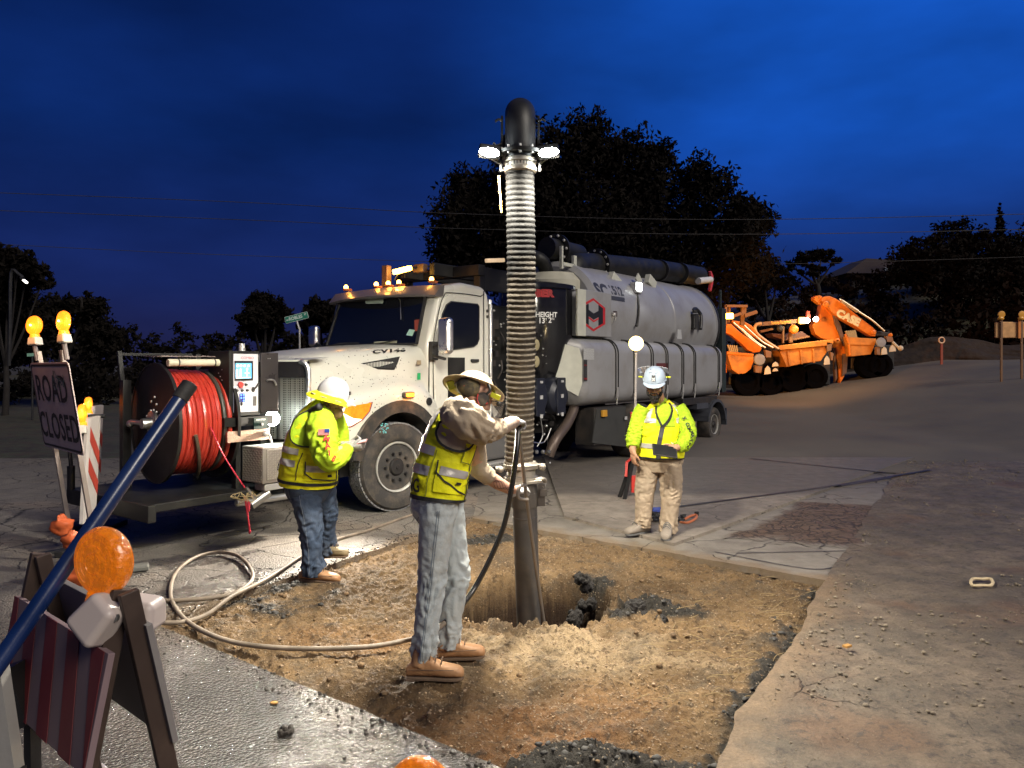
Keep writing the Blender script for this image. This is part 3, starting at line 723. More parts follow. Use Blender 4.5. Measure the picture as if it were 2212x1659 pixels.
# overhead wires, each a thing
wirem = mat('wire', (0.03, 0.028, 0.03), 0.7)
for i, (pts, lab) in enumerate([
    ([(-400, 505, 30), (200, 538, 32), (640, 556, 34), (1160, 570, 38), (1700, 570, 40), (2300, 552, 42)], 'lowest thin overhead wire running across the whole picture'),
    ([(-400, 402, 24), (500, 436, 26), (1000, 462, 26), (1650, 474, 26), (2600, 452, 28)], 'topmost thin overhead wire crossing the huge tree'),
    ([(-400, 440, 25), (500, 474, 27), (1000, 494, 27), (1650, 506, 27), (2600, 486, 29)], 'middle overhead wire crossing the huge tree')]):
    mb = MB(); mb.tube([W(*p) for p in pts], 0.012, 5, 8); o = mb.build('power_line', wirem); tag(o, lab, 'wire', 'overhead wires')
# leaning street light at far left
sl = empty('street_lamp', (W(30, 790, 24).x, 24, 0), 0, 'slim street light with its tilted lamp glowing in the left tree', 'street light')
mb = MB(); mb.tube([W(20, 790, 24), W(22, 700, 24), W(24, 590, 24), W(40, 592, 24), W(50, 600, 24)], 0.05, 8, 4); mb.build('pole', dark_steel, sl, world=True, smooth=True)
mb = MB(); mb.bar(W(46, 599, 24), W(58, 610, 24), 0.13, 0.06); mb.build('lamp_head', dark_steel, sl, world=True)
mb = MB(); mb.bar(W(51, 605, 23.9), W(58, 611, 23.9), 0.1, 0.05); mb.build('lamp', mat('lamp_glow', (1, 1, 1), 0.5, emis=(1, 0.93, 0.8), es=2.2), sl, world=True)

# ------------------------------------------------------------------ lamps' light
def lamp(name, loc, energy, color=(1, 1, 1), radius=0.08, typ='POINT', parent=None, **k):
    l = bpy.data.lights.new(name, typ); l.energy = energy; l.color = color
    if typ == 'AREA': l.shape = 'DISK'; l.size = radius * 2
    else: l.shadow_soft_size = radius
    for a, v in k.items(): setattr(l, a, v)
    o = bpy.data.objects.new(name, l); col.objects.link(o); o.location = loc
    return o
def aim(o, target):
    d = Vector(target) - Vector(o.location); o.rotation_euler = d.to_track_quat('-Z', 'Y').to_euler()
    return o
# ------------------------------------------------------------------ vacuum truck (local x = backwards, y = towards its far side)
TH = math.atan2(0.8, 0.6)
truck = empty('vacuum_truck', (-1.45, 8.75, 0), TH, 'white vacuum excavator truck with grey tanks and red hose reel on its nose', 'truck')
def T(px, py, v):
    k = (px - CX) / FPX; u = (k * (8.75 + 0.6 * v) + 1.45 + 0.8 * v) / (0.6 - 0.8 * k); d = 8.75 + 0.8 * u + 0.6 * v
    return Vector((u, v, CAM_Z - (py - HY) / FPX * d))
VC = 1.15
def speck_white():
    m = mat('white_truck_paint', (0.60, 0.585, 0.515), 0.26, coat=0.5, var=0.015, vs=1.5)
    t, b, L, N = nodes(m); c = N('ShaderNodeTexCoord')
    v = N('ShaderNodeTexVoronoi'); L(c.outputs['Object'], v.inputs['Vector']); v.inputs['Scale'].default_value = 34; v.inputs['Randomness'].default_value = 1
    vc = N('ShaderNodeSeparateColor'); L(v.outputs['Color'], vc.inputs[0])
    g = N('ShaderNodeMath', operation='LESS_THAN'); L(v.outputs['Distance'], g.inputs[0])
    q = N('ShaderNodeMath', operation='MULTIPLY_ADD'); L(vc.outputs[1], q.inputs[0]); q.inputs[1].default_value = 0.25; q.inputs[2].default_value = 0.05; L(q.outputs[0], g.inputs[1])
    sp = N('ShaderNodeSeparateXYZ'); L(c.outputs['Object'], sp.inputs[0])
    n = N('ShaderNodeTexNoise'); L(c.outputs['Object'], n.inputs[0]); n.inputs['Scale'].default_value = 2.6; n.inputs['Detail'].default_value = 3
    ds = N('ShaderNodeVectorMath', operation='DISTANCE'); L(c.outputs['Object'], ds.inputs[0]); ds.inputs[1].default_value = (-0.1, 0.1, 1.32)
    mr = N('ShaderNodeMapRange'); L(ds.outputs['Value'], mr.inputs[0]); mr.inputs[1].default_value = 0.25; mr.inputs[2].default_value = 1.0; mr.inputs[3].default_value = 1; mr.inputs[4].default_value = 0
    mm = N('ShaderNodeMath', operation='MULTIPLY'); L(mr.outputs[0], mm.inputs[0]); L(n.outputs['Fac'], mm.inputs[1])
    th = N('ShaderNodeMath', operation='LESS_THAN'); L(vc.outputs[0], th.inputs[0])
    m3 = N('ShaderNodeMath', operation='MULTIPLY'); L(mm.outputs[0], m3.inputs[0]); m3.inputs[1].default_value = 1.1; L(m3.outputs[0], th.inputs[1])
    f = N('ShaderNodeMath', operation='MULTIPLY'); L(g.outputs[0], f.inputs[0]); L(th.outputs[0], f.inputs[1])
    mx = N('ShaderNodeMix', data_type='RGBA'); L(f.outputs[0], mx.inputs[0]); src = b.inputs['Base Color'].links[0].from_socket
    L(src, mx.inputs[6]); mx.inputs[7].default_value = (0.06, 0.05, 0.035, 1)
    L(mx.outputs[2], b.inputs['Base Color']); return m
wp = speck_white()
tank_grey = mat('grey_tank_paint', (0.27, 0.268, 0.275), 0.4, var=0.06, vs=1.2, dirt=(0.17, 0.15, 0.13), dirts=1.6, dirta=0.6, coat=.15)
# --- hood with fenders: cross sections from the grille to the cowl
AC = (0.2, 0.58, 0.73)
def hood_section(u):
    f = lambda xs, ys: float(np.interp(u, xs, ys))
    zt = f([-.95, -.85, -.5, 0, .5, .95], [1.83, 1.87, 1.94, 1.99, 2.03, 2.05])
    sh = f([-.95, -.8, -.3, .4, .95], [.44, .41, .35, .27, .18])              # v of the shoulder line
    sd = f([-.95, -.8, -.3, .4, .95], [.36, .35, .30, .22, .14])
    fo = f([-.95, -.85, -.7, -.4, 0, .7, .95], [.33, .24, .13, .05, 0, .02, .10])     # v of the fender face
    fz = f([-1.12, -.8, -.5, -.1, .3, .7, .95], [1.18, 1.34, 1.46, 1.54, 1.57, 1.50, 1.34])
    dz = AC[2] ** 2 - (u - AC[0]) ** 2
    zb = AC[1] + math.sqrt(dz) if dz > 0.10 else f([-1.12, -.9, -.5, .9], [1.02, .95, .90, .80])
    half = [(VC, zt), (.85, zt - .005), (sh + .16, zt - .03), (sh + .05, zt - .075), (sh, zt - .15), (sd, (zt + fz) / 2), (sd - .02, fz + .09), (max(fo + .10, fo + (sd - fo) * .45), fz), (fo + .03, fz - .06), (fo, fz - .15), (fo, (fz - .15 + zb) / 2), (fo + .004, zb), (fo + .10, zb + .005), (.5, zb + .02)]
    half = [(v, max(z, zb)) for v, z in half]
    return half
us = [-.93, -.91, -.88, -.84, -.78, -.68, -.58, -.52, -.47, -.42] + [-.36 + .09 * i for i in range(13)] + [.84, .87, .92, .95]
mb = MB(); rows = []
for u in us:
    hf = hood_section(u); full = [(u, v, z) for v, z in reversed(hf)] + [(u, 2 * VC - v, z) for v, z in hf[1:]]
    rows.append(full)
k = len(rows[0]); vs = [p for r_ in rows for p in r_]
fs = [(i * k + j, (i + 1) * k + j, (i + 1) * k + j + 1, i * k + j + 1) for i in range(len(us) - 1) for j in range(k - 1)]
fs.append(tuple(range(k))); mb.add(vs, fs)
hood = mb.build('hood', wp, truck, smooth=True, angle=50)
# wheel arch trim
for sidev, so_ in ((-0.012, 1), (2 * VC + 0.012, -1)):
    mb = MB()
    for i in range(28):
        a0 = R(-6 + 178 * i / 28); a1 = R(-6 + 178 * (i + 1) / 28)
        def q(a, r, v): return Vector((AC[0] + math.cos(a) * r, v, AC[1] + math.sin(a) * r))
        r1 = 0.735 + 0.03 * math.sin(a0 / 2); r0 = 0.61
        mb.add([q(a0, r0, sidev), q(a0, r1, sidev), q(a1, r1, sidev), q(a1, r0, sidev), q(a0, r0, sidev + .32 * so_), q(a0, r1 - .02, sidev + .12 * so_), q(a1, r1 - .02, sidev + .12 * so_), q(a1, r0, sidev + .32 * so_)],
               [(0, 1, 2, 3), (0, 3, 7, 4), (1, 5, 6, 2), (4, 7, 6, 5)])
    mb.build('fender_trim', mat('trim_plastic', (0.03, 0.028, 0.026), 0.55, dirt=(0.14, 0.10, 0.07), dirts=7, dirta=0.6), truck)
mb = MB(); mb.bx((-.45, .35, .45), (.9, 1.95, 1.25)); mb.build('engine_bay', black_paint, truck)
# hood side vent
vn = [T(780, 784, .30), T(862, 753, .24), T(850, 797, .26), T(818, 794, .28)]
def on_hood(px, py, off=0.006):
    """point of the hood side behind that pixel"""
    def vh(p):
        if p.x < -.95: return 9
        hf = hood_section(min(.94, p.x))
        for (v0, z0), (v1, z1) in zip(hf[:11], hf[1:12]):
            if min(z0, z1) <= p.z <= max(z0, z1) and abs(z0 - z1) > 1e-6: return v0 + (v1 - v0) * (p.z - z0) / (z1 - z0)
        return 9 if p.z > 1.6 else hf[9][0]
    v = -.15
    while v < 1.2:
        p = T(px, py, v)
        if v >= vh(p) - off: return p
        v += .002
    return T(px, py, .2)
mb = MB(); V4 = [on_hood(*q, .008) for q in ((780, 785), (822, 777.5), (864, 770), (859, 785), (852, 799), (818, 798))]
mb.prism(V4, (0, .02, 0)); vent = mb.build('hood_vent', black_paint, truck)
mb = MB()
for i in range(22):
    t = i / 21; x = 788 + 68 * t; yt = 785 - (x - 780) * .178 + 2; ybm = min(797, 787 + (x - 783) * .3) - 1.5
    if ybm - yt > 2:
        a = on_hood(x, yt, .014); b = on_hood(x, ybm, .014); mb.bar(a, b, .007, .007)
mb.build('vent_slats', dark_steel, vent, kind='stuff')
c0 = on_hood(841, 758, 0.008); ex = (on_hood(866, 756, .006) - on_hood(816, 759, .006)).normalized(); ez = (on_hood(841, 752, .006) - on_hood(841, 762, .006)).normalized()
lettering('CV146', lambda x, y: c0 + ex * x + ez * y, 0.115, black_flat, truck, bold=0.006, spacing=1.1, sx=1.45)
# small fender dots and stickers
def sticker(name, px, py, w, h, v, m, label=None):
    c = T(px, py, v); mb = MB(); mb.box(c, (w, .004, h)); return mb.build(name, m, truck, label=label)
# grille with chrome surround
gm = mat('grille_mesh', (0.05, 0.048, 0.045), 0.4, 0.6)
t_, b_, L_, N_ = nodes(gm); c_ = N_('ShaderNodeTexCoord'); v_ = N_('ShaderNodeTexVoronoi'); mp_ = N_('ShaderNodeMapping'); L_(c_.outputs['Object'], mp_.inputs[0]); L_(mp_.outputs[0], v_.inputs['Vector'])
v_.inputs['Scale'].default_value = 40; v_.inputs['Randomness'].default_value = 0.0
rm_ = N_('ShaderNodeMapRange'); L_(v_.outputs['Distance'], rm_.inputs[0]); rm_.inputs[1].default_value = .30; rm_.inputs[2].default_value = .42
mx_ = N_('ShaderNodeMix', data_type='RGBA'); L_(rm_.outputs[0], mx_.inputs[0]); mx_.inputs[6].default_value = (.004, .004, .004, 1); mx_.inputs[7].default_value = (.22, .20, .18, 1); L_(mx_.outputs[2], b_.inputs['Base Color'])
grille = empty('grille', (0, 0, 0)); grille.parent = truck; WM[grille.name] = wm(truck)
gu = lambda v: -1.16 + .25 * abs((v - VC) / .85) ** 2.2
def gstrip(v0, v1, z0, z1, o, m, nm, top=None, n=18):
    mb = MB(); vs = []
    for i in range(n + 1):
        v = v0 + (v1 - v0) * i / n; vs += [(gu(v) - o, v, z0), (gu(v) - o, v, z1), (gu(v) + (.05 if top is None else top), v, z1 + (0 if top is None else .03))]
    mb.add(vs, [(3 * i + j, 3 * i + 3 + j, 3 * i + 4 + j, 3 * i + 1 + j) for i in range(n) for j in (0, 1)]); return mb.build(nm, m, grille, smooth=True)
gstrip(.32, 1.98, .93, 1.66, .0, gm, 'mesh_panel'); gstrip(.29, 2.01, 1.62, 1.80, .025, mat('lip_black', (.02, .018, .02), .18, coat=.5), 'hood_lip'); gstrip(.30, 2.0, 1.795, 1.815, .03, wp, 'nose_top', top=.27)
mb = MB(); mb.tube([(-.95, .30, .95), (-.94, .295, 1.4), (-.94, .30, 1.72), (-.98, .38, 1.80)], .030, 8, 5); mb.tube([(-.93, 2.0, .95), (-.92, 2.0, 1.4), (-.92, 2.0, 1.72), (-.98, 1.92, 1.80)], .030, 8, 5)
mb.split('chrome_surround', chrome, grille, smooth=True)
mb = MB()
for v in (.62, .95, 1.35): mb.bx((gu(v) - .02, v, .93), (gu(v) + .01, v + .035, 1.62))
mb.split("grille_bar", dark_steel, grille)
# headlights
amber_lens = mat('amber_lens', (0.9, 0.16, 0.01), 0.12, emis=(1.0, 0.20, 0.01), es=0.6, bump=0.8, bs=30, var=.4, vs=18, coat=.5)
hl_lens = mat('clear_lamp_lens', (0.6, 0.5, 0.4), 0.1, emis=(1, 0.72, 0.42), es=3.0, bump=0.4, bs=40, coat=.5)
hl_hot = mat('headlight_bulb', (1, 1, 1), 0.3, emis=(1, 0.88, 0.68), es=22)
hl = empty('headlight', (0, 0, 0)); hl.parent = truck; WM[hl.name] = wm(truck)
for nm, q, m_, of in (('housing', ((716, 897), (748, 877), (806, 868), (800, 888), (785, 907), (760, 923), (728, 926)), mat('lamp_housing', (.2, .06, .05), .4), .006),
                      ('turn_lens', ((748, 879), (802, 870), (797, 888), (783, 905), (764, 904), (742, 893)), amber_lens, .014),
                      ('clear_lens', ((720, 898), (742, 893), (764, 904), (782, 906), (758, 920), (731, 922)), hl_lens, .014)):
    mb = MB(); P = [on_hood(*a, of) for a in q]; cP = sum(P, Vector()) / len(P); mb.prism([p for p in P], (.03, .06, 0)); mb.build(nm, m_, hl)
mb = MB(); hp = on_hood(735, 907, .03); mb.ball(hp, (.05, .05, .055)); mb.build('bulb', hl_hot, hl, smooth=True)
WT = lambda p: wm(truck) @ Vector(p)
hq = on_hood(764, 899, .03); aim(lamp('headlight_beam', WT(hq + Vector((-.10, -.08, 0))), 440, (1, .88, .72), .05, 'SPOT', spot_size=R(120), spot_blend=.8), WT(hp + Vector((-2, -1.2, -.35))))
hl2 = empty('headlight', (0, 0, 0)); hl2.parent = truck; WM[hl2.name] = wm(truck)
mb = MB(); mb.box((-.80, 2.05, 1.17), (.12, .3, .2)); mb.build('clear_lens', hl_lens, hl2, bevel=.03)
# fender turn signal
p = T(882, 853, -.02); mb = MB(); mb.box(p, (.17, .06, .07)); tl_ = mb.build('side_marker', mat('trim_plastic', (0, 0, 0)), truck, bevel=.015)
mb = MB(); mb.box(p + Vector((0, -.03, 0)), (.12, .03, .045)); mb.build('lens', mat('marker_glow', (1, .3, .02), .3, emis=(1, .23, .01), es=6), tl_, bevel=.01)
lamp('marker_light', WT(p + Vector((0, -.12, 0))), 1.6, (1, .35, .05), .03)

mb = MB(); rg = random.Random(3)
for i in range(22):
    c = on_hood(826 + rg.uniform(-9, 9), 925 + rg.uniform(-11, 11), .02); mb.ball(c + Vector((0, -.03, 0)), (.009, .004, .009), 6, 4)
mb.build('reflector_dots', mat('teal_reflector', (.10, .42, .45), .4), truck, kind='stuff')
# --- cab
prof = [(.82, .78), (.80, 2.0), (.99, 2.68), (1.10, 2.80), (1.5, 2.88), (1.93, 2.86), (2.05, 2.76), (2.09, 2.5), (2.09, .78)]
mb = MB(); mb.prism([(u, .13, z) for u, z in prof], (0, 2.04, 0)); cab = mb.build('cab', wp, truck, bevel=.075, seg=4)
mb = MB(); mb.prism([(u, .115, z) for u, z in ((.93, .82), (.90, 1.95), (1.02, 2.48), (1.10, 2.64), (1.2, 2.70), (1.84, 2.70), (1.90, 2.64), (1.90, .82))], (0, .03, 0)); door = mb.build('door', wp, truck, bevel=.012)
mb = MB(); W1_ = [(.96, 1.93), (.985, 2.2), (1.05, 2.42), (1.13, 2.55), (1.22, 2.60), (1.76, 2.60), (1.80, 2.57), (1.80, 2.12), (1.76, 2.05), (1.68, 2.01)]
mb.prism([(u, .107, z) for u, z in W1_], (0, .02, 0)); mb.build('side_window', glass_dark, door)
mb = MB()
for a, b in zip(W1_, W1_[1:] + W1_[:1]): mb.bar((a[0], .108, a[1]), (b[0], .108, b[1]), .014, .012)
mb.build('window_seal', black_rubber, door)
mb = MB(); mb.bx((1.16, .108, 1.02), (1.50, .112, 1.86)); mb.build('black_decal', black_paint, door)
mb = MB(); mb.bx((1.62, .085, 1.80), (1.78, .112, 1.84)); mb.build('handle', black_rubber, door, bevel=.008)
seamm = mat('seam_shadow_gap', (0.01, 0.01, 0.01), .9)
mb = MB(); mb.tube([(.915, .118, .84), (.885, .118, 1.95), (1.0, .118, 2.48), (1.09, .118, 2.66), (1.2, .118, 2.715), (1.85, .118, 2.715), (1.915, .118, 2.65), (1.915, .118, .84)], .006, 5, 4); mb.tube([(.81, .128, .9), (.82, .128, 2.0)], .007, 5); mb.build('door_gap', seamm, truck)
# windshield
mb = MB(); ws = [(.775, .26, 2.02), (.99, .30, 2.66), (1.0, VC, 2.69), (.99, 2.0, 2.66), (.775, 2.04, 2.02), (.74, VC, 2.02)]
off = Vector((-.045, 0, .012)); mb.prism([Vector(p) + off for p in ws], (.03, 0, -.01)); wsh = mb.build('windshield', glass_dark, truck, bevel=.006)
mb = MB(); P_ = [Vector(p) + off * 1.15 for p in ws]
for a, b in zip(P_, P_[1:] + P_[:1]): mb.bar(a, b, .035, .02)
mb.build('gasket', black_rubber, wsh)
def ws_pt(px, py, o=0.012):
    # plane through the left half of the glass
    A = Vector(ws[0]) + off; B = Vector(ws[1]) + off; C2 = Vector(ws[5]) + off; nrm = (B - A).cross(C2 - A).normalized()
    if nrm.x > 0: nrm = -nrm
    lo, hi = -.5, 2.6
    for _ in range(40):
        m = (lo + hi) / 2; p = T(px, py, m)
        if (p - A - nrm * o).dot(nrm) * ((T(px, py, lo) - A - nrm * o).dot(nrm)) <= 0: hi = m
        else: lo = m
    return T(px, py, (lo + hi) / 2)
for nm, q, m_ in (('toll_tag', ((790, 644), (829, 643), (826, 656), (789, 656)), mat('pale_green_tag', (.30, .36, .30), .5)),
                  ('inspection_sticker', ((884, 711), (896, 713), (890, 726), (877, 724)), mat('green_sticker', (.35, .55, .45), .5)),
                  ('dash_paper', ((806, 748), (808, 738), (857, 736), (856, 747)), mat('dash_paper', (.30, .29, .20), .7))):
    P = [ws_pt(*a, .006) for a in q]; mb = MB(); mb.prism(P, (.004, 0, 0)); mb.build(nm, m_, wsh)
mb = MB(); mb.tube([ws_pt(x, y, .02) for x, y in ((856, 640), (864, 648), (865, 665), (866, 690))], .006, 6, 3); mb.build('grab_handle', steel, wsh)
mb = MB(); mb.tube([ws_pt(x, y, .02) for x, y in ((770, 745), (820, 742), (852, 735))], .008, 5, 2); mb.tube([ws_pt(x, y, .02) for x, y in ((715, 747), (735, 742), (775, 741))], .008, 5, 2); mb.split('wiper', black_rubber, wsh)
mb = MB(); mb.prism([ws_pt(x, y, .006) for x, y in ((895, 691), (907, 690), (906, 712), (896, 716))], (.004, 0, 0)); mb.build('red_fan', mat('dull_red', (.25, .05, .03), .5), wsh)
# sun visor over the windshield
mb = MB(); n_ = 14; vs = []
for i in range(n_ + 1):
    t = i / n_; v = .10 + 2.10 * t; b = 4 * t * (1 - t)
    vs += [(.92 - .17 * b, v, 2.635 + .03 * b), (.90 - .17 * b, v, 2.66 + .03 * b), (1.02 - .06 * b, v, 2.80 + .02 * b), (1.08 - .05 * b, v, 2.80 + .02 * b), (1.06, v, 2.66)]
fs = [(i * 5 + j, i * 5 + (j + 1) % 5, (i + 1) * 5 + (j + 1) % 5, (i + 1) * 5 + j) for i in range(n_) for j in range(5)] + [(4, 3, 2, 1, 0), tuple(n_ * 5 + j for j in range(5))]
mb.add(vs, fs); mb.build('sun_visor', mat('visor_grey', (.10, .09, .085), .35, coat=.4), truck, smooth=True)
# five marker lights on the roof
mk = mat('marker_glow', (1, .3, .02), .3)
for v in (.32, .93, 1.14, 1.38, 2.02):
    mb = MB(); mb.box((1.10, v, 2.86), (.12, .07, .035)); b0 = mb.build('marker_lamp', mat('marker_base', (.3, .08, .02), .4), truck, bevel=.01)
    mb = MB(); mb.ball((1.07, v, 2.895), (.035, .026, .035), 10, 6); mb.build('bulb', mat('marker_hot', (1, .4, .05), .3, emis=(1, .42, .06), es=14), b0, smooth=True)
for v in (.4, 1.2, 2.0): lamp('marker_light', WT((1.0, v, 2.99)), 1.3, (1, .38, .06), .04)
# mirrors
def mirror(px0, py0, px1, py1, v, arms, base):
    r_ = empty('mirror', (0, 0, 0)); r_.parent = truck; WM[r_.name] = wm(truck)
    a = T(px0, py0, v); b = T(px1, py1, v); c = (a + b) / 2
    rot = Matrix.Rotation(R(30), 3, 'Z')
    hgt = a.z - b.z; mb = MB(); mb.box(c, (.12, .21, hgt), Matrix.Rotation(R(-8), 3, 'Z')); mb.build('mirror_shell', chrome, r_, bevel=.055, seg=5)
    mb = MB()
    for p_, q_ in arms: mb.bar(p_, q_, .035, .035)
    mb.build('mirror_arm', black_rubber, r_, bevel=.008)
    mb = MB(); mb.box(base, (.12, .07, .24)); mb.build('bracket', black_rubber, r_, bevel=.012)
    return r_
mc = T(962, 726, -.33)
mirror(940, 684, 985, 766, -.33, [((.84, .08, 2.0), mc + Vector((.02, .02, -.12))), ((.84, .08, 1.88), mc + Vector((.02, .02, -.28)))], (.86, .09, 1.94))
mirror(668, 703, 690, 750, 2.55, [((.84, 2.2, 2.0), (.9, 2.55, 2.1))], (.86, 2.2, 1.94))
# cab rear corner: chrome strip, hinges, stickers
mb = MB(); mb.tube([(2.12, .16, .9), (2.12, .16, 2.55), (2.10, .17, 2.62)], .028, 10, 4); mb.build('exhaust_strip', chrome, truck, smooth=True)
mb = MB(); mb.box((2.0, .118, 2.52), (.03, .02, .04)); mb.box((2.0, .118, 2.44), (.03, .02, .04)); mb.split('hinge', black_rubber, truck)
sticker('green_label', 905, 813, .055, .085, .125, mat('green_sticker2', (.02, .35, .12), .5))
sticker('data_plate', 905, 783, .075, .055, .125, mat('brass_plate', (.35, .28, .18), .45))
mb = MB(); mb.lathe((.70, .02, 1.30), (0, -1, 0), [(0, .05), (.012, .05), (.014, .04)], 20); mb.build('fender_badge', dark_steel, truck)
# steps and fuel tank below the cab
mb = MB(); mb.bx((1.02, .06, .42), (2.55, .6, .80)); mb.build('fuel_tank', mat('grey_step_panel', (.16, .155, .15), .4, .4, dirt=(.1, .08, .06)), truck, bevel=.05)
mb = MB(); mb.bx((1.0, -.02, .34), (2.7, .45, .40)); st_ = mb.build('step', galv, truck, bevel=.006)
mb = MB()
for i in range(60): mb.box((1.03 + i * .028, -.024, .37), (.012, .008, .03), Matrix.Rotation(R(40 if i % 2 else -40), 3, 'Y'))
mb.build('tread_pattern', steel, st_, kind='stuff')
# --- wheels
tyre_m = mat('tyre_rubber', (0.035, 0.032, 0.03), 0.75, bump=0.3, bs=90, dirt=(0.15, 0.115, 0.085), dirts=6, dirta=0.6)
tread_m = mat('tread_rubber', (0.16, 0.16, 0.165), 0.6, bump=0.15, bs=60, dirt=(.10, .08, .06), dirta=.3)
rim_m = mat('steel_rim', (0.55, 0.54, 0.50), 0.38, 0.35, bump=0.1, dirt=(0.16, 0.13, 0.10), dirts=9, dirta=.6)
def wheel(c, Rw, width, yaw=0.0, detail=True, flip=1, name='wheel'):
    w_ = empty(name, c, yaw); w_.parent = truck; w_.location = c
    WM[w_.name] = wm(truck) @ Matrix.Translation(Vector(c)) @ Matrix.Rotation(yaw, 4, 'Z')
    h = width / 2; f = -flip     # outer face towards -y when flip=1
    mb = MB(); mb.lathe((0, 0, 0), (0, f, 0), [(-h * .8, Rw * .60), (-h, Rw * .8), (-h * .96, Rw * .93), (-h * .72, Rw * .985), (0, Rw * .992), (h * .72, Rw * .985), (h * .96, Rw * .93), (h * 1.02, Rw * .80), (h * .97, Rw * .66), (h * .80, Rw * .585), (h * .70, Rw * .57)], 64)
    ty = mb.build('tyre', tyre_m, w_, smooth=True)
    if detail:
        mb = MB(); N = 58
        for i in range(N):
            a = 2 * math.pi * i / N
            for j, (y0, y1) in enumerate(((-.70, -.44), (-.40, -.14), (-.10, .16), (.20, .44), (.48, .72))):
                aa = a + (math.pi / N) * (j % 2); da = 2 * math.pi / N * .40; sk = .022 * (1 if j % 2 else -1)
                P = []
                for r in (Rw * .97, Rw * 1.012):
                    for (yy, s1) in ((y0, -1), (y1, 1)):
                        for s2 in (-1, 1):
                            an = aa + da * s2 + sk * s1; P.append((math.cos(an) * r, f * yy * h * 1.03, math.sin(an) * r))
                mb.add(P, [(4, 5, 7, 6), (0, 1, 5, 4), (2, 6, 7, 3), (0, 4, 6, 2), (1, 3, 7, 5)])
        mb.build('tread_blocks', tread_m, ty, kind='stuff')
    rr = Rw * .575
    mb = MB(); mb.lathe((0, 0, 0), (0, f, 0), [(h * .2, rr * .98), (h * .86, rr), (h * .90, rr * .985), (h * .86, rr * .93), (h * .45, rr * .90), (h * .35, rr * .82), (h * .42, rr * .62), (h * .62, rr * .50), (h * .64, rr * .42), (h * .30, rr * .40)], 48)
    rm = mb.build('rim', rim_m, w_, smooth=True, angle=30)
    if detail:
        mb = MB()
        for i in range(10):
            a = 2 * math.pi * (i + .5) / 10; mb.lathe((math.cos(a) * rr * .76, f * h * .385, math.sin(a) * rr * .76), (0, f, 0), [(0, .024), (.006, .024)], 12)
        mb.build('hand_hole', black_paint, rm, kind='stuff')
        mb = MB()
        for i in range(10):
            a = 2 * math.pi * i / 10; mb.lathe((math.cos(a) * rr * .54, f * h * .58, math.sin(a) * rr * .54), (0, f, 0), [(0, .021), (.03, .021), (.055, .013)], 6)
        mb.build('wheel_nut', dark_steel, rm, kind='stuff')
    mb = MB(); mb.lathe((0, 0, 0), (0, f, 0), [(h * .3, rr * .36), (h * .80, rr * .34), (h * .90, rr * .29), (h * .92, rr * .10), (h * .98, rr * .08)], 24); mb.build('hub', dark_steel, w_, smooth=True)
    return w_
wheel((.21, .19, .53), .53, .32, R(-9))
wheel((.21, 2.12, .53), .53, .32, R(-9), False, -1)
for u in (6.6, 7.95):
    wheel((u, .25, .52), .52, .52, 0, False, 1); wheel((u, 2.05, .52), .52, .52, 0, False, -1)
wheel((10.35, .24, .40), .40, .3, 0, False, 1, 'tag_wheel'); wheel((10.35, 2.05, .40), .40, .3, 0, False, -1, 'tag_wheel')
mb = MB()
for i in range(14):
    a0 = R(8 + 164 * i / 14); a1 = R(8 + 164 * (i + 1) / 14)
    q = lambda a, r, v: (10.35 + math.cos(a) * r, v, .42 + math.sin(a) * r)
    mb.add([q(a0, .50, .03), q(a1, .50, .03), q(a1, .56, .03), q(a0, .56, .03), q(a0, .50, .6), q(a1, .50, .6), q(a1, .56, .6), q(a0, .56, .6)], [(0, 1, 2, 3), (3, 2, 6, 7), (0, 4, 5, 1), (4, 7, 6, 5)])
mb.bx((9.2, .05, .80), (9.85, .6, .92)); mb.bx((10.88, .03, .36), (10.93, .6, .75))
mb.build('tag_fender', mat('dark_blue_grey', (.045, .048, .06), .5), truck)
# frame rails
mb = MB(); mb.bx((-1.3, .72, .62), (11.4, .82, .90)); mb.bx((-1.3, 1.5, .62), (11.4, 1.6, .90)); mb.split('chassis_rail', black_paint, truck)
mb = MB(); mb.bx((-1.38, .25, .52), (-1.16, 2.05, .90)); mb.build('bumper', black_paint, truck, bevel=.03)
# --- nose platform: toolbox, control cabinet, reel
mb = MB(); mb.bx((-2.75, .18, .42), (-1.35, 1.75, .50)); mb.bx((-2.80, .14, .34), (-2.72, 1.8, .50)); mb.split('nose_platform', black_paint, truck, bevel=.012)
mb = MB(); mb.bx((-1.40, .5, .50), (-1.34, 1.8, 1.05)); mb.build('nose_bracket', dark_steel, truck)
dp = mat('diamond_plate', (.50, .46, .42), .32, .75, bump=0.0, dirt=(.2, .16, .12), dirts=5)
tbx = empty('toolbox', (0, 0, 0)); tbx.parent = truck; WM[tbx.name] = wm(truck)
mb = MB(); mb.bx((-1.72, .0, .57), (-1.12, .36, .93)); mb.build('box_body', dp, tbx, bevel=.008)
mb = MB(); mb.bx((-1.68, -.012, .60), (-1.14, .004, .91)); mb.build('door', dp, tbx, bevel=.004)
mb = MB(); rnd = random.Random(3)
for i in range(19):
    for j in range(13):
        mb.box((-1.665 + i * .028, -.0145, .615 + j * .0235), (.019, .004, .0055), Matrix.Rotation(R(45 if (i + j) % 2 else -45), 3, 'Y'))
for i in range(12):
    for j in range(14):
        mb.box((-1.7225, .02 + i * .028, .59 + j * .0235), (.004, .019, .0055), Matrix.Rotation(R(45 if (i + j) % 2 else -45), 3, 'X'))
mb.build('raised_lugs', mat('bright_plate', (.62, .58, .52), .28, .8), tbx, kind='stuff')
mb = MB(); mb.lathe((-1.38, -.012, .78), (0, -1, 0), [(0, .085), (.012, .085), (.02, .075)], 24); lt = mb.build('latch', black_rubber, tbx, smooth=True, angle=30)
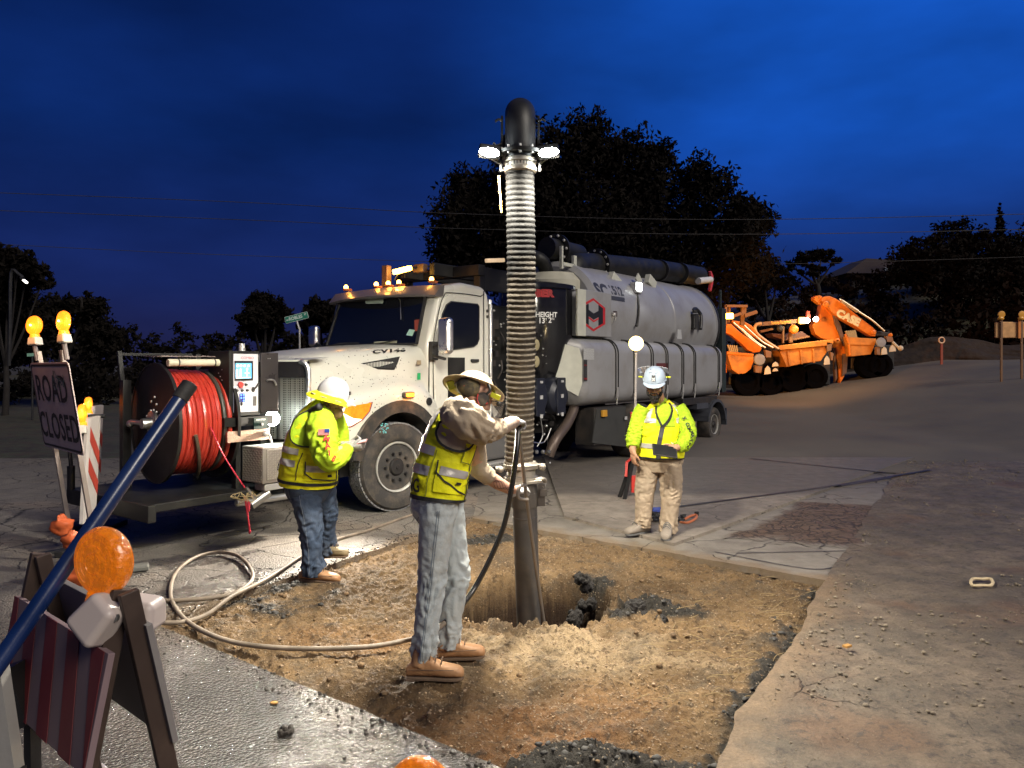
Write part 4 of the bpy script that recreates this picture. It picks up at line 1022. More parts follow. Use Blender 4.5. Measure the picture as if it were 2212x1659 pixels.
mb = MB(); mb.box((-1.38, -.038, .80), (.05, .012, .018)); mb.box((-1.38, -.038, .77), (.016, .012, .07)); mb.box((-1.38, -.038, .735), (.055, .012, .016)); mb.build('t_handle', steel, lt)
mb = MB(); mb.bx((-1.68, .02, .49), (-1.45, .2, .56)); mb.build('bracket', galv, tbx, bevel=.01)
# control cabinet
cb = empty('control_cabinet', (0, 0, 0)); cb.parent = truck; WM[cb.name] = wm(truck)
mb = MB(); mb.bx((-1.90, .30, 1.24), (-1.55, .68, 1.90)); mb.build('cabinet_body', black_paint, cb, bevel=.006)
mb = MB(); mb.bx((-1.855, .292, 1.28), (-1.575, .30, 1.87)); pn = mb.build('control_panel', mat('panel_face', (.55, .53, .54), .4, emis=(.75, .72, .9), es=.10), cb)
cq = lambda x, z: Vector((-1.855 + .28 * x, .290, 1.87 - .59 * z))
mb = MB(); mb.bx(cq(.03, .12), cq(.76, .46) + Vector((0, -.012, 0))); sc_ = mb.build('screen_bezel', black_paint, pn)
mb = MB(); mb.bx(cq(.05, .16) + Vector((0, -.013, 0)), cq(.68, .42) + Vector((0, -.016, 0))); mb.build('screen', mat('screen_glow', (.1, .4, .6), .3, emis=(.12, .55, .85), es=1.1), sc_)
mb = MB(); sg = mat('screen_white', (.9, .95, 1), .4, emis=(.8, .95, 1), es=1.5)
for x in (.12, .25, .40, .56): mb.lathe(cq(x, .205) + Vector((0, -.017, 0)), (0, -1, 0), [(0, .012), (.001, .012)], 12)
mb.lathe(cq(.50, .26) + Vector((0, -.017, 0)), (0, -1, 0), [(0, .011), (.001, .011)], 12)
mb.box(cq(.24, .33) + Vector((0, -.017, 0)), (.016, .001, .085)); mb.box(cq(.09, .34) + Vector((0, -.017, 0)), (.02, .001, .08)); mb.box(cq(.5, .33) + Vector((0, -.017, 0)), (.05, .001, .008)); mb.box(cq(.5, .33) + Vector((0, -.017, 0)), (.008, .001, .06)); mb.box(cq(.36, .408) + Vector((0, -.017, 0)), (.16, .001, .008))
mb.build('screen_graphics', sg, sc_)
mb = MB(); mb.lathe(cq(.24, .53), (0, -1, 0), [(0, .022), (.012, .022), (.012, .03), (.03, .028)], 16); mb.build('stop_button', mat('red_knob', (.6, .05, .04), .3), pn, smooth=True, angle=30)
mb = MB()
for x in (.12, .33, .54): mb.lathe(cq(x, .63), (0, -1, 0), [(0, .015), (.02, .011)], 10)
mb.lathe(cq(.48, .53), (0, -1, 0), [(0, .014), (.02, .012)], 10); mb.tube([cq(.80, .62), cq(.84, .58) + Vector((0, -.03, 0)), cq(.92, .50) + Vector((0, -.05, 0))], .010, 8, 3); mb.ball(cq(.80, .62), (.022, .012, .028)); mb.box(cq(.86, .82), (.035, .008, .10)); mb.ball(cq(.32, .86), (.014, .01, .02))
mb.build('switches', black_rubber, pn)
mb = MB(); mb.box(cq(.34, .755), (.062, .006, .088)); bp_ = mb.build('blue_keypad', mat('navy', (.01, .02, .12), .4), pn)
mb = MB()
for i in range(2):
    for j in range(3):
        if (i, j) != (0, 2): mb.lathe(cq(.34 + (i - .5) * .11, .755 + (j - 1) * .05) + Vector((0, -.004, 0)), (0, -1, 0), [(0, .010), (.002, .010)], 10)
mb.build('lit_keys', mat('blue_glow', (.1, .2, 1), .4, emis=(.03, .12, 1), es=2.2), bp_)
lettering('COMBO', lambda x, y: cq(.55, .07) + Vector((x, -.001, y)), .034, red_flat, pn, sx=1.2)
lettering('MAIN POWER', lambda x, y: cq(.35, .585) + Vector((x, -.001, y)), .014, red_flat, pn)
mb = MB(); dr = Matrix.Rotation(R(-14), 3, 'Z'); dc = Vector((-1.455, .272, 1.575)); mb.box(dc, (.19, .022, .62), dr); dd_ = mb.build('door', mat('door_brown_black', (.05, .042, .042), .28, .5, coat=.3), cb, bevel=.006)
mb = MB(); mb.tube([dc + Vector((-.04, -.02, .02)), dc + Vector((-.03, -.05, .03)), dc + Vector((.02, -.06, .02)), dc + Vector((.045, -.06, -.03))], .009, 8, 3); mb.split('handle', steel, dd_, smooth=True)
mb = MB()
for i in range(3): mb.ball(dc + Vector((-.03 + .03 * i, -.022 + .007 * i, .25)), .006, 8, 5)
for i in range(7): mb.ball((-1.905, .42 + .03 * (i % 3), 1.50 + .035 * i), .006, 8, 5)
mb.build('rivet', steel, cb)
mb = MB(); mb.cyl((-1.66, .45, 1.90), (-1.66, .45, 1.98), .034, .03, 14); mb.build('cap', galv, cb, smooth=True)
aux = mat('green_black', (.012, .03, .026), .4)
mb = MB(); mb.bx((-1.98, .25, 1.14), (-1.42, .5, 1.23)); mb.build('shelf', black_paint, cb)
mb = MB(); mb.bx((-1.66, .235, 1.10), (-1.50, .25, 1.215)); ap = mb.build('speed_panel', aux, cb); lettering('AUX SPEED', lambda x, y: Vector((-1.58 + x, .233, 1.195 + y)), .022, white_flat, ap)
mb = MB(); mb.lathe((-1.58, .235, 1.15), (0, -1, 0), [(0, .02), (.03, .014)], 12); mb.build('knob', steel, ap)
mb = MB(); mb.bx((-1.98, .2, .99), (-1.50, .23, 1.10)); mb.build('label_plate', mat('copper_glitter', (.42, .29, .22), .35, .6, bump=.6, bs=60), cb)
mb = MB(); mb.tube([(-1.56, .19, 1.05), (-1.54, .15, 1.04), (-1.52, .14, .96), (-1.50, .14, .90)], .012, 8, 3); mb.ball((-1.56, .18, 1.05), .03); mb.build('lever', mat('pale_lever', (.6, .6, .58), .3, .4), cb, smooth=True)
# LED flood on the nose
lp = T(590, 904, .42); mb = MB(); mb.lathe(lp + Vector((.03, .03, 0)), (-.85, -.5, 0), [(-.03, .05), (.03, .062)], 20); ld = mb.build('led_flood', black_paint, truck)
led_hot = mat('led_hot', (1, 1, 1), .5, emis=(.82, 1.0, .94), es=55)
mb = MB(); mb.lathe(lp + Vector((.03, .03, 0)), (-.85, -.5, 0), [(.031, .03), (.033, .082), (.05, .075), (.06, .03)], 20); mb.build('lens', led_hot, ld, smooth=True)
aim(lamp('led_flood_beam', WT(lp + Vector((-.12, -.12, 0))), 190, (.90, 1, .96), .05, 'SPOT', spot_size=R(104), spot_blend=.5), WT(lp + Vector((-2.4, -1.3, -1.0))))
# hose reel
rc = Vector((-2.38, .90, 1.18)); RR = .60
rl = empty('hose_reel', (0, 0, 0)); rl.parent = truck; rq = Matrix.Rotation(R(-6), 3, 'Z'); rl.rotation_euler = (0, 0, R(-6)); rl.location = rc - rq @ rc + Vector((.03, -.06, 0)); WM[rl.name] = wm(truck) @ Matrix.Translation(rl.location) @ Matrix.Rotation(R(-6), 4, 'Z')
for du, nm in ((-.02, 'flange'), (.56, 'flange')):
    mb = MB(); mb.lathe(rc + Vector((du, 0, 0)), (1, 0, 0), [(-.008, .02), (-.008, RR - .02), (-.016, RR - .015), (-.016, RR), (.016, RR), (.016, RR - .015), (.008, RR - .02), (.008, .02)], 72); mb.build(nm, black_paint, rl, smooth=True, angle=30)
mb = MB(); mb.lathe(rc, (1, 0, 0), [(0, .36), (.54, .36)], 40); mb.build('drum', black_paint, rl, smooth=True, angle=30)
hose_red = mat('red_hose', (0.46, 0.040, 0.024), 0.3, var=.15, vs=12, coat=.4, bump=.1, bs=40)
hose_dk = mat('dark_hose', (0.05, 0.048, 0.04), 0.4)
def coil(u0, u1, turns, r, tr, m, nm, wob=.010):
    mb = MB(); P = []; N = int(turns * 44)
    for i in range(N + 1):
        t = i / N; a = 2 * math.pi * turns * t; rr_ = r + wob * math.sin(3.1 * a + 2) * .4 + wob * noise.noise(Vector((a * .4, u0, 0)))
        P.append(rc + Vector((u0 + (u1 - u0) * t + wob * noise.noise(Vector((a * .5, 5, u0))), math.cos(a) * rr_, math.sin(a) * rr_)))
    mb.tube(P, tr, 8); return mb.build(nm, m, rl, smooth=True)
coil(.03, .42, 8, .505, .0265, hose_red, 'red_hose_coil'); coil(.05, .40, 7, .465, .0265, hose_red, 'red_hose_coil'); coil(.435, .475, 1, .505, .022, hose_dk, 'dark_hose_coil'); coil(.49, .53, 1.2, .505, .024, hose_red, 'red_hose_coil')
mb = MB(); mb.tube([rc + Vector((.14 + .30 * t, math.cos(a) * .555, math.sin(a) * .555)) for t, a in [(i / 12, R(190 + 100 * i / 12)) for i in range(13)]], .02, 8); mb.build('dark_hose_coil', mat('brown_hose', (.10, .075, .05), .4), rl, smooth=True)
mb = MB(); mb.lathe(rc + Vector((-.03, 0, 0)), (-1, 0, 0), [(0, .12), (.03, .12), (.035, .06), (.12, .05)], 20); mb.cyl(rc + Vector((-.1, 0, 0)), rc + Vector((-.12, .35, -.0)), .025); mb.ball(rc + Vector((-.12, .36, -.02)), .04); mb.build('swivel_joint', steel, rl, smooth=True)
mb = MB()
for a, rr_ in [(R(x), y) for x, y in ((95, .26), (75, .22), (110, .2), (60, .14), (90, .13), (120, .13), (20, .18), (5, .24), (150, .16))]: mb.lathe(rc + Vector((-.03, math.cos(a) * rr_, math.sin(a) * rr_)), (-1, 0, 0), [(0, .014), (.012, .012)], 8)
mb.build('bolt', steel, rl)
mb = MB(); mb.bar(rc + Vector((-.12, .5, -.7)), rc + Vector((-.12, .5, .42)), .08, .1); mb.bar(rc + Vector((-.12, .5, .1)), rc + Vector((-.14, .62, .72)), .04, .04); mb.bar(rc + Vector((-.14, .62, .69)), rc + Vector((.62, .62, .69)), .03, .03)
mb.bar(rc + Vector((.62, -.40, -.7)), rc + Vector((.62, -.40, .0)), .05, .1); mb.bar(rc + Vector((.62, .5, -.7)), rc + Vector((.62, .5, .7)), .05, .08); mb.split('reel_frame', black_paint, rl)
mb = MB(); a0 = rc + Vector((-.02, -.30, .60)); mb.cyl(a0, a0 + Vector((.56, 0, 0)), .036, None, 20); ro = mb.build('guide_roller', mat('ivory_pipe', (.62, .58, .44), .4, dirt=(.2, .16, .1), dirta=.3), rl, smooth=True)
mb = MB()
for x in (.10, .46): mb.lathe(a0 + Vector((x, 0, 0)), (1, 0, 0), [(-.006, .038), (.006, .038)], 20)
mb.build('clamp_band', black_rubber, ro)
mb = MB(); g0 = rc + Vector((-.06, .15, .66)); 
for y in (0, -.2, -.40): mb.bx(g0 + Vector((0, y, 0)), g0 + Vector((.56, y + .05, .008)))
for x in (0, .24, .5): mb.bx(g0 + Vector((x, -.39, .002)), g0 + Vector((x + .06, .04, .009)))
mb.build('guard_grid', mat('grey_brown_bracket', (.17, .13, .12), .4, .3), rl)
mb = MB(); mb.tube([rc + Vector((.28, -.56, -.02)), rc + Vector((.38, -.62, -.3)), rc + Vector((.52, -.78, -.62))], .007, 6, 3); mb.tube([rc + Vector((.52, -.78, -.70)), rc + Vector((.535, -.79, -.82)), rc + Vector((.56, -.80, -1.04))], lambda t: .012 - .004 * t, 6, 3); mb.build('tie_rope', mat('red_rope', (.55, .03, .06), .6), rl)
mb = MB(); mb.ball(rc + Vector((.55, -.80, -.80)), (.016, .012, .06)); mb.ball(rc + Vector((.56, -.80, -1.05)), (.012, .012, .025)); mb.split('rope_knot', mat('red_rope', (0, 0, 0)), rl)
mb = MB()
for i in range(14):
    a = rc + Vector((.44 + .16 * random.random(), -.80, -.68 + random.uniform(-.03, .03))); mb.tube([a, a + Vector((random.uniform(-.1, .1), -.03, random.uniform(-.07, .04))), a + Vector((random.uniform(-.14, .14), -.03, random.uniform(-.12, .03)))], .003, 4, 2)
mb.build('twine_tangle', mat('straw_twine', (.42, .32, .17), .8), rl)
mb = MB(); mb.cyl((-1.95, .10, .40), (-1.35, .06, .40), .035); mb.cyl((-1.75, .08, .42), (-1.86, .06, .55), .014); mb.cyl((-1.80, .09, .36), (-1.60, .08, .46), .05); mb.build('drain_valve', steel, truck, smooth=True)
mb = MB(); mb.cyl((-2.95, 1.32, .55), (-2.95, 1.32, .78), .035); mb.tube([(-2.95, 1.32, .78), (-2.93, 1.36, 1.2), (-2.6, 1.4, 1.24)], .02, 8, 5); mb.build('feed_pipe', dark_steel, truck, smooth=True)

# --- frames over the cab
mb = MB(); mb.bx((1.75, .9, 3.06), (4.4, 1.0, 3.24)); mb.bx((1.75, 1.5, 3.06), (4.4, 1.6, 3.24)); mb.bx((2.2, .42, 2.2), (2.34, .54, 3.20)); mb.bx((2.2, 1.9, 2.2), (2.34, 2.02, 3.20)); mb.bx((2.15, .4, 3.06), (2.3, 2.1, 3.22)); mb.bx((2.35, .45, 2.86), (3.3, .5, 3.2)); mb.bx((3.3, .45, 2.2), (3.4, .55, 3.25))
mb.split('boom_cradle', black_paint, truck, bevel=.01)
mb = MB(); c = T(908, 580, 1.2); mb.box(c, (.1, .22, .13)); c2 = T(835, 597, 1.5); mb.box(c2, (.10, .12, .32)); mb.split('lamp_box', mat('brown_black_box', (.09, .05, .03), .45), truck, bevel=.02)
mb = MB(); a = T(852, 588, 1.25); b = T(886, 579, 1.25); mb.bar(a, b, .09, .07); lb = mb.build('beacon_bar', mat('amber_hot', (1, .5, .05), .3, emis=(1, .48, .06), es=13), truck, bevel=.015)
mb = MB(); mb.bar(b, T(930, 575, 1.2), .03, .03); mb.bar(T(860, 592, 1.25), T(852, 606, 1.25), .012, .012); mb.build('beacon_arm', black_paint, truck)
lamp('beacon_light', WT((a + b) / 2 + Vector((-.15, 0, -.02))), 6, (1, .42, .08), .06)
mb = MB(); a = T(1050, 563, .6); b = T(1088, 562, .6); mb.bar(a, b, .06, .06); mb.build('warning_strobe', mat('strobe_lens', (.6, .45, .35), .15, emis=(1, .7, .4), es=.35, bump=.6, bs=60), truck, bevel=.012)
# --- machinery between cab and tanks
mb = MB(); mb.bx((2.2, .75, .95), (4.9, 2.1, 2.7)); mb.build('machinery_housing', black_paint, truck, bevel=.02)
rg = random.Random(11); mb = MB(); mb2 = MB()
for i in range(110):
    u = rg.uniform(2.25, 4.6); z = rg.uniform(.5, 2.5); v = rg.uniform(.45, .75)
    if rg.random() < .5: mb.box((u, v, z), (rg.uniform(.04, .22), .1, rg.uniform(.04, .22)))
    else:
        d = Vector((rg.uniform(-.3, .3), rg.uniform(-.05, .05), rg.uniform(-.4, .4))); mb.tube([(u, v, z), Vector((u, v - .05, z)) + d * .5, Vector((u, v, z)) + d], rg.uniform(.008, .022), 6, 3)
for i in range(70):
    u = rg.uniform(2.2, 4.3); z = rg.uniform(.6, 2.6); mb2.lathe((u, .46, z), (0, -1, 0), [(0, rg.uniform(.008, .022)), (.02, .008)], 8)
mb.build('hydraulic_clutter', dark_machine, truck, kind='stuff'); mb2.build('fittings', galv, truck, kind='stuff')
# blower housings
for i, (px, py) in enumerate(((1168, 858), (1213, 855))):
    c = T(px - 4, py, .28); mb = MB(); pr = [(0, .30), (.12, .31), (.20, .28), (.235, .22), (.25, .2)]
    mb.lathe(Vector((c.x, .50, c.z)), (0, -1, 0), pr, 28)
    o = mb.build('blower_housing', mat('navy_black', (.012, .014, .024), .4), truck, smooth=True, angle=30)
    mb = MB(); mb.bx((c.x - .12, .235, c.z - .30), (c.x + .12, .26, c.z + .30)); mb.build('cover_plate', mat('navy_black', (0, 0, 0)), o, bevel=.01)
    mb = MB()
    for dz in (.24, 0, -.30): mb.box((c.x, .228, c.z + dz), (.07, .01, .035 if dz > 0 else .06))
    mb.build('label_tag', mat('label_white', (.42, .42, .42), .5), o)
mb = MB(); mb.tube([T(1241, 845, .4), T(1240, 880, .35), T(1225, 915, .3), T(1200, 950, .25), T(1185, 985, .3)], .085, 14, 6); mb.build('suction_pipe', mat('pipe_brown', (.12, .09, .075), .4, .4, dirt=(.06, .04, .03)), truck, smooth=True)
mb = MB()
for px in (1158, 1172, 1184): c = T(px, 976, .2); mb.lathe(c, (0, -1, 0), [(0, .035), (.03, .03), (.035, .02)], 12)
for px, py in ((1152, 945), (1175, 938), (1195, 960), (1187, 1000), (1205, 895), (1180, 920)): c = T(px, py, .25); mb.ball(c, .025, 8, 6)
mb.build('valve', steel, truck, smooth=True)
mb = MB(); mb.tube([T(1168, 905, .2), T(1172, 940, .2), T(1160, 965, .2)], .01, 6, 4); mb.tube([T(1190, 925, .2), T(1175, 955, .2), T(1150, 955, .2)], .01, 6, 4); mb.build('hydraulic_line', steel, truck)
for py in (745, 781):
    c = T(1153, py, .3); mb = MB(); mb.lathe(c, (0, -1, 0), [(0, .09), (.05, .09), (.06, .06)], 20); mb.build('filter_cap', mat('tan_cap', (.35, .30, .17), .5), truck, smooth=True, angle=30)
# cyclone drum
dcx = 4.30; mb = MB(); mb.lathe((dcx, .90, 0), (0, 0, 1), [(1.15, .30), (1.5, .50), (2.2, .64), (3.02, .64), (3.03, .68), (3.10, .68), (3.12, .62), (3.18, .3)], 40); drum = mb.build('filter_drum', mat('gloss_black', (.010, .010, .012), .14, coat=.5), truck, smooth=True, angle=30)
def on_drum(px, py, dx, dz):
    # find the angle on the drum seen at px
    best = None
    for i in range(0, 360):
        a = math.pi * i / 360; p = Vector((dcx - .645 * math.cos(a), .90 - .645 * math.sin(a), 0)); q = wm(truck) @ p
        x = CX + FPX * q.x / q.y
        if best is None or abs(x - px) < best[0]: best = (abs(x - px), a, q.y)
    a = best[1] + dx / .645; z = CAM_Z - (py - HY) / FPX * best[2] + dz
    return Vector((dcx - .647 * math.cos(a), .90 - .647 * math.sin(a), z))
lettering('BER', lambda x, y: on_drum(1176, 634, x, y), .155, red_flat, drum, bold=.012, sx=1.15, cell=.03)
lettering('BER', lambda x, y: on_drum(1176, 634, x, y) + (on_drum(1176, 634, x, y) - Vector((dcx, .9, on_drum(1176, 634, x, y).z))).normalized() * .003, .155, black_flat, drum, bold=-.0045, sx=1.15, cell=.03)
lettering('HEIGHT', lambda x, y: on_drum(1181, 680, x, y), .115, white_flat, drum, bold=.003, cell=.03, sx=.92)
lettering('13', lambda x, y: on_drum(1170, 693, x, y), .125, white_flat, drum, bold=.003, cell=.03, sx=.92)
lettering('FT', lambda x, y: on_drum(1178, 690, x, y), .055, white_flat, drum, cell=.03)
lettering('2', lambda x, y: on_drum(1188, 692, x, y), .125, white_flat, drum, bold=.003, cell=.03, sx=.92)
lettering('IN', lambda x, y: on_drum(1194, 689, x, y), .055, white_flat, drum, cell=.03)
# logo cabinet
mb = MB(); mb.bx((4.70, .16, 2.26), (5.62, .60, 3.05)); lc = mb.build('logo_cabinet', tank_grey, truck, bevel=.012)
mb = MB(); mb.bx((4.36, .30, 2.26), (4.69, .66, 3.02)); mb.build('cabinet_edge', tank_grey, lc, bevel=.01)
mb = MB(); mb.bx((4.42, .13, 2.25), (4.69, .175, 3.04)); mb.build('cabinet_door', cream_paint, lc, bevel=.01)
lx0 = T(1282, 680, .155)
def hexo(r, sx_=1.0, n=6): return [(math.sin(math.pi / 3 * i) * r * sx_, math.cos(math.pi / 3 * i) * r) for i in range(n)]
def flat_prism(pts, y, m, nm, th=.003):
    mb = MB(); mb.prism([(lx0.x + a * 1.28, y, lx0.z + b * .78) for a, b in pts], (0, th, 0)); return mb.build(nm, m, lc)
hr = .37
flat_prism(hexo(hr, 1.0), .156, red_flat, 'logo_border'); flat_prism(hexo(hr - .055, 1.0), .153, tank_grey, 'logo_field')
for s in (-1, 1):
    flat_prism([(s * .25, .17), (s * .25, -.17), (s * .13, -.235), (s * .13, .235)], .150, black_flat, 'logo_bar')
    flat_prism([(s * .275, .19), (s * .275, -.19), (s * .25, -.17), (s * .25, .17)], .150, red_flat, 'logo_edge')
flat_prism([(-.13, .10), (0, .03), (.13, .10), (.13, -.04), (0, -.11), (-.13, -.04)], .1495, black_flat, 'logo_bar')
flat_prism([(-.13, -.055), (0, -.125), (.13, -.055), (.13, -.09), (0, -.165), (-.13, -.09)], .149, red_flat, 'logo_edge')
mb = MB(); c = T(1329, 678, .155); mb.box(c, (.14, .004, .10)); mb.build('data_plate', mat('brown_plate', (.05, .03, .025), .5), truck)
# main debris tank
TV, TZ, TR = 1.18, 2.69, .98
mb = MB(); mb.lathe((0, TV, TZ), (1, 0, 0), [(5.15, .3), (5.18, TR * .9), (5.25, TR), (8.4, TR), (8.42, TR + .012), (8.46, TR + .012), (8.48, TR), (10.7, TR), (10.72, TR + .03), (10.85, TR + .03), (10.87, TR * .99), (11.05, TR * .93), (11.22, TR * .72), (11.33, TR * .4), (11.36, .05)], 72)
tk = mb.build('debris_tank', tank_grey, truck, smooth=True, angle=30)
mb = MB(); mb.lathe((0, TV, TZ), (1, 0, 0), [(10.73, TR + .032), (10.84, TR + .032)], 72); mb.build('tank_ring', black_paint, tk, smooth=True, angle=30)
def on_tank(px, py, s, h, off=.004):
    lo, hi = .3, 1.1; best = None
    for i in range(80):
        a = R(i * 1.2 - 10); v = TV - (TR + off) * math.cos(a); z = TZ + (TR + off) * math.sin(a); p = T(px, py, v)
        if best is None or abs(p.z - z) < best[0]: best = (abs(p.z - z), a, p.x)
    a = best[1] + h / TR; return Vector((best[2] + s, TV - (TR + off) * math.cos(a), TZ + (TR + off) * math.sin(a)))
dkl = mat('charcoal_lettering', (.03, .03, .035), .5)
lettering('SC', lambda x, y: on_tank(1302, 630, x, y), .42, dkl, tk, bold=.018, cell=.1, sx=.95)
lettering('1512', lambda x, y: on_tank(1331, 629, x, y), .27, dkl, tk, bold=.008, cell=.1, sx=.95)
for py in (642, 648):
    mb = MB(); P = [on_tank(1331, py, s, h, .006) for s in (-.33, 0, .33) for h in (-.022, .022)]; mb.add(P, [(0, 2, 3, 1), (2, 4, 5, 3)]); mb.build('logo_stripe', dkl, tk)
# tank fittings
mb = MB(); p = on_tank(1318, 722, 0, 0, 0); mb.cyl(p, p + Vector((0, -.06, .12)), .04); mb.ball(p + Vector((0, -.07, .15)), .045); mb.cyl(p + Vector((.1, -.05, .05)), p + Vector((.1, -.06, .2)), .012); mb.build('relief_valve', galv, tk, smooth=True)
mb = MB(); p = T(1501, 690, .15); mb.cyl(p - Vector((0, 0, .22)), p + Vector((0, 0, .12)), .09); mb.cyl(p + Vector((0, 0, .14)), p + Vector((0, 0, .2)), .06); mb.build('vent_filter', dark_steel, truck, smooth=True)
mb = MB(); mb.tube([p + Vector((.3, 0, -.2)), p + Vector((.45, .05, .1)), p + Vector((.3, .1, .25)), p + Vector((.1, .1, .2))], .045, 10, 5); mb.build('vent_pipe', dark_steel, truck, smooth=True)
mb = MB(); p = T(1468, 722, .1); mb.prism([p + Vector((-.12, 0, -.1)), p + Vector((.12, 0, -.1)), p + Vector((.08, 0, .1)), p + Vector((-.08, 0, .1))], (0, .02, 0)); mb.build('lifting_lug', mat('label_white', (0, 0, 0)), truck)
# rear door mast
mb = MB(); mb.bx((11.35, .3, 1.1), (11.6, 2.0, 3.15)); mb.bx((11.38, .35, 3.15), (11.44, .42, 3.6)); mb.split('rear_frame', mat('green_black2', (.02, .03, .03), .5), truck, bevel=.02)
mb = MB(); a = T(1508, 607, .9); b = T(1535, 604, .9); mb.cyl(a, b, .08); mb.build('door_arm', mat('pale_arm', (.62, .60, .60), .4), truck, smooth=True)
mb = MB(); mb.prism([b + Vector((0, -.02, .22)), b + Vector((.14, -.02, .1)), b + Vector((.14, -.02, -.05)), b + Vector((0, -.02, -.30)), b + Vector((-.08, -.02, -.28)), b + Vector((.04, -.02, 0)), b + Vector((-.06, -.02, .2))], (0, .06, 0)); mb.build('door_latch', mat('red_latch', (.5, .05, .06), .4), truck)
# top boom pipe along the tank
mb = MB(); P = [T(1238, 640, .95), T(1236, 600, .95), T(1240, 577, .95), T(1262, 573, 1.0), T(1310, 575, 1.05), T(1420, 584, 1.1), T(1510, 596, 1.15)]
mb.tube(P, .235, 20, 6); mb.build('boom_pipe', black_paint, truck, smooth=True)
for px, py, rr_ in ((1286, 574, .34), (1424, 584, .25), (1468, 590, .25)):
    c = T(px, py, 1.05); mb = MB(); mb.lathe(c, (1, -.02, .05), [(-.02, rr_), (.02, rr_)], 32); o = mb.build('pipe_flange', black_paint if rr_ > .3 else dark_steel, truck, smooth=True, angle=30)
    if rr_ > .3:
        mb = MB()
        for i in range(12): a = math.pi * 2 * i / 12; mb.lathe(c + Vector((-.02, math.cos(a) * .29, math.sin(a) * .29)), (-1, 0, 0), [(0, .028), (.03, .022)], 6)
        mb.build('flange_bolt', galv, o, kind='stuff')
for px, py in ((1327, 606), (1405, 610)):
    c = T(px, py, .55); mb = MB(); mb.box(c, (.34, .12, .2), Matrix.Rotation(R(25), 3, 'Y')); mb.build('pipe_saddle', cream_paint, truck, bevel=.01)
mb = MB(); c = T(1195, 598, 1.1); mb.lathe(c - Vector((0, 0, .25)), (0, 0, 1), [(-.2, .55), (.15, .55), (.3, .4), (.33, .1)], 30); mb.build('dust_collector', mat('cream_collector', (.42, .40, .32), .5), truck, smooth=True, angle=30)
mb = MB(); mb.bx(c + Vector((-.25, -.35, .1)), c + Vector((-.20, -.3, .5))); mb.bx(c + Vector((.15, -.35, .1)), c + Vector((.25, -.3, .38))); mb.bx(c + Vector((-.22, -.35, .16)), c + Vector((.2, -.3, .22))); mb.build('collector_bracket', cream_paint, truck)
# boom from the truck forward to the hose head
HX, HD = 0.058, 5.2
boomA = wm(truck).inverted() @ Vector((HX - .02, HD + .30, 3.38)); boomB = T(1138, 548, 1.15)
mb = MB(); mb.tube([boomA, boomA.lerp(boomB, .35), boomA.lerp(boomB, .7), boomB, boomB + Vector((.5, 0, -.1)), boomB + Vector((.7, 0, -.5))], .13, 18, 5); mb.build('boom', black_paint, truck, smooth=True)
mb = MB(); p = T(1200, 540, 1.2); mb.lathe(p, (1, .1, 0), [(-.03, .30), (.03, .30)], 28); mb.cyl(p - Vector((.3, 0, 0)), p + Vector((.8, 0, 0)), .2); mb.build('boom_swivel', black_paint, truck, smooth=True, angle=30)
mb = MB()
for i in range(10): a = math.pi * 2 * i / 10; mb.ball(p + Vector((-.04, math.cos(a) * .26, math.sin(a) * .26)), .028, 8, 5)
mb.build('swivel_bolt', galv, truck, kind='stuff')
# tank lamp with its cable
ldc = T(1374, 622, .35); mb = MB(); mb.box(ldc, (.26, .14, .22)); tl2 = mb.build('tank_floodlight', mat('label_white', (0, 0, 0)), truck, bevel=.02)
mb = MB(); mb.box(ldc + Vector((-.02, -.075, .02)), (.2, .02, .15)); mb.build('lens', mat('flood_warm', (1, 1, 1), .5, emis=(.95, 1, .95), es=9), tl2)
mb = MB(); mb.box(ldc + Vector((-.2, .05, -.16)), (.16, .03, .12), Matrix.Rotation(R(30), 3, 'Y')); mb.box(ldc + Vector((.22, .05, -.16)), (.16, .03, .12), Matrix.Rotation(R(-30), 3, 'Y')); mb.box(ldc + Vector((.3, .1, .2)), (.2, .03, .16), Matrix.Rotation(R(40), 3, 'Y')); mb.build('bracket', cream_paint, tl2)
aim(lamp('tank_flood_beam', WT(ldc + Vector((-.05, -.2, 0))), 60, (1, .97, .9), .07, 'SPOT', spot_size=R(150), spot_blend=.8), WT(ldc + Vector((0, -3, -1.6))))
mb = MB(); mb.tube([ldc + Vector((0, -.02, -.1)), on_tank(1380, 660, 0, 0, .03), on_tank(1377, 700, 0, 0, .04), on_tank(1374, 722, 0, 0, .05)], .022, 8, 6); mb.build('lamp_cable', black_rubber, tl2, smooth=True)
# water tank: rounded long box with a chamfered nose, and straps round it
def wt_section(u):
    f = lambda xs, ys: float(np.interp(u, xs, ys))
    zt = 2.22; zb = f([3.95, 4.12, 4.38, 4.52, 4.62], [1.95, 1.55, 1.25, 1.10, 1.06]); v0 = f([3.95, 4.2, 4.46, 4.58], [.70, .42, .10, .05])
    r = f([3.95, 4.6], [.03, .26]); P = []
    for cxv, cz, a0 in ((v0 + r, zb + r, 270), (v0 + r, zt - r, 180), (1.1 - r * .3, zt - .05, 90), (1.1 - r * .3, zb + .05, 0)):
        rr_ = r if a0 in (270, 180) else .05
        for i in range(7):
            a = R(a0 - 90 * i / 6); P.append((u, cxv + rr_ * math.cos(a), cz + rr_ * math.sin(a)))
    return P
us2 = [3.95, 4.2, 4.46, 4.52, 4.58, 4.66, 7.9, 10.6, 10.66, 10.7]
rows = [wt_section(u) for u in us2]; mb = MB(); k = len(rows[0])
rows[-1] = [(p[0] + .04, .55 + (p[1] - .55) * .93, 1.64 + (p[2] - 1.64) * .93) for p in rows[-1]]
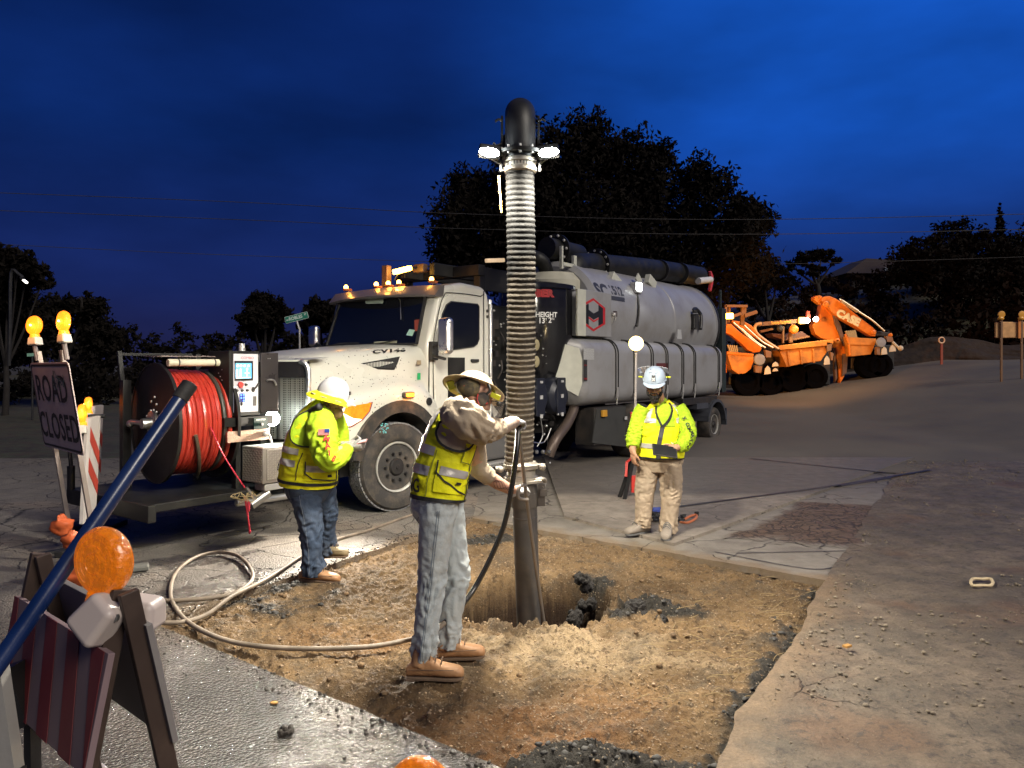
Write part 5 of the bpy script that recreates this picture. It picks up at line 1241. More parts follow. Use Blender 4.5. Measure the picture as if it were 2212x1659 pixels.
mb.add([p for r_ in rows for p in r_], [(i * k + j, i * k + (j + 1) % k, (i + 1) * k + (j + 1) % k, (i + 1) * k + j) for i in range(len(rows) - 1) for j in range(k)] + [tuple(range(k)), tuple((len(rows) - 1) * k + j for j in range(k))])
wtk = mb.build('water_tank', tank_grey, truck, smooth=True, angle=34)
mb = MB(); mb.prism([Vector(p) for p in ((4.22, .385, 2.14), (4.43, .115, 2.04), (4.47, .08, 1.85), (4.47, .08, 1.45), (4.42, .13, 1.24), (4.16, .46, 1.48))], (-.02, -.02, 0)); mb.build('nose_plate', cream_paint, wtk, bevel=.004)
mb = MB(); mb.tube([(4.10, .52, 2.2), (4.10, .55, 1.6)], .012, 6); mb.tube([(4.06, .56, 2.2), (4.06, .60, 1.6)], .012, 6); mb.build('strap', black_rubber, wtk)
strap_us = [T(x, 800, .05).x for x in (1332, 1371, 1408, 1440, 1474, 1500, 1552)]
for u in strap_us:
    for du in (-.045, .045):
        sec = wt_section(6.0)[:16]; P = [Vector((u + du, .55 + (p[1] - .55) * 1.015, 1.64 + (p[2] - 1.64) * 1.015)) for p in sec]
        P = [Vector((p.x, p.y, p.z)) for p in P if p.z > 1.2]; mb = MB()
        for a, b in zip(P[:-1], P[1:]): mb.bar(a, b, .028, .012, up=(1, 0, 0))
        mb.build('strap', black_rubber, wtk)
    mb = MB(); mb.box((u, .035, 1.28), (.07, .02, .17)); mb.cyl((u, .03, 1.19), (u, .05, 1.06), .014); mb.build('strap_buckle', galv, wtk)
lb_ = mat('label_print', (.36, .36, .36), .5, var=.6, vs=70)
for px, py, w_, h_, m_ in ((1272, 765, .34, .19, lb_), (1265, 800, .10, .36, mat('label_black', (.03, .03, .03), .5, var=.9, vs=60)), (1265, 789, .10, .03, red_flat), (1265, 818, .10, .03, red_flat)):
    c = T(px, py, .045); mb = MB(); mb.box(c, (w_, .004, h_)); mb.build('warning_label', m_, wtk)
c = T(1436, 725, .045); mb = MB(); c = T(1430, 792, .044); mb.box(c, (.5, .004, .14)); mb.build('warning_label', mat('maroon_plate', (.12, .03, .03), .5), wtk)
mb = MB(); mb.bx((10.78, .2, 1.15), (10.98, .6, 2.08)); mb.build('end_cap', mat('pale_grey_cap', (.40, .40, .42), .5), truck, bevel=.05)
# lower skirt boxes and valve
mb = MB(); mb.bx((5.0, .15, .36), (6.05, .55, 1.02)); mb.bx((8.6, .1, .90), (10.5, .5, 1.05)); mb.split('skirt_box', dark_machine, truck, bevel=.015)
mb = MB(); mb.prism([(5.05, .13, 1.0), (6.1, .13, 1.0), (6.1, .13, .25), (4.9, .13, .42)], (0, .02, 0)); mb.build('mud_flap', mat('flap_grey', (.035, .035, .033), .7), truck)
mb = MB(); c = T(1305, 893, .1); mb.box(c, (.16, .05, .12)); mb.build('valve_handle', mat('yellow_handle', (.55, .27, .03), .4), truck, bevel=.01)
mb = MB(); mb.box(T(1352, 903, .1), (.09, .01, .06)); mb.build('label_tag', mat('label_white', (0, 0, 0)), truck)
# unseen amber lamps added at the truck's rear to light the machines behind
for v in (.45, 1.9):
    mb = MB(); mb.box((12.06, v, 3.0), (.1, .3, .14)); mb.build('added_rear_lamp', mat('amber_hot', (0, 0, 0)), truck, bevel=.02)
aim(lamp('added_rear_fill', WT((12.25, .9, 3.0)), 3400, (1, .42, .09), .2, 'SPOT', spot_size=R(50), spot_blend=.7), W(1750, 735, 30))
# ------------------------------------------------------------------ suction hose with the two floods
hs_ = empty('suction_hose', (HX, HD, 0), 0, 'thick ribbed grey suction hose hanging upright over the pit with two floodlights', 'suction hose')
hose_m = mat('ribbed_hose', (0.009, 0.009, 0.009), 0.75, spec=.05, var=.35, vs=9, bump=.5, bs=45)
t_, b_, L_, N_ = nodes(hose_m); c_ = N_('ShaderNodeTexCoord'); s_ = N_('ShaderNodeSeparateXYZ'); L_(c_.outputs['Object'], s_.inputs[0])
n_ = N_('ShaderNodeTexNoise'); L_(c_.outputs['Object'], n_.inputs[0]); n_.inputs['Scale'].default_value = 7; n_.inputs['Detail'].default_value = 7; n_.inputs['Roughness'].default_value = .7
a_ = N_('ShaderNodeMath', operation='MULTIPLY_ADD'); L_(n_.outputs['Fac'], a_.inputs[0]); a_.inputs[1].default_value = -1.5; L_(s_.outputs['Z'], a_.inputs[2])
r_ = N_('ShaderNodeMapRange'); L_(a_.outputs[0], r_.inputs[0]); r_.inputs[1].default_value = 1.75; r_.inputs[2].default_value = -.1; r_.inputs[3].default_value = .0; r_.inputs[4].default_value = 1
x_ = N_('ShaderNodeMix', data_type='RGBA'); L_(r_.outputs[0], x_.inputs[0]); L_(b_.inputs['Base Color'].links[0].from_socket, x_.inputs[6]); x_.inputs[7].default_value = (.19, .16, .125, 1); L_(x_.outputs[2], b_.inputs['Base Color'])
def hx(z): return HX + (-.015 if z > 1 else -.015) + .012 * math.sin(z * 1.7)
mb = MB(); zt, zb_ = 3.16, 1.02; N = 15; n_r = 57; prof = []
pts = []; vs = []; seg = 40; rows = []
tot = n_r * 8
for i in range(tot + 1):
    t = i / tot; z = zt + (zb_ - zt) * t; ph = (i % 8) / 8; r = .0965 + .0062 * (0.5 - 0.5 * math.cos(2 * math.pi * ph)) ** .6
    pitch_var = .002 * noise.noise(Vector((z * 9, 0, 0)))
    cx_ = HX - .012 + .02 * math.sin((z - 1) * 1.3); tilt = .012
    rows.append([(cx_ + (r + pitch_var) * math.cos(a), HD + (r + pitch_var) * math.sin(a), z + tilt * math.sin(a)) for a in [2 * math.pi * k / seg for k in range(seg)]])
mb.add([p for r_ in rows for p in r_], [(i * seg + k, i * seg + (k + 1) % seg, (i + 1) * seg + (k + 1) % seg, (i + 1) * seg + k) for i in range(tot) for k in range(seg)])
mb.build('ribbed_hose', hose_m, hs_, smooth='full', world=True)
alum = mat('cast_aluminium', (.36, .33, .28), .45, .3, bump=.2, dirt=(.25, .2, .14), dirts=8)
# lower coupling
cxl = HX - .012 + .02 * math.sin(.02)
mb = MB(); mb.lathe((cxl + .02, HD, 0), (0, 0, 1), [(.93, .10), (.94, .115), (.965, .12), (.975, .118), (.985, .102), (1.03, .10), (1.035, .125), (1.06, .128), (1.065, .108), (1.08, .10)], 40)
mb.cyl((cxl + .14, HD - .02, 1.045), (cxl + .185, HD - .02, 1.045), .02); mb.cyl((cxl - .12, HD - .03, 1.03), (cxl - .16, HD - .03, 1.03), .018); mb.ball((cxl + .165, HD - .04, 1.045), .026); mb.ball((cxl - .125, HD - .06, 1.03), .024)
mb.build('clamp_ring', alum, hs_, smooth=True, world=True, angle=30)
mb = MB(); mb.tube([(cxl + .11, HD - .07, .955), (cxl + .17, HD - .05, .965), (cxl + .185, HD, .93), (cxl + .165, HD - .05, .90)], .014, 8, 4); mb.tube([(cxl - .10, HD - .08, .955), (cxl - .15, HD - .08, .96), (cxl - .155, HD - .06, .93)], .012, 8, 4); mb.box((cxl + .06, HD - .11, .945), (.2, .03, .018), Matrix.Rotation(R(-6), 3, 'Y')); mb.split('lever_clamp', alum, hs_, smooth=True, world=True)
# dig tube, slightly leaning, down into the pit
tb0 = W(1132, 1062, HD - .02); tb1 = W(1143, 1362, HD + .05); td = (tb1 - tb0).normalized()
tube_m = mat('dig_tube', (.11, .105, .10), .5, .3, var=.25, vs=5, bump=.15, bs=30, dirt=(.22, .17, .12), dirts=2.5, dirta=.6)
mb = MB(); mb.lathe(tb0, td, [(-.06, .092), (.0, .094), (.03, .094), (.031, .088), (.04, .087), (.17, .087), (.172, .0895), (.18, .0895), (.182, .086), (1.55, .084), (1.55, .078)], 36); mb.build('dig_tube', tube_m, hs_, smooth=True, world=True, angle=30)
mb = MB(); mb.lathe(tb0, td, [(.0, .097), (.10, .097)], 36); mb.box(tb0 + Vector((.12, -.02, -.02)), (.05, .03, .15)); mb.box(tb0 + Vector((.135, -.04, .0)), (.05, .012, .05)); mb.build('tube_collar', mat('collar_paint', (.13, .12, .11), .45, .4, dirt=(.2, .16, .12)), hs_, smooth=True, world=True, angle=30)
# wear marks near the tube bottom: reflective teal dots
teal = mat('teal_reflector', (.10, .42, .45), .4)
mb = MB(); rg = random.Random(2)
for i in range(26):
    a = rg.uniform(-.35, .35); h = rg.uniform(-.02, .02); p = W(1143, 1334, HD + .05); 
    mb.ball((p.x + .0855 * math.sin(a), HD + .05 - .0855 * math.cos(a), p.z + h), (.0045, .002, .0045), 6, 4)
mb.build('reflector_dots', teal, hs_, world=True)
# head: steel elbow
mb = MB(); P = [(HX, HD, 3.14), (HX, HD, 3.38), (HX, HD + .015, 3.47), (HX, HD + .07, 3.54), (HX, HD + .18, 3.565), (HX, HD + .42, 3.54), (HX, HD + .8, 3.50)]
mb.tube(P, .108, 30, 5); mb.build('elbow', mat('head_black', (.012, .012, .013), .45, .0, bump=.1, dirt=(.06, .055, .05)), hs_, smooth=True, world=True)
mb = MB(); mb.lathe((HX, HD, 0), (0, 0, 1), [(3.10, .102), (3.11, .116), (3.135, .118), (3.14, .108), (3.165, .108), (3.17, .118), (3.19, .118), (3.20, .11)], 40)
mb.build('band_clamp', alum, hs_, smooth=True, world=True, angle=30)
mb = MB(); mb.lathe((HX, HD, 0), (0, 0, 1), [(3.22, .12), (3.225, .155), (3.25, .158), (3.255, .13)], 32)
for s in (-1, 1):
    mb.box((HX + s * .135, HD, 3.17), (.02, .03, .12)); mb.box((HX + s * .128, HD, 3.38), (.016, .04, .24)); mb.tube([(HX + s * .13, HD - .03, 3.30), (HX + s * .17, HD - .05, 3.28), (HX + s * .185, HD - .05, 3.30)], .009, 6, 3); mb.tube([(HX + s * .125, HD - .02, 3.46), (HX + s * .15, HD - .03, 3.47), (HX + s * .175, HD - .03, 3.455)], .009, 6, 3)
mb.build('head_frame', black_paint, hs_, world=True, bevel=.004)
mb = MB()
for i in range(10):
    a = math.pi * 2 * i / 10 + .3; mb.cyl((HX + .138 * math.cos(a), HD + .138 * math.sin(a), 3.21), (HX + .138 * math.cos(a), HD + .138 * math.sin(a), 3.27), .010, None, 6)
mb.build('flange_bolt', galv, hs_, world=True, kind='stuff')
mb = MB(); mb.box((HX - .142, HD + .03, 2.96), (.014, .02, .26), Matrix.Rotation(R(-4), 3, 'Y')); mb.build('yellow_tag', mat('yellow_tag', (.22, .10, .005), .5), hs_, world=True)
flood_hot = mat('flood_hot', (1, 1, 1), .5, emis=(.93, 1, .97), es=75)
for px, s in ((1057, -1), (1185, 1)):
    fl = empty('floodlight', (0, 0, 0)); fl.parent = hs_; WM[fl.name] = wm(hs_)
    c = W(px, 328, HD - .10); rot = Matrix.Rotation(R(-8 * s), 3, 'Y') @ Matrix.Rotation(R(-35), 3, 'X')
    mb = MB(); mb.box(c + Vector((0, .035, .01)), (.15, .06, .095), rot); mb.build('lamp_body', black_paint, fl, world=True, bevel=.01)
    mb = MB(); mb.ball(c + Vector((0, -.004, -.004)), (.072, .022, .040), 18, 10, rot); mb.build('led_panel', flood_hot, fl, world=True, smooth=True)
    mb = MB(); mb.bar(c + Vector((0, .05, -.02)), (HX + s * .13, HD, 3.17), .022, .022); mb.build('mount_arm', dark_steel, fl, world=True)
    lc_ = c + Vector((.03 * s, -.06, -.08)); aim(lamp('floodlight_beam', lc_, 470, (1, .93, .78), .12, 'SPOT', spot_size=R(166), spot_blend=.42), lc_ + Vector((.46 * s, .22, -.86)))

# ------------------------------------------------------------------ cloth-covered people
class Loft:
    """tube of elliptical sections; sections = (centre, ra, rb[, exponent]); depth axis dax"""
    def __init__(s, secs, dax=(0, 1, 0), fold=None, n=2.0):
        s.c = [Vector(q[0]) for q in secs]; s.ra = [q[1] for q in secs]; s.rb = [q[2] for q in secs]; s.n = n
        s.dax = Vector(dax); s.fold = fold; s.m = len(secs) - 1
        L = [0]
        for a, b in zip(s.c, s.c[1:]): L.append(L[-1] + (b - a).length)
        s.len = L[-1]; s.L = [l / L[-1] for l in L]
    def _at(s, v):
        v = min(1, max(0, v)); i = 0
        while i < s.m - 1 and v > s.L[i + 1]: i += 1
        t = (v - s.L[i]) / max(1e-9, s.L[i + 1] - s.L[i])
        def cr(A):
            p0 = A[max(i - 1, 0)]; p1 = A[i]; p2 = A[i + 1]; p3 = A[min(i + 2, s.m)]
            return 0.5 * ((2 * p1) + (p2 - p0) * t + (2 * p0 - 5 * p1 + 4 * p2 - p3) * t * t + (3 * p1 - p0 - 3 * p2 + p3) * t ** 3)
        d = 0.5 * ((s.c[i + 1] - s.c[max(i - 1, 0)]) * (1 - t) + (s.c[min(i + 2, s.m)] - s.c[i]) * t)
        return cr(s.c), cr(s.ra), cr(s.rb), d.normalized()
    def at(s, u, v, off=0.0):
        """u in degrees: 180 = picture left, 270 = towards the camera, 360 = right (for an upright path)"""
        c, ra, rb, T_ = s._at(v); D = (s.dax - T_ * s.dax.dot(T_)).normalized(); A = D.cross(T_).normalized()
        a = R(u); ca, sa = math.cos(a), math.sin(a); e = 2 / s.n
        x = math.copysign(abs(ca) ** e, ca); y = math.copysign(abs(sa) ** e, sa)
        f = s.fold(u, v, c) if s.fold else 0
        return c + A * x * (ra + off + f) + D * y * (rb + off + f)
    def mesh(s, mb, u0=0, u1=360, v0=0, v1=1, nu=48, nv=60, off=0.0, caps=True):
        full = abs(u1 - u0) >= 360; k = nu if full else nu + 1; vs = []
        for j in range(nv + 1):
            v = v0 + (v1 - v0) * j / nv
            for i in range(k): vs.append(s.at(u0 + (u1 - u0) * i / nu, v, off(j / nv) if callable(off) else off))
        fs = []
        for j in range(nv):
            for i in range(nu):
                b = (i + 1) % k if full else i + 1; fs.append((j * k + i, j * k + b, (j + 1) * k + b, (j + 1) * k + i))
        if full and caps: fs += [tuple(range(k - 1, -1, -1)), tuple(nv * k + i for i in range(k))]
        mb.add(vs, fs); return mb
    def patch(s, name, m, parent, u0, u1, v0, v1, off=.006, nu=10, nv=10, **k):
        mb = MB(); s.mesh(mb, u0, u1, v0, v1, nu, nv, off, False); return mb.build(name, m, parent, smooth='full', world=True, **k)
    def band(s, name, m, parent, pts, w, off=.007, n=8, vw=None, **k):
        """a ribbon of width w (metres) along (u, v) points"""
        P = []
        for (a, b), (c, d) in zip(pts, pts[1:]):
            for i in range(n): t = i / n; P.append((a + (c - a) * t, b + (d - b) * t))
        P.append(pts[-1]); Q = [s.at(u, v, off) for u, v in P]; mb = MB(); vs = []
        for i, q in enumerate(Q):
            d = (Q[min(i + 1, len(Q) - 1)] - Q[max(i - 1, 0)]).normalized(); c, _, _, _ = s._at(P[i][1]); nrm = (q - c).normalized(); sd = d.cross(nrm).normalized()
            u_, v_ = P[i]; vs += [q - sd * w / 2 + nrm * .0, q + sd * w / 2]
        mb.add(vs, [(2 * i, 2 * i + 1, 2 * i + 3, 2 * i + 2) for i in range(len(Q) - 1)])
        return mb.build(name, m, parent, smooth='full', world=True, **k)
    def text(s, t, m, parent, u, v, size, du, dv, bold=.002, sx=1.0, off=.008, rot=0):
        """du: degrees per metre of text x, dv: v per metre of text y"""
        cr, sr = math.cos(R(rot)), math.sin(R(rot))
        def fn(x, y):
            X = x * cr - y * sr; Y = x * sr + y * cr; return s.at(u + X * du, v + Y * dv, off)
        return lettering(t, fn, size, m, parent, bold, 1.0, True, sx=sx, cell=.03)
def folds(amp, freq, seed, zones=()):
    def f(u, v, c):
        a = R(u); x, y = math.cos(a), math.sin(a); k = .45
        for vz, wz, az in zones: k += az * math.exp(-((v - vz) / wz) ** 2)
        wv = noise.noise(Vector((x * 1.2 + seed, y * 1.2, v * freq * .5)))
        r = noise.noise(Vector((x * .9 + seed * 3, y * .9, v * freq + 2.5 * wv))); r2 = noise.noise(Vector((x * 2.4, y * 2.4 + seed, v * freq * 2.4)))
        rid = (1 - abs(r) * 3.2); r3 = noise.noise(Vector((x * 1.6 + 9, y * 1.6 + seed, v * freq * 4.2 + 3 * wv)))
        return amp * 1.25 * k * (rid * .6 + r2 * .6 + (.5 - abs(r3) * 2) * .35)
    return f
def cloth(name, base, rough=.85, weave=380, ws=.12, dirt=None, dirta=.3, var=.12, dirts=4):
    return mat(name, base, rough, var=var, vs=5, bump=.55, bs=24, bd=.014, spec=.2, dirt=dirt, dirta=dirta, dirts=dirts, bdet=6)
hiviz = cloth('hi_viz_yellow', (.86, .84, .014), .7, dirt=(.26, .27, .03), dirta=.45)
hiviz_sh = cloth('hi_viz_shirt', (.38, .56, .025), .75)
tape_m = mat('silver_tape', (.46, .43, .40), .35, .25, var=.12, vs=14, bump=.2, bs=60)
piping = mat('black_piping', (.015, .015, .016), .7)
def body_mesh(name, parent, chains, balls, m, voxel=.008, extra=None):
    mb = MB()
    for P, rad in chains:
        Q = catmull(P, 4); k = len(Q) - 1; K = len(P) - 1
        def rr(t, rad=rad, K=K): return float(np.interp(t * K, range(K + 1), rad))
        mb.tube(Q, rr, 14)
        mb.ball(Q[0], rad[0] * .99); mb.ball(Q[-1], rad[-1] * .99)
    for b in balls: mb.ball(*b)
    if extra: extra(mb)
    o = mb.build(name, m, parent, smooth='full', world=True)
    md = o.modifiers.new('remesh', 'REMESH'); md.mode = 'VOXEL'; md.voxel_size = voxel; md.use_smooth_shade = True
    sm = o.modifiers.new('smooth', 'SMOOTH'); sm.factor = .5; sm.iterations = 3
    return o
def add_hand(mb, wrist, fdir, nrm, size=1.0, curl=50, side=1, thumb=35, spread=6, ang=(0, 0, 0, 0)):
    """palm and five fingers. fdir: wrist->knuckles, nrm: back of the hand, side: thumb side sign"""
    f = Vector(fdir).normalized(); n = Vector(nrm); n = (n - f * n.dot(f)).normalized(); s = f.cross(n).normalized() * side   # s points to the thumb side
    wr = Vector(wrist); S = size
    rot = Matrix((s, f, n)).transposed()
    mb.ball(wr + f * .045 * S, (.040 * S, .052 * S, .017 * S), 14, 9, rot)
    mb.ball(wr + f * .02 * S + s * .022 * S, (.020 * S, .034 * S, .019 * S), 10, 7, rot)
    L = [(.072, .0088, .028), (.079, .0092, .010), (.074, .0088, -.010), (.058, .0078, -.028)]
    for i, (ln, r, off) in enumerate(L):
        b = wr + f * (.084 - .004 * abs(i - 1)) * S + s * off * S; d = (f + s * math.tan(R(spread)) * (off / .028)).normalized(); P = [b - d * .02 * S, b]
        c = curl + (ang[i] if ang else 0); a = 0
        for k, fr in enumerate((.45, .32, .23)):
            a += c * (.8, 1.0, .8)[k]; dd = (d * math.cos(R(a)) - n * math.sin(R(a))).normalized(); P.append(P[-1] + dd * ln * fr * S)
        rr = [r * S * q for q in (1.05, 1.05, .98, .92, .78)]
        mb.tube(P, lambda t, rr=rr: float(np.interp(t * 4, range(5), rr)), 8)
        for p, q in zip(P, rr): mb.ball(p, q, 8, 6)
    b = wr + f * .018 * S + s * .026 * S; td_ = (s * math.sin(R(thumb)) + f * math.cos(R(thumb)) - n * .35).normalized(); P = [b, b + td_ * .032 * S]
    t2 = (td_ - n * .25 + f * .35).normalized(); P.append(P[-1] + t2 * .028 * S); t3 = (t2 - n * .25 + f * .2 - s * .2).normalized(); P.append(P[-1] + t3 * .024 * S)
    rr = [.0125 * S, .0115 * S, .0105 * S, .0088 * S]
    mb.tube(P, lambda t: float(np.interp(t * 3, range(4), rr)), 8)
    for p, q in zip(P, rr): mb.ball(p, q, 8, 6)
def add_head(mb, c, fwd, up, S=1.0):
    """skull with brow, nose, lips, jaw, ears; c = centre of the skull"""
    f = Vector(fwd).normalized(); u = Vector(up); u = (u - f * u.dot(f)).normalized(); r = f.cross(u).normalized(); c = Vector(c)
    M = Matrix((r, f, u)).transposed(); P = lambda x, y, z: c + M @ Vector((x * S, y * S, z * S)); B = lambda p, rad: mb.ball(P(*p), tuple(k * S for k in rad), 14, 10, M)
    B((0, -.008, .02), (.075, .094, .088)); B((0, .02, -.035), (.060, .068, .066)); B((0, .045, -.078), (.036, .036, .030)); B((0, .082, .022), (.052, .014, .014))
    for s in (-1, 1): B((s * .048, .052, -.025), (.022, .026, .020)); B((s * .078, -.005, -.005), (.010, .020, .032)); B((s * .052, .018, -.06), (.022, .045, .022))
    mb.tube([P(0, .086, .012), P(0, .105, -.018), P(0, .108, -.026)], lambda t: (.009 + .007 * t) * S, 8); B((0, .104, -.028), (.017, .012, .010))
    B((0, .088, -.052), (.024, .012, .007)); B((0, .085, -.062), (.022, .012, .008))
    return P, M
skin_tan = mat('skin_tan', (.46, .25, .15), .5, var=.12, vs=20, spec=.4); skin_light = mat('skin_light', (.48, .27, .19), .5, var=.12, vs=20, spec=.4)
glove_m = mat('grey_glove', (.34, .33, .33), .75, var=.15, vs=30, bump=.3, bs=120, dirt=(.18, .14, .1), dirts=14)
def glove(parent, wrist, fdir, nrm, m=glove_m, cuff=None, **k):
    mb = MB(); add_hand(mb, wrist, fdir, nrm, **k)
    f = Vector(fdir).normalized(); mb.cyl(Vector(wrist) - f * .055, Vector(wrist) + f * .02, .036, .031, 16)
    o = mb.build('glove', m, parent, smooth='full', world=True); md = o.modifiers.new('remesh', 'REMESH'); md.mode = 'VOXEL'; md.voxel_size = .0042; md.use_smooth_shade = True
    return o
def boot(parent, ankle, heel, toe, m, sole_m, z0=0.0, S=1.0, label=None):
    """leather boot: shaft, shaped upper and a proud sole. heel/toe are ground points"""
    heel = Vector(heel); toe = Vector(toe); d = (toe - heel).normalized(); L = (toe - heel).length; s = d.cross(Vector((0, 0, 1))).normalized(); mb = MB()
    secs = [(-.01, .030, .055), (.10, .036, .085), (.25, .042, .105), (.38, .043, .115), (.50, .044, .094), (.62, .048, .074), (.76, .051, .064), (.90, .046, .056), (.97, .034, .044), (1.0, .018, .030)]
    n = 20; rows = []
    for t, w, h in secs:
        c = heel + d * L * t; row = []
        for i in range(n):
            a = 2 * math.pi * i / n; x = math.cos(a); y = math.sin(a); row.append(c + s * w * S * math.copysign(abs(x) ** .75, x) + Vector((0, 0, 1)) * (.008 + h * S * .52 + h * S * .5 * math.copysign(abs(y) ** .8, y)))
        rows.append(row)
    mb.add([p for r_ in rows for p in r_], [(j * n + i, j * n + (i + 1) % n, (j + 1) * n + (i + 1) % n, (j + 1) * n + i) for j in range(len(rows) - 1) for i in range(n)] + [tuple(range(n)), tuple((len(rows) - 1) * n + i for i in range(n))])
    ank = Vector(ankle); mb.tube([heel + d * L * .22 + Vector((0, 0, .06)), (heel + d * L * .22 + Vector((0, 0, .1))).lerp(ank, .5), ank], lambda t: .052 - .002 * t, 16, 4)
    b = mb.build('boot', m, parent, smooth='full', world=True, label=label); md = b.modifiers.new('remesh', 'REMESH'); md.mode = 'VOXEL'; md.voxel_size = .006; md.use_smooth_shade = True
    sm = b.modifiers.new('smooth', 'SMOOTH'); sm.iterations = 3
    mb = MB()
    for t0_, hh in ((.40, .108), (.50, .094), (.60, .080)):
        mb.tube([heel + d * L * (t0_ + .02) + s * .036 * S * k_ + Vector((0, 0, .028 + hh * S * (1 - .30 * k_ * k_) + .004)) for k_ in (-1, -.5, 0, .5, 1)], .0035, 5, 2)
    mb.tube([heel + d * L * t_ + s * sg_ * .047 * S + Vector((0, 0, .028 + .03 * S)) for sg_ in (1,) for t_ in (.05, .3, .6, .85)], .002, 4, 3)
    mb.build('seam_and_laces', sole_m, b, smooth=True, world=True, kind='stuff')
    mb = MB(); mb.prism([heel + d * L * t_ + s * q_ * .034 * S + Vector((0, 0, z0 - .010)) for t_, q_ in ((-.02, -1), (.24, -1), (.24, 1), (-.02, 1))], (0, 0, .014)); mb.build('heel', sole_m, b, world=True, bevel=.003)
    mb = MB(); out = []
    for t, w, h in secs: out.append(heel + d * L * t * .985 + s * w * .93 * S)
    out.append(heel + d * L * 1.0)
    for t, w, h in reversed(secs): out.append(heel + d * L * t * .985 - s * w * .93 * S)
    mb.prism([p + Vector((0, 0, z0 - .004)) for p in out], (0, 0, .018)); mb.build('sole', sole_m, b, world=True, bevel=.005)
    return b
boot_tan = mat('tan_leather', (.42, .22, .10), .55, var=.15, vs=12, bump=.35, bs=50, dirt=(.30, .20, .12), dirts=6); sole_br = mat('sole_brown', (.15, .10, .065), .8, bump=.4, bs=80)
def hat_dome(mb, c, up, fwd, rx=.105, ry=.125, h=.115, lip=.012):
    u = Vector(up).normalized(); f = Vector(fwd); f = (f - u * f.dot(u)).normalized(); r = f.cross(u).normalized(); M = Matrix((r, f, u)).transposed(); c = Vector(c); vs = []; n = 32; k = 12
    for j in range(k + 1):
        t = math.pi / 2 * j / k
        for i in range(n):
            a = 2 * math.pi * i / n; rid = 1 + .015 * max(0, math.cos(a - math.pi / 2)) ** 8
            vs.append(c + M @ Vector((rx * math.cos(t) ** .8 * math.cos(a) * rid, ry * math.cos(t) ** .8 * math.sin(a) * rid, h * math.sin(t) * (1 + .04 * (abs(math.cos(a)) < .15)))))
    mb.add(vs, [(j * n + i, j * n + (i + 1) % n, (j + 1) * n + (i + 1) % n, (j + 1) * n + i) for j in range(k) for i in range(n)]); mb.lathe(c, u, [(-lip, rx * 1.0), (-lip, rx * 1.06), (.004, rx * 1.06), (.004, rx)], n)
    return M
def on_dome(c, M, rx, ry, h, az, el, off=.003):
    a, t = R(az), R(el); k = 1 + off / .1
    return Vector(c) + M @ Vector((rx * math.cos(t) ** .8 * math.cos(a) * k, ry * math.cos(t) ** .8 * math.sin(a) * k, h * math.sin(t) * k))
def brim(mb, c, M, r0x, r0y, r1x, r1y, drop, a0=0, a1=360, th=.003, n=48, wave=0.0):
    vs = []; full = abs(a1 - a0) >= 360; k = n if full else n + 1
    for j in range(7):
        t = j / 6
        for i in range(k):
            a = R(a0 + (a1 - a0) * i / n); x = (r0x + (r1x - r0x) * t) * math.cos(a); y = (r0y + (r1y - r0y) * t) * math.sin(a)
            vs.append(Vector(c) + M @ Vector((x, y, -drop * t ** 1.3 + wave * t * math.sin(3 * a))))
    m_ = len(vs); vs2 = [p - M @ Vector((0, 0, th)) for p in vs]; fs = []
    for j in range(6):
        for i in range(n):
            b = (i + 1) % k if full else i + 1; q = (j * k + i, j * k + b, (j + 1) * k + b, (j + 1) * k + i); fs.append(q); fs.append(tuple(x + m_ for x in reversed(q)))
    for i in range(n):
        b = (i + 1) % k if full else i + 1; fs.append((6 * k + i, 6 * k + b, m_ + 6 * k + b, m_ + 6 * k + i))
    mb.add(vs + vs2, fs)

# ---- worker bending over the hose (centre)
P2 = empty('person', (-.38, 4.28, 0), 0, 'person in hi-viz vest, beige sleeves and pale jeans bending forward to hold the hose lance', 'person', 'road workers')
d0 = 4.28
jeans_l = cloth('pale_jeans', (.42, .46, .47), .85, dirt=(.44, .42, .36), dirta=.6, dirts=3)
beige = cloth('beige_shirt', (.42, .34, .25), .9, dirt=(.30, .23, .16), dirta=.4)
LN = Loft([(W(915, 1424, 4.17), .062, .066), (W(917, 1400, 4.17), .066, .072), (W(924, 1330, 4.18), .068, .078), (W(932, 1262, 4.19), .074, .082), (W(938, 1190, 4.2), .086, .092), (W(943, 1130, 4.2), .098, .10), (W(946, 1080, 4.22), .112, .112), (W(948, 1050, 4.24), .112, .11)], fold=folds(.013, 9, 1.0, ((.08, .08, .9), (.42, .10, .7), (.86, .1, .5))))
mb = MB(); LN.mesh(mb, nu=56, nv=110)
LF = Loft([(W(968, 1396, 4.42), .062, .066), (W(970, 1370, 4.42), .066, .07), (W(976, 1310, 4.43), .069, .076), (W(986, 1245, 4.45), .075, .082), (W(978, 1180, 4.46), .088, .092), (W(968, 1125, 4.46), .100, .10), (W(962, 1080, 4.45), .108, .11), (W(960, 1050, 4.44), .105, .11)], fold=folds(.013, 9, 4.0, ((.08, .08, .9), (.40, .10, .8))))
LF.mesh(mb, nu=56, nv=110)
SEAT = Loft([(W(936, 1128, 4.32), .09, .13), (W(938, 1100, 4.32), .135, .175), (W(942, 1070, 4.32), .142, .180), (W(948, 1046, 4.33), .14, .175)], fold=folds(.006, 5, 2.0)); SEAT.mesh(mb, nu=56, nv=30)
jn = mb.build('jeans', jeans_l, P2, smooth='full', world=True)
stitch = mat('denim_stitch', (.16, .19, .22), .9); stitch2 = mat('denim_stitch_dark', (.10, .14, .19), .9)
LN.band('outer_seam', stitch2, jn, [(262, .02), (266, .3), (270, .6), (275, .86)], .003, .003, 30); LN.band('outer_seam', stitch, jn, [(270, .02), (273, .3), (277, .6), (281, .86)], .003, .003, 30)
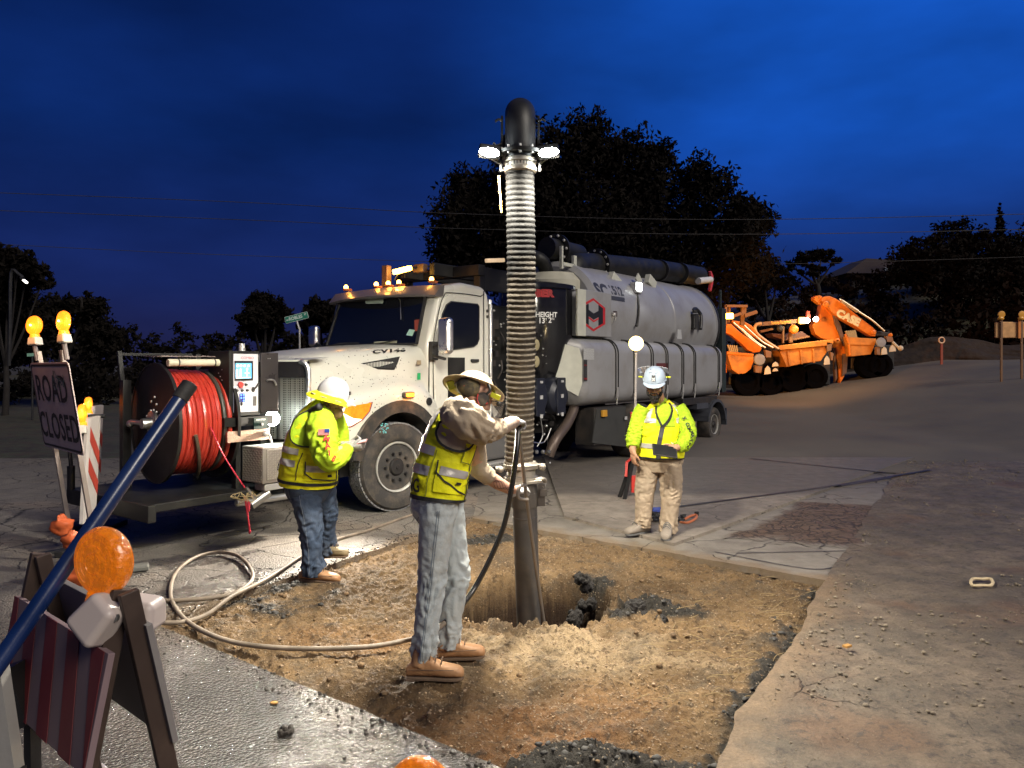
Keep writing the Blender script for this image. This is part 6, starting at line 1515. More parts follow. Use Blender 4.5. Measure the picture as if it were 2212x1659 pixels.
SEAT.band('back_pocket', stitch2, jn, [(190, .80), (245, .78), (243, .30), (222, .12), (192, .32)], .005, .004, 10)
SEAT.band('waistband', stitch, jn, [(180, .9), (290, .9)], .006, .004, 20)
boot(P2, W(915, 1400, 4.17), W(880, 1462, 4.15), W(1002, 1464, 4.12), boot_tan, sole_br, -.004)
boot(P2, W(968, 1375, 4.42), W(936, 1424, 4.42), W(1048, 1418, 4.40), boot_tan, sole_br, .0)
# torso
TC = [W(946, 1078, d0 + .02), W(950, 1040, d0 + .03), W(962, 990, d0 + .05), (W(978, 940, d0 + .06)), (W(990, 905, d0 + .06)), (W(1000, 880, d0 + .05)), (W(1008, 866, d0 + .05))]
TR_ = [(.155, .205), (.160, .205), (.155, .205), (.150, .21), (.130, .195), (.085, .12), (.06, .065)]
VE = Loft([(c, a, b) for c, (a, b) in zip(TC, TR_)], fold=folds(.010, 7, 7.0, ((.3, .2, .3),)), n=2.3)
mb = MB(); VE.mesh(mb, 0, 360, 0.0, .93, 80, 70, caps=False); vest = mb.build('vest', hiviz, P2, smooth='full', world=True)
VE.patch('hem', piping, vest, 150, 395, 0.0, .045, .004, 60, 3)
for v0, v1, nm in ((.20, .285, 'tape'), (.385, .47, 'tape')): VE.patch(nm, tape_m, vest, 150, 252, v0 + .02, v1 + .02, .005, 30, 5)
VE.patch('tape', tape_m, vest, 270, 330, .255, .335, .013, 16, 5)
VE.patch('tape', tape_m, vest, 192, 216, .47, .90, .005, 6, 20)
VE.patch('pocket', hiviz, vest, 266, 335, .10, .375, .009, 18, 12)
VE.band('pocket_edge', piping, vest, [(264, .38), (266, .27), (280, .20), (312, .125), (336, .10)], .009, .014, 8)
VE.patch('pocket_flap', hiviz, vest, 304, 340, .42, .62, .008, 10, 8); VE.band('pocket_edge', mat('olive_seam', (.25, .27, .02), .8), vest, [(304, .60), (304, .42), (340, .405)], .005, .011, 8)
VE.patch('brand_patch', piping, vest, 303, 316, .18, .21, .018, 5, 3)
VE.band('side_seam', mat('olive_seam', (0, 0, 0)), vest, [(254, .05), (256, .47)], .006, .007, 20)
VE.band('front_edge', piping, vest, [(345, .02), (345, .3), (342, .75)], .012, .006, 14)
VE.text('ING', black_flat, vest, 214, .115, .085, 330, 1 / VE.len, .002, off=.010)
# neck + sleeves (shirt)
shf = folds(.016, 7, 3.0, ((.35, .3, .8),))
S1 = [(W(980, 888, 4.20), .085, .085), (W(996, 897, 4.13), .094, .094), (W(1015, 910, 4.10), .090, .090), (W(1034, 925, 4.13), .080, .080), (W(1052, 929, 4.25), .070, .068), (W(1070, 927, 4.36), .060, .058), (W(1078, 925, 4.40), .055, .055)]
SL = Loft(S1, fold=shf)
mb = MB(); SL.mesh(mb, nu=48, nv=70)
S2 = Loft([(W(1015, 915, 4.52), .08, .08), (W(1022, 950, 4.60), .075, .075), (W(1028, 990, 4.66), .068, .068), (W(1034, 1012, 4.68), .062, .062), (W(1050, 1026, 4.72), .055, .055), (W(1057, 1031, 4.74), .053, .053)], fold=folds(.010, 7, 5.0)); S2.mesh(mb, nu=40, nv=50)
YK = Loft([(W(966, 975, d0 + .04), .12, .192), (W(980, 935, d0 + .05), .142, .20), (W(992, 905, d0 + .05), .128, .190), (W(1002, 884, d0 + .05), .085, .12), (W(1010, 866, d0 + .05), .062, .065)], fold=folds(.006, 6, 9.0)); YK.mesh(mb, nu=48, nv=40)
shirt = mb.build('shirt', beige, P2, smooth='full', world=True)
# armhole: beige panel with black piping, laid on the vest side
AH = [(238, .60), (250, .53), (275, .485), (300, .52), (318, .60), (325, .72)]
mb = MB(); vs = [VE.at(282, .70, .012)]; ring_ = [(282 + 42 * math.cos(R(a)), .70 + .19 * math.sin(R(a))) for a in range(0, 360, 15)]
vs += [VE.at(u, min(.97, v), .008) for u, v in ring_]; mb.add(vs, [(0, i + 1, (i + 1) % len(ring_) + 1) for i in range(len(ring_))]); mb.build('armhole_panel', beige, shirt, smooth='full', world=True)
VE.band('armhole_piping', piping, vest, [(u, min(.97, v)) for u, v in ring_ + ring_[:1]], .014, .013, 3)
# body: head, neck, forearms
hc = W(1033, 851, 4.36); fwd = Vector((.72, -.10, -.70)); upv = Vector((.66, .35, .66))
def ex(mb): add_head(mb, hc, fwd, upv, .98)
body_mesh('body', P2, [([W(1005, 880, d0 + .05), W(1016, 866, 4.35), hc + Vector((-.01, 0, -.03))], [.062, .056, .055]), ([W(1070, 927, 4.36), W(1085, 922, 4.42), W(1105, 914, 4.50), W(1113, 910, 4.54)], [.050, .045, .036, .030]),
    ([W(1052, 1028, 4.74), W(1075, 1043, 4.80), W(1100, 1056, 4.88), W(1112, 1060, 4.92)], [.046, .044, .035, .030]), ([W(946, 1050, 4.3), W(960, 990, 4.32), W(985, 920, 4.33)], [.10, .11, .10]),
    ([W(915, 1400, 4.17), W(932, 1262, 4.19), W(944, 1090, 4.25)], [.04, .05, .06]), ([W(968, 1375, 4.42), W(984, 1245, 4.45), W(966, 1130, 4.45), W(955, 1075, 4.4)], [.04, .05, .055, .06]),
    ([W(985, 900, 4.25), W(1034, 925, 4.13), W(1070, 927, 4.36)], [.06, .055, .05]), ([W(1010, 915, 4.5), W(1030, 1000, 4.66), W(1055, 1029, 4.74)], [.06, .055, .046])], [], skin_light, .008, ex)
# dusty forearm sleeve + tattoo scrolls on the far forearm
AR = Loft([(W(1070, 927, 4.36), .0525, .0525), (W(1085, 922, 4.42), .048, .048), (W(1104, 914, 4.50), .039, .039), (W(1110, 911, 4.52), .036, .036)], fold=folds(.003, 6, 2)); mb = MB(); AR.mesh(mb, nu=28, nv=24); mb.build('dusty_sleeve', cloth('dusty_sleeve', (.36, .27, .22), .9, dirt=(.42, .36, .30), dirta=.6), P2, smooth='full', world=True)
TF = Loft([(W(1054, 1029, 4.74), .048, .048), (W(1075, 1043, 4.80), .046, .046), (W(1104, 1057, 4.89), .036, .036)])
for i in range(5): TF.band('tattoo', mat('tattoo_ink', (.12, .06, .05), .6), P2, [(250 + 8 * i + 20 * math.cos(k * .9 + i), .12 + .7 * k / 9) for k in range(10)], .0035, .0025, 3)
glove(P2, W(1112, 911, 4.54), (.45, .85, -.05), (.05, -.25, .97), curl=62, size=1.02, side=-1)
glove(P2, W(1114, 1061, 4.93), (.75, .45, .15), (-.05, -.55, .75), curl=58, size=1.0, side=-1)
# headgear: tan full-brim hat seen from below, muffs, mask
hup = Vector((.25, .45, .86)).normalized(); htc = W(1024, 838, 4.42)
mb = MB(); hr_ = Vector((1, 0, -.36)); M_ = hat_dome(mb, htc, hup, hr_, .10, .118, .10); brim(mb, htc, M_, .09, .11, .172, .192, .012); hat = mb.build('hard_hat', mat('tan_hat', (.40, .31, .19), .4, dirt=(.3, .22, .13), dirta=.4), P2, smooth='full', world=True)
mb = MB(); brim(mb, htc - hup * .012, M_, .082, .10, .100, .12, .006, th=.01); mb.build('hat_liner', mat('white_liner', (.55, .53, .55), .6, var=.3, vs=25), hat, smooth='full', world=True)
mb = MB(); mb.ball(hc + Vector((-.045, -.02, .035)), (.085, .088, .062), rot=Matrix.Rotation(R(25), 3, 'Y')); mb.ball(hc + Vector((-.05, 0, -.05)), (.07, .075, .06)); mb.tube([hc + Vector((.01, -.0, -.06)), hc + Vector((-.04, 0, -.07)), W(1005, 876, 4.34)], .068, 14, 3); mb.build('head_wrap', mat('camo_wrap', (.05, .045, .035), .8, var=.9, vs=22, dirt=(.25, .20, .08), dirts=14, dirta=.8), P2, smooth='full', world=True)
mc_ = W(1043, 862, 4.26); mb = MB(); mb.lathe(mc_ + Vector((0, .03, 0)), (-.08, -1, -.05), [(-.01, .030), (0, .038), (.02, .041), (.036, .034), (.042, .012)], 20); mf = mb.build('ear_muff', mat('muff_grey', (.06, .055, .055), .4), P2, smooth=True, world=True, angle=50)
mb = MB(); mb.tube([mc_ + Vector((-.028, -.005, .03)), mc_ + Vector((-.032, -.005, -.005)), mc_ + Vector((-.018, -.005, -.034))], .004, 6, 3); mb.tube([mc_ + Vector((.018, -.008, -.03)), mc_ + Vector((.028, -.008, -.02))], .004, 6); mb.build('red_stripe', mat('muff_red', (.45, .05, .05), .4), mf, world=True)
mb = MB(); mb.tube([mc_ + Vector((.012, 0, .02)), mc_ + Vector((.04, 0, .05)), mc_ + Vector((.03, .02, .085))], .008, 8, 4); mb.build('muff_arm', black_rubber, mf, world=True, smooth=True)
mb = MB(); mb.ball(W(1005, 834, 4.27), (.012, .008, .012)); mb.build('clip', mat('muff_red', (0, 0, 0)), mf, world=True, bevel=.004)
mb = MB(); mb.box(W(975, 832, 4.40), (.045, .02, .055), Matrix.Rotation(R(-20), 3, 'Y')); mb.box(W(1070, 856, 4.30), (.06, .02, .03), Matrix.Rotation(R(25), 3, 'Y')); mb.box(W(1060, 840, 4.33), (.07, .015, .010), Matrix.Rotation(R(35), 3, 'Y')); mb.build('yellow_clip', mat('clip_yellow', (.6, .62, .03), .4), hat, world=True, bevel=.006)
mb = MB(); mb.prism([W(1060, 868, 4.34), W(1090, 872, 4.36), W(1083, 900, 4.38), W(1066, 905, 4.36)], (0, .01, 0)); fsd = mb.build('face_shield', mat('clear_shield', (.75, .72, .70), .08, trans=.85, spec=.5), P2, world=True)
mb = MB(); mb.tube([W(1060, 866, 4.33), W(1092, 874, 4.35), W(1088, 905, 4.38)], .004, 6, 3); mb.ball(W(1077, 873, 4.30), .014); mb.build('shield_frame', black_rubber, fsd, world=True, smooth=True)

# ---- worker with the phone (left)
P1 = empty('person', (-1.56, 6.2, 0), 0, 'person in white hard hat with yellow brim and dark jeans looking at a phone', 'person', 'road workers')
jeans_d = cloth('dark_jeans', (.045, .065, .105), .85, dirt=(.12, .13, .15), dirta=.45, dirts=4)
d1 = 6.2
LN1 = Loft([(W(675, 1242, 6.05), .080, .085), (W(676, 1225, 6.05), .082, .088), (W(674, 1180, 6.06), .082, .09), (W(670, 1135, 6.08), .098, .10), (W(664, 1090, 6.1), .115, .115), (W(660, 1055, 6.12), .13, .125), (W(660, 1032, 6.14), .13, .12)], fold=folds(.015, 9, 11.0, ((.08, .1, 1.2), (.45, .1, .6))))
mb = MB(); LN1.mesh(mb, nu=56, nv=90)
LF1 = Loft([(W(708, 1196, 6.5), .075, .08), (W(708, 1180, 6.5), .078, .085), (W(703, 1145, 6.46), .08, .09), (W(704, 1110, 6.42), .094, .10), (W(698, 1075, 6.38), .11, .115), (W(692, 1048, 6.34), .125, .12), (W(688, 1030, 6.32), .125, .12)], fold=folds(.015, 9, 14.0, ((.1, .1, 1.0), (.5, .1, .7))))
LF1.mesh(mb, nu=56, nv=90)
SE1 = Loft([(W(665, 1085, 6.2), .13, .15), (W(665, 1060, 6.2), .185, .21), (W(666, 1035, 6.2), .20, .22), (W(668, 1010, 6.2), .2, .21)], fold=folds(.006, 5, 12.0)); SE1.mesh(mb, nu=56, nv=24)
jn = mb.build('jeans', jeans_d, P1, smooth='full', world=True)
st3 = mat('blue_stitch', (.16, .19, .24), .9)
LN1.band('outer_seam', st3, jn, [(268, .02), (266, .4), (262, .8), (258, .97)], .004, .003, 30); SE1.band('back_pocket', st3, jn, [(200, .7), (238, .66), (232, .15), (208, .1)], .005, .004, 10)
boot(P1, W(676, 1228, 6.05), W(648, 1252, 6.05), W(735, 1258, 6.0), boot_tan, sole_br, .0)
boot(P1, W(710, 1180, 6.5), W(690, 1204, 6.5), W(752, 1202, 6.45), mat('olive_leather', (.26, .20, .11), .6, bump=.3, bs=50), sole_br, .0)
TC1 = [W(665, 1048, d1), W(666, 1030, d1), W(670, 990, d1), W(675, 950, d1), W(683, 910, d1), W(695, 884, d1), W(704, 870, d1)]
TR1 = [(.225, .22), (.235, .23), (.225, .235), (.205, .235), (.165, .20), (.11, .13), (.075, .075)]
V1 = Loft([(c, a, b) for c, (a, b) in zip(TC1, TR1)], fold=folds(.013, 7, 17.0, ((.3, .2, .3),)), n=2.2)
mb = MB(); V1.mesh(mb, 0, 360, 0, .95, 80, 70, caps=False); vest = mb.build('vest', hiviz, P1, smooth='full', world=True)
V1.patch('hem', piping, vest, 150, 390, .055, .085, .006, 60, 2); V1.patch('tape', tape_m, vest, 150, 258, .25, .32, .006, 30, 4); V1.patch('tape', tape_m, vest, 150, 262, .385, .455, .006, 30, 4)
V1.patch('tape', tape_m, vest, 200, 214, .46, .86, .006, 6, 20); V1.patch('pocket', hiviz, vest, 276, 345, .11, .30, .010, 18, 10); V1.patch('tape', tape_m, vest, 278, 342, .22, .285, .016, 16, 4)
V1.band('pocket_edge', piping, vest, [(276, .33), (277, .20), (290, .14), (345, .11)], .010, .018, 8); V1.patch('brand_patch', piping, vest, 320, 332, .16, .19, .02, 4, 3); V1.band('side_seam', piping, vest, [(262, .10), (264, .28), (270, .42)], .008, .008, 10)
V1.band('front_edge', piping, vest, [(352, .03), (350, .5), (345, .8)], .016, .008, 14); V1.text('NG', black_flat, vest, 196, .205, .07, 250, 1 / V1.len, .002, off=.011)
# sleeves
SA = Loft([(W(692, 893, 6.10), .085, .085), (W(694, 918, 5.99), .118, .105), (W(698, 950, 5.93), .116, .105), (W(703, 978, 5.92), .102, .098), (W(716, 994, 5.94), .092, .09), (W(733, 987, 6.0), .078, .076), (W(748, 972, 6.07), .058, .056), (W(752, 968, 6.09), .05, .05)], fold=folds(.013, 8, 21.0, ((.55, .2, .8),)))
mb = MB(); SA.mesh(mb, nu=48, nv=80); SB = Loft([(W(716, 895, 6.38), .09, .09), (W(728, 930, 6.45), .10, .09), (W(732, 965, 6.45), .09, .085), (W(742, 972, 6.35), .07, .065), (W(752, 962, 6.26), .055, .05)], fold=folds(.01, 8, 23.0)); SB.mesh(mb, nu=40, nv=50)
Y1 = Loft([(W(678, 940, d1), .19, .21), (W(687, 905, d1), .16, .195), (W(698, 880, d1), .105, .13), (W(706, 866, d1), .075, .078)]); Y1.mesh(mb, nu=40, nv=20)
sh1 = mb.build('shirt', hiviz_sh, P1, smooth='full', world=True)
ring_ = [(268 + 44 * math.cos(R(a)), .69 + .20 * math.sin(R(a))) for a in range(0, 360, 15)]
mb = MB(); vs = [V1.at(268, .69, .014)] + [V1.at(u, min(.97, v), .010) for u, v in ring_]; mb.add(vs, [(0, i + 1, (i + 1) % len(ring_) + 1) for i in range(len(ring_))]); mb.build('armhole_panel', hiviz_sh, sh1, smooth='full', world=True)
V1.band('armhole_piping', piping, vest, [(u, min(.97, v)) for u, v in ring_ + ring_[:1]], .013, .016, 3)
redp = mat('print_red', (.55, .04, .03), .6)
def on_sleeve(L_, px, py):
    best = None
    for i in range(24):
        for j in range(30):
            u = 180 + i * 7.5; v = j / 29; q = L_.at(u, v, .004); x = CX + FPX * q.x / q.y; y = HY - FPX * (q.z - CAM_Z) / q.y
            e = (x - px) ** 2 + (y - py) ** 2 + (q.y - 5) * 4
            if best is None or e < best[0]: best = (e, u, v, q)
    return best[3]
def decal(L_, t, px, py, size, m, parent, bold=.002, rot=0, sx=1.0, lift=.012):
    c = on_sleeve(L_, px, py); ax = on_sleeve(L_, px + 6, py) - on_sleeve(L_, px - 6, py); ay = on_sleeve(L_, px, py - 6) - on_sleeve(L_, px, py + 6)
    ax.normalize(); ay = (ay - ax * ay.dot(ax)).normalized(); cr, sr = math.cos(R(rot)), math.sin(R(rot)); c = c + Vector((0, -lift, 0))
    return lettering(t, lambda x, y: c + ax * (x * cr - y * sr) + ay * (x * sr + y * cr), size, m, parent, bold, 1, True, sx=sx)
for ch, px, py, rt in (('M', 706, 951, 0), ('A', 708, 965, -5), ('I', 713, 977, -15), ('B', 720, 988, -35)): decal(SA, ch, px, py, .062, redp, sh1, .0025, rt)
# flag patch on the sleeve
fc = on_sleeve(SA, 702, 934) + Vector((0, -.012, 0)); ax = Vector((1, .12, .02)).normalized(); az = Vector((.02, 0, 1))
for nm, m_, rects in (('flag_white', white_flat, [(0, 0, .090, .050)]), ('flag_red', redp, [(0, -.022 + .0088 * i, .090, .0045) for i in range(6)]), ('flag_blue', mat('flag_blue', (.02, .05, .3), .6), [(.026, .011, .038, .028)])):
    mb = MB(); o_ = {'flag_white': 0, 'flag_red': -.0015, 'flag_blue': -.003}[nm]
    for x, y, w_, h_ in rects: mb.add([fc + ax * (x + i * w_ / 2) + az * (y + j * h_ / 2) + Vector((0, o_, 0)) for i, j in ((-1, -1), (1, -1), (1, 1), (-1, 1))], [(0, 1, 2, 3)])
    mb.build(nm, m_, sh1, world=True)
hc1 = W(717, 872, 6.17); f1 = Vector((.80, -.18, -.55)); u1 = Vector((.5, .1, .85))
def ex1(mb): add_head(mb, hc1, f1, u1, 1.0)
body_mesh('body', P1, [([W(700, 885, d1), hc1 + Vector((-.02, 0, -.05))], [.07, .062]), ([W(745, 972, 6.06), W(753, 967, 6.09), W(757, 965, 6.1)], [.04, .036, .032]), ([W(745, 968, 6.3), W(755, 962, 6.24)], [.04, .034]),
    ([W(668, 1040, d1), W(675, 960, d1), W(690, 900, d1)], [.15, .15, .11]), ([W(676, 1228, 6.05), W(670, 1135, 6.08), W(662, 1050, 6.14)], [.05, .065, .1]), ([W(708, 1180, 6.5), W(704, 1110, 6.42), W(690, 1045, 6.32)], [.05, .065, .1]),
    ([W(700, 900, 6.1), W(708, 975, 5.93), W(745, 972, 6.06)], [.07, .065, .04]), ([W(712, 900, 6.36), W(730, 960, 6.44), W(748, 966, 6.28)], [.07, .06, .04])], [], skin_light, .008, ex1)
mb = MB(); mb.tube([hc1 + Vector((-.02, 0, -.035)), hc1 + Vector((-.035, 0, -.085)), W(699, 888, d1)], lambda t: .088 + .018 * t, 16, 4); mb.ball(hc1 + f1.normalized() * .03 + Vector((0, 0, -.045)), (.078, .076, .055), rot=Matrix.Rotation(R(35), 3, 'Y')); mb.build('neck_gaiter', mat('tan_gaiter', (.42, .27, .17), .8, var=.5, vs=14, dirt=(.14, .09, .05), dirts=9, dirta=.8), P1, smooth='full', world=True)
mb = MB(); mb.tube([W(666, 893, 6.12), W(680, 884, 6.02), W(692, 878, 5.98)], .03, 10, 3); mb.build('dark_hood', piping, P1, smooth='full', world=True)
h1 = W(719, 853, 6.17); hu1 = Vector((.30, .03, .95)).normalized(); mb = MB(); M1 = hat_dome(mb, h1, hu1, Vector((1, -.15, -.3)), .118, .138, .145); hat = mb.build('hard_hat', mat('white_hat', (.44, .44, .46), .3, dirt=(.4, .36, .3), dirta=.3), P1, smooth='full', world=True)
mb = MB(); brim(mb, h1 + hu1 * .002, M1, .112, .130, .195, .215, .055, 118, 422, wave=.006); mb.build('sun_brim', hiviz, hat, smooth='full', world=True)
mb = MB(); brim(mb, h1 + hu1 * .002, M1, .112, .130, .15, .215, .03, 58, 122); mb.build('hat_peak', mat('white_hat', (0, 0, 0)), hat, smooth='full', world=True)
mb = MB()
for a in range(130, 420, 38): mb.box(Vector(h1) + M1 @ Vector((.165 * math.cos(R(a)), .185 * math.sin(R(a)), -.026)), (.05, .022, .006), M1 @ Matrix.Rotation(R(a + 90), 3, 'Z'))
mb.build('brim_tape', tape_m, hat, world=True)
mb = MB(); rg = random.Random(5)
for az, el_ in [(180 + 15 * i, 28 + 4 * j) for i in range(0, 6) for j in (0,)] + [(200 + 8 * i, 60) for i in range(6)] + [(160 + rg.uniform(0, 120), rg.uniform(15, 70)) for _ in range(14)]: mb.ball(on_dome(h1, M1, .118, .138, .145, az, el_), (.0055, .0055, .004), 6, 4)
mb.build('vent_holes', black_flat, hat, world=True)
mb = MB(); mb.ball(on_dome(h1, M1, .118, .138, .145, 186, 25, .006), (.02, .012, .022)); mb.build('knob', mat('muff_grey', (0, 0, 0)), hat, world=True, smooth=True)
mb = MB(); mb.box(on_dome(h1, M1, .118, .138, .145, 95, 22, .003), (.012, .03, .03)); mb.box(on_dome(h1, M1, .118, .138, .145, 250, 40, .003), (.022, .005, .012)); mb.build('hat_sticker', black_flat, hat, world=True)
mc_ = hc1 + Vector((-.028, -.088, -.015)); mb = MB(); mb.lathe(mc_, (-.05, -1, 0), [(-.01, .026), (0, .032), (.012, .033), (.022, .024)], 18); mf = mb.build('ear_muff', mat('muff_grey', (0, 0, 0)), P1, smooth=True, world=True, angle=50)
mb = MB(); mb.tube([mc_ + Vector((-.022, -.018, .02)), mc_ + Vector((-.024, -.022, 0)), mc_ + Vector((-.012, -.022, -.022))], .004, 6, 3); mb.tube([mc_ + Vector((.01, -.02, .02)), mc_ + Vector((.02, -.02, 0)), mc_ + Vector((.01, -.02, -.02))], .004, 6, 3); mb.build('red_stripe', mat('muff_red', (0, 0, 0)), mf, world=True)
glove(P1, W(756, 968, 6.1), (.9, .15, .02), (.1, -.75, -.6), size=1.05, curl=45, side=-1, thumb=40)
glove(P1, W(752, 961, 6.22), (.9, -.1, .10), (-.1, .7, -.6), size=1.0, curl=45, side=1)
pc = W(774, 956, 6.12); ph = MB(); ph.box((0, 0, 0), (.15, .072, .009), Matrix.Rotation(R(-14), 3, 'Y') @ Matrix.Rotation(R(12), 3, 'X')); phone = ph.build('phone', mat('phone_case', (.35, .16, .15), .35), None, bevel=.004); phone.location = pc; WM['phone'] = Matrix.Translation(pc)
tag(phone, 'phone held in grey gloves by the worker beside the headlight', 'phone')
mb = MB(); mb.box((0, 0, .006), (.135, .062, .001), Matrix.Rotation(R(-14), 3, 'Y') @ Matrix.Rotation(R(12), 3, 'X')); mb.build('screen', mat('phone_screen', (.3, .25, .25), .2, emis=(1, .8, .7), es=.5), phone)

# ---- bearded worker with the tablet (right)
P3 = empty('person', (1.46, 7.6, 0), 0, 'bearded person in white hard hat and lime shirt standing on the slab with a tablet', 'person', 'road workers')
khaki = cloth('khaki_trousers', (.40, .31, .22), .85, dirt=(.46, .38, .29), dirta=.4)
d3 = 7.6
LA = Loft([(W(1389, 1138, 7.62), .075, .085), (W(1389, 1125, 7.62), .078, .088), (W(1391, 1090, 7.62), .085, .092), (W(1393, 1055, 7.62), .098, .105), (W(1400, 1015, 7.62), .115, .12), (W(1405, 990, 7.62), .12, .125)], fold=folds(.012, 8, 31.0, ((.08, .1, 1.3), (.5, .15, .6))))
LB = Loft([(W(1442, 1150, 7.52), .078, .085), (W(1443, 1135, 7.52), .082, .088), (W(1447, 1095, 7.54), .090, .095), (W(1450, 1060, 7.56), .102, .105), (W(1447, 1015, 7.58), .122, .12), (W(1443, 990, 7.6), .125, .125)], fold=folds(.012, 8, 35.0, ((.08, .1, 1.3), (.55, .15, .7))))
mb = MB(); LA.mesh(mb, nu=56, nv=90); LB.mesh(mb, nu=56, nv=90)
SE3 = Loft([(W(1424, 1018, 7.6), .17, .12), (W(1425, 998, 7.6), .235, .145), (W(1426, 975, 7.6), .245, .15)], fold=folds(.01, 5, 33)); SE3.mesh(mb, nu=56, nv=20); tr3 = mb.build('trousers', khaki, P3, smooth='full', world=True)
SE3.band('pocket_edge', mat('khaki_dark', (.2, .15, .1), .9), tr3, [(215, .75), (228, .35)], .006, .006, 6); SE3.band('pocket_edge', mat('khaki_dark', (0, 0, 0)), tr3, [(325, .75), (312, .35)], .006, .006, 6)
boot_g = mat('grey_boot', (.27, .23, .19), .7, bump=.4, bs=60, dirt=(.4, .34, .27)); sole_g = mat('grey_sole', (.12, .12, .12), .7, bump=.3, bs=60)
bz = .032
b1 = boot(P3, W(1390, 1118, 7.6), Vector((W(1402, 0, 7.66).x, 7.66, bz)), Vector((W(1352, 0, 7.5).x, 7.50, bz)), boot_g, sole_g, .0, 1.08); b2 = boot(P3, W(1443, 1128, 7.5), Vector((W(1446, 0, 7.5).x, 7.52, bz)), Vector((W(1437, 0, 7.25).x, 7.27, bz)), boot_g, sole_g, .0, 1.1)
TC3 = [W(1425, 990, d3), W(1425, 975, d3), W(1427, 945, d3), W(1429, 915, d3), W(1428, 888, d3), W(1425, 872, d3), W(1421, 860, d3)]
TR3 = [(.235, .17), (.245, .18), (.24, .18), (.23, .17), (.195, .145), (.11, .10), (.072, .078)]
V3 = Loft([(c, a, b) for c, (a, b) in zip(TC3, TR3)], fold=folds(.012, 6, 41.0), n=2.4)
mb = MB(); V3.mesh(mb, 0, 360, .02, .97, 80, 60, off=-.012, caps=True)
SR = Loft([(W(1392, 880, 7.55), .075, .08), (W(1381, 900, 7.55), .078, .08), (W(1373, 930, 7.52), .072, .075), (W(1368, 950, 7.48), .070, .070), (W(1367, 966, 7.44), .058, .058)], fold=folds(.012, 9, 43.0, ((.7, .25, .8),))); SR.mesh(mb, nu=48, nv=70)
SL3 = Loft([(W(1462, 880, 7.55), .08, .08), (W(1475, 902, 7.52), .085, .085), (W(1485, 928, 7.46), .082, .08), (W(1484, 946, 7.38), .075, .075), (W(1474, 962, 7.30), .068, .065), (W(1464, 967, 7.26), .055, .055)], fold=folds(.013, 9, 45.0, ((.6, .25, .8),))); SL3.mesh(mb, nu=48, nv=80)
sh3 = mb.build('shirt', hiviz_sh, P3, smooth='full', world=True)
mb = MB(); V3.mesh(mb, -68, 170, .03, .93, 60, 60, off=.004, caps=False); V3.mesh(mb, 169, 262, .03, .93, 30, 60, off=.004, caps=False)
# open front: V cut at the neck
V3c = 268
vest = mb.build('vest', hiviz, P3, smooth='full', world=True)
mb = MB(); V3.mesh(mb, 261, 293, .03, .54, 12, 30, off=.004, caps=False); mb.build('vest_front', hiviz, vest, smooth='full', world=True)
V3.patch('neck_opening', hiviz_sh, sh3, 250, 292, .55, .90, .006, 14, 20)
V3.band('zip', mat('zip_grey', (.06, .06, .065), .5, .3), vest, [(262, .03), (262, .3), (266, .54)], .045, .010, 14)
V3.band('front_edge', piping, vest, [(266, .54), (256, .68), (246, .90)], .022, .012, 12); V3.band('front_edge', piping, vest, [(266, .54), (286, .74), (303, .90)], .030, .012, 12)
V3.patch('hem', piping, vest, 165, 375, .02, .05, .008, 50, 2)
for u0, u1 in ((190, 252), (296, 345)): V3.patch('tape', tape_m, vest, u0, u1, .60, .67, .011, 14, 4)
V3.patch('tape', tape_m, vest, 222, 238, .67, .86, .011, 5, 8); V3.patch('tape', tape_m, vest, 304, 320, .67, .86, .011, 5, 8); V3.patch('mic_tab', piping, vest, 302, 322, .70, .725, .016, 5, 3)
V3.patch('tape', tape_m, vest, 190, 258, .19, .26, .011, 20, 4); V3.patch('tape', tape_m, vest, 270, 350, .19, .26, .011, 20, 4)
V3.patch('pocket', hiviz, vest, 212, 238, .38, .54, .016, 8, 8); V3.patch('pocket_flap', hiviz, vest, 210, 240, .49, .545, .021, 8, 4); V3.patch('pocket', hiviz, vest, 286, 318, .30, .53, .014, 10, 8)
V3.patch('badge', black_flat, vest, 298, 310, .325, .415, .020, 5, 5); decal(V3, 'X', 1449, 961, .05, white_flat, vest, .002, lift=.028)
mb = MB()
for px in (1446, 1452): c = V3.at(303 if px < 1450 else 308, .46, .024); mb.ball(c, (.012, .008, .014)); mb.cyl(c, c - Vector((0, 0, .06)), .005)
mb.build('pocket_pens', black_flat, vest, world=True)
V3.band('armhole_piping', piping, vest, [(205, .86), (196, .72), (192, .55), (190, .5)], .012, .012, 8); V3.band('armhole_piping', piping, vest, [(326, .86), (338, .72), (342, .58), (338, .5)], .014, .012, 8)
for i, ch in enumerate('X CONTRACTING'):
    if ch == ' ': continue
    t = i / 12; px = 1477 + 17 * math.sin(t * 2.6) - 1 * t; py = 905 + 62 * t; rt = -62 - 50 * t
    decal(SL3, ch, px, py, .050, black_flat, sh3, .002, rt, lift=.014)
hc3 = W(1414, 833, 7.44); f3 = Vector((-.25, -.90, -.34)); u3 = Vector((-.08, -.32, .93))
def ex3(mb):
    add_head(mb, hc3, f3, u3, 1.02)
    add_hand(mb, W(1367, 975, 7.42), (.05, -.05, -1), (-.85, -.45, 0), 1.05, 22, -1, 30)
    add_hand(mb, W(1459, 968, 7.24), (-.85, -.35, -.12), (.15, -.85, .5), 1.08, 40, 1, 45)
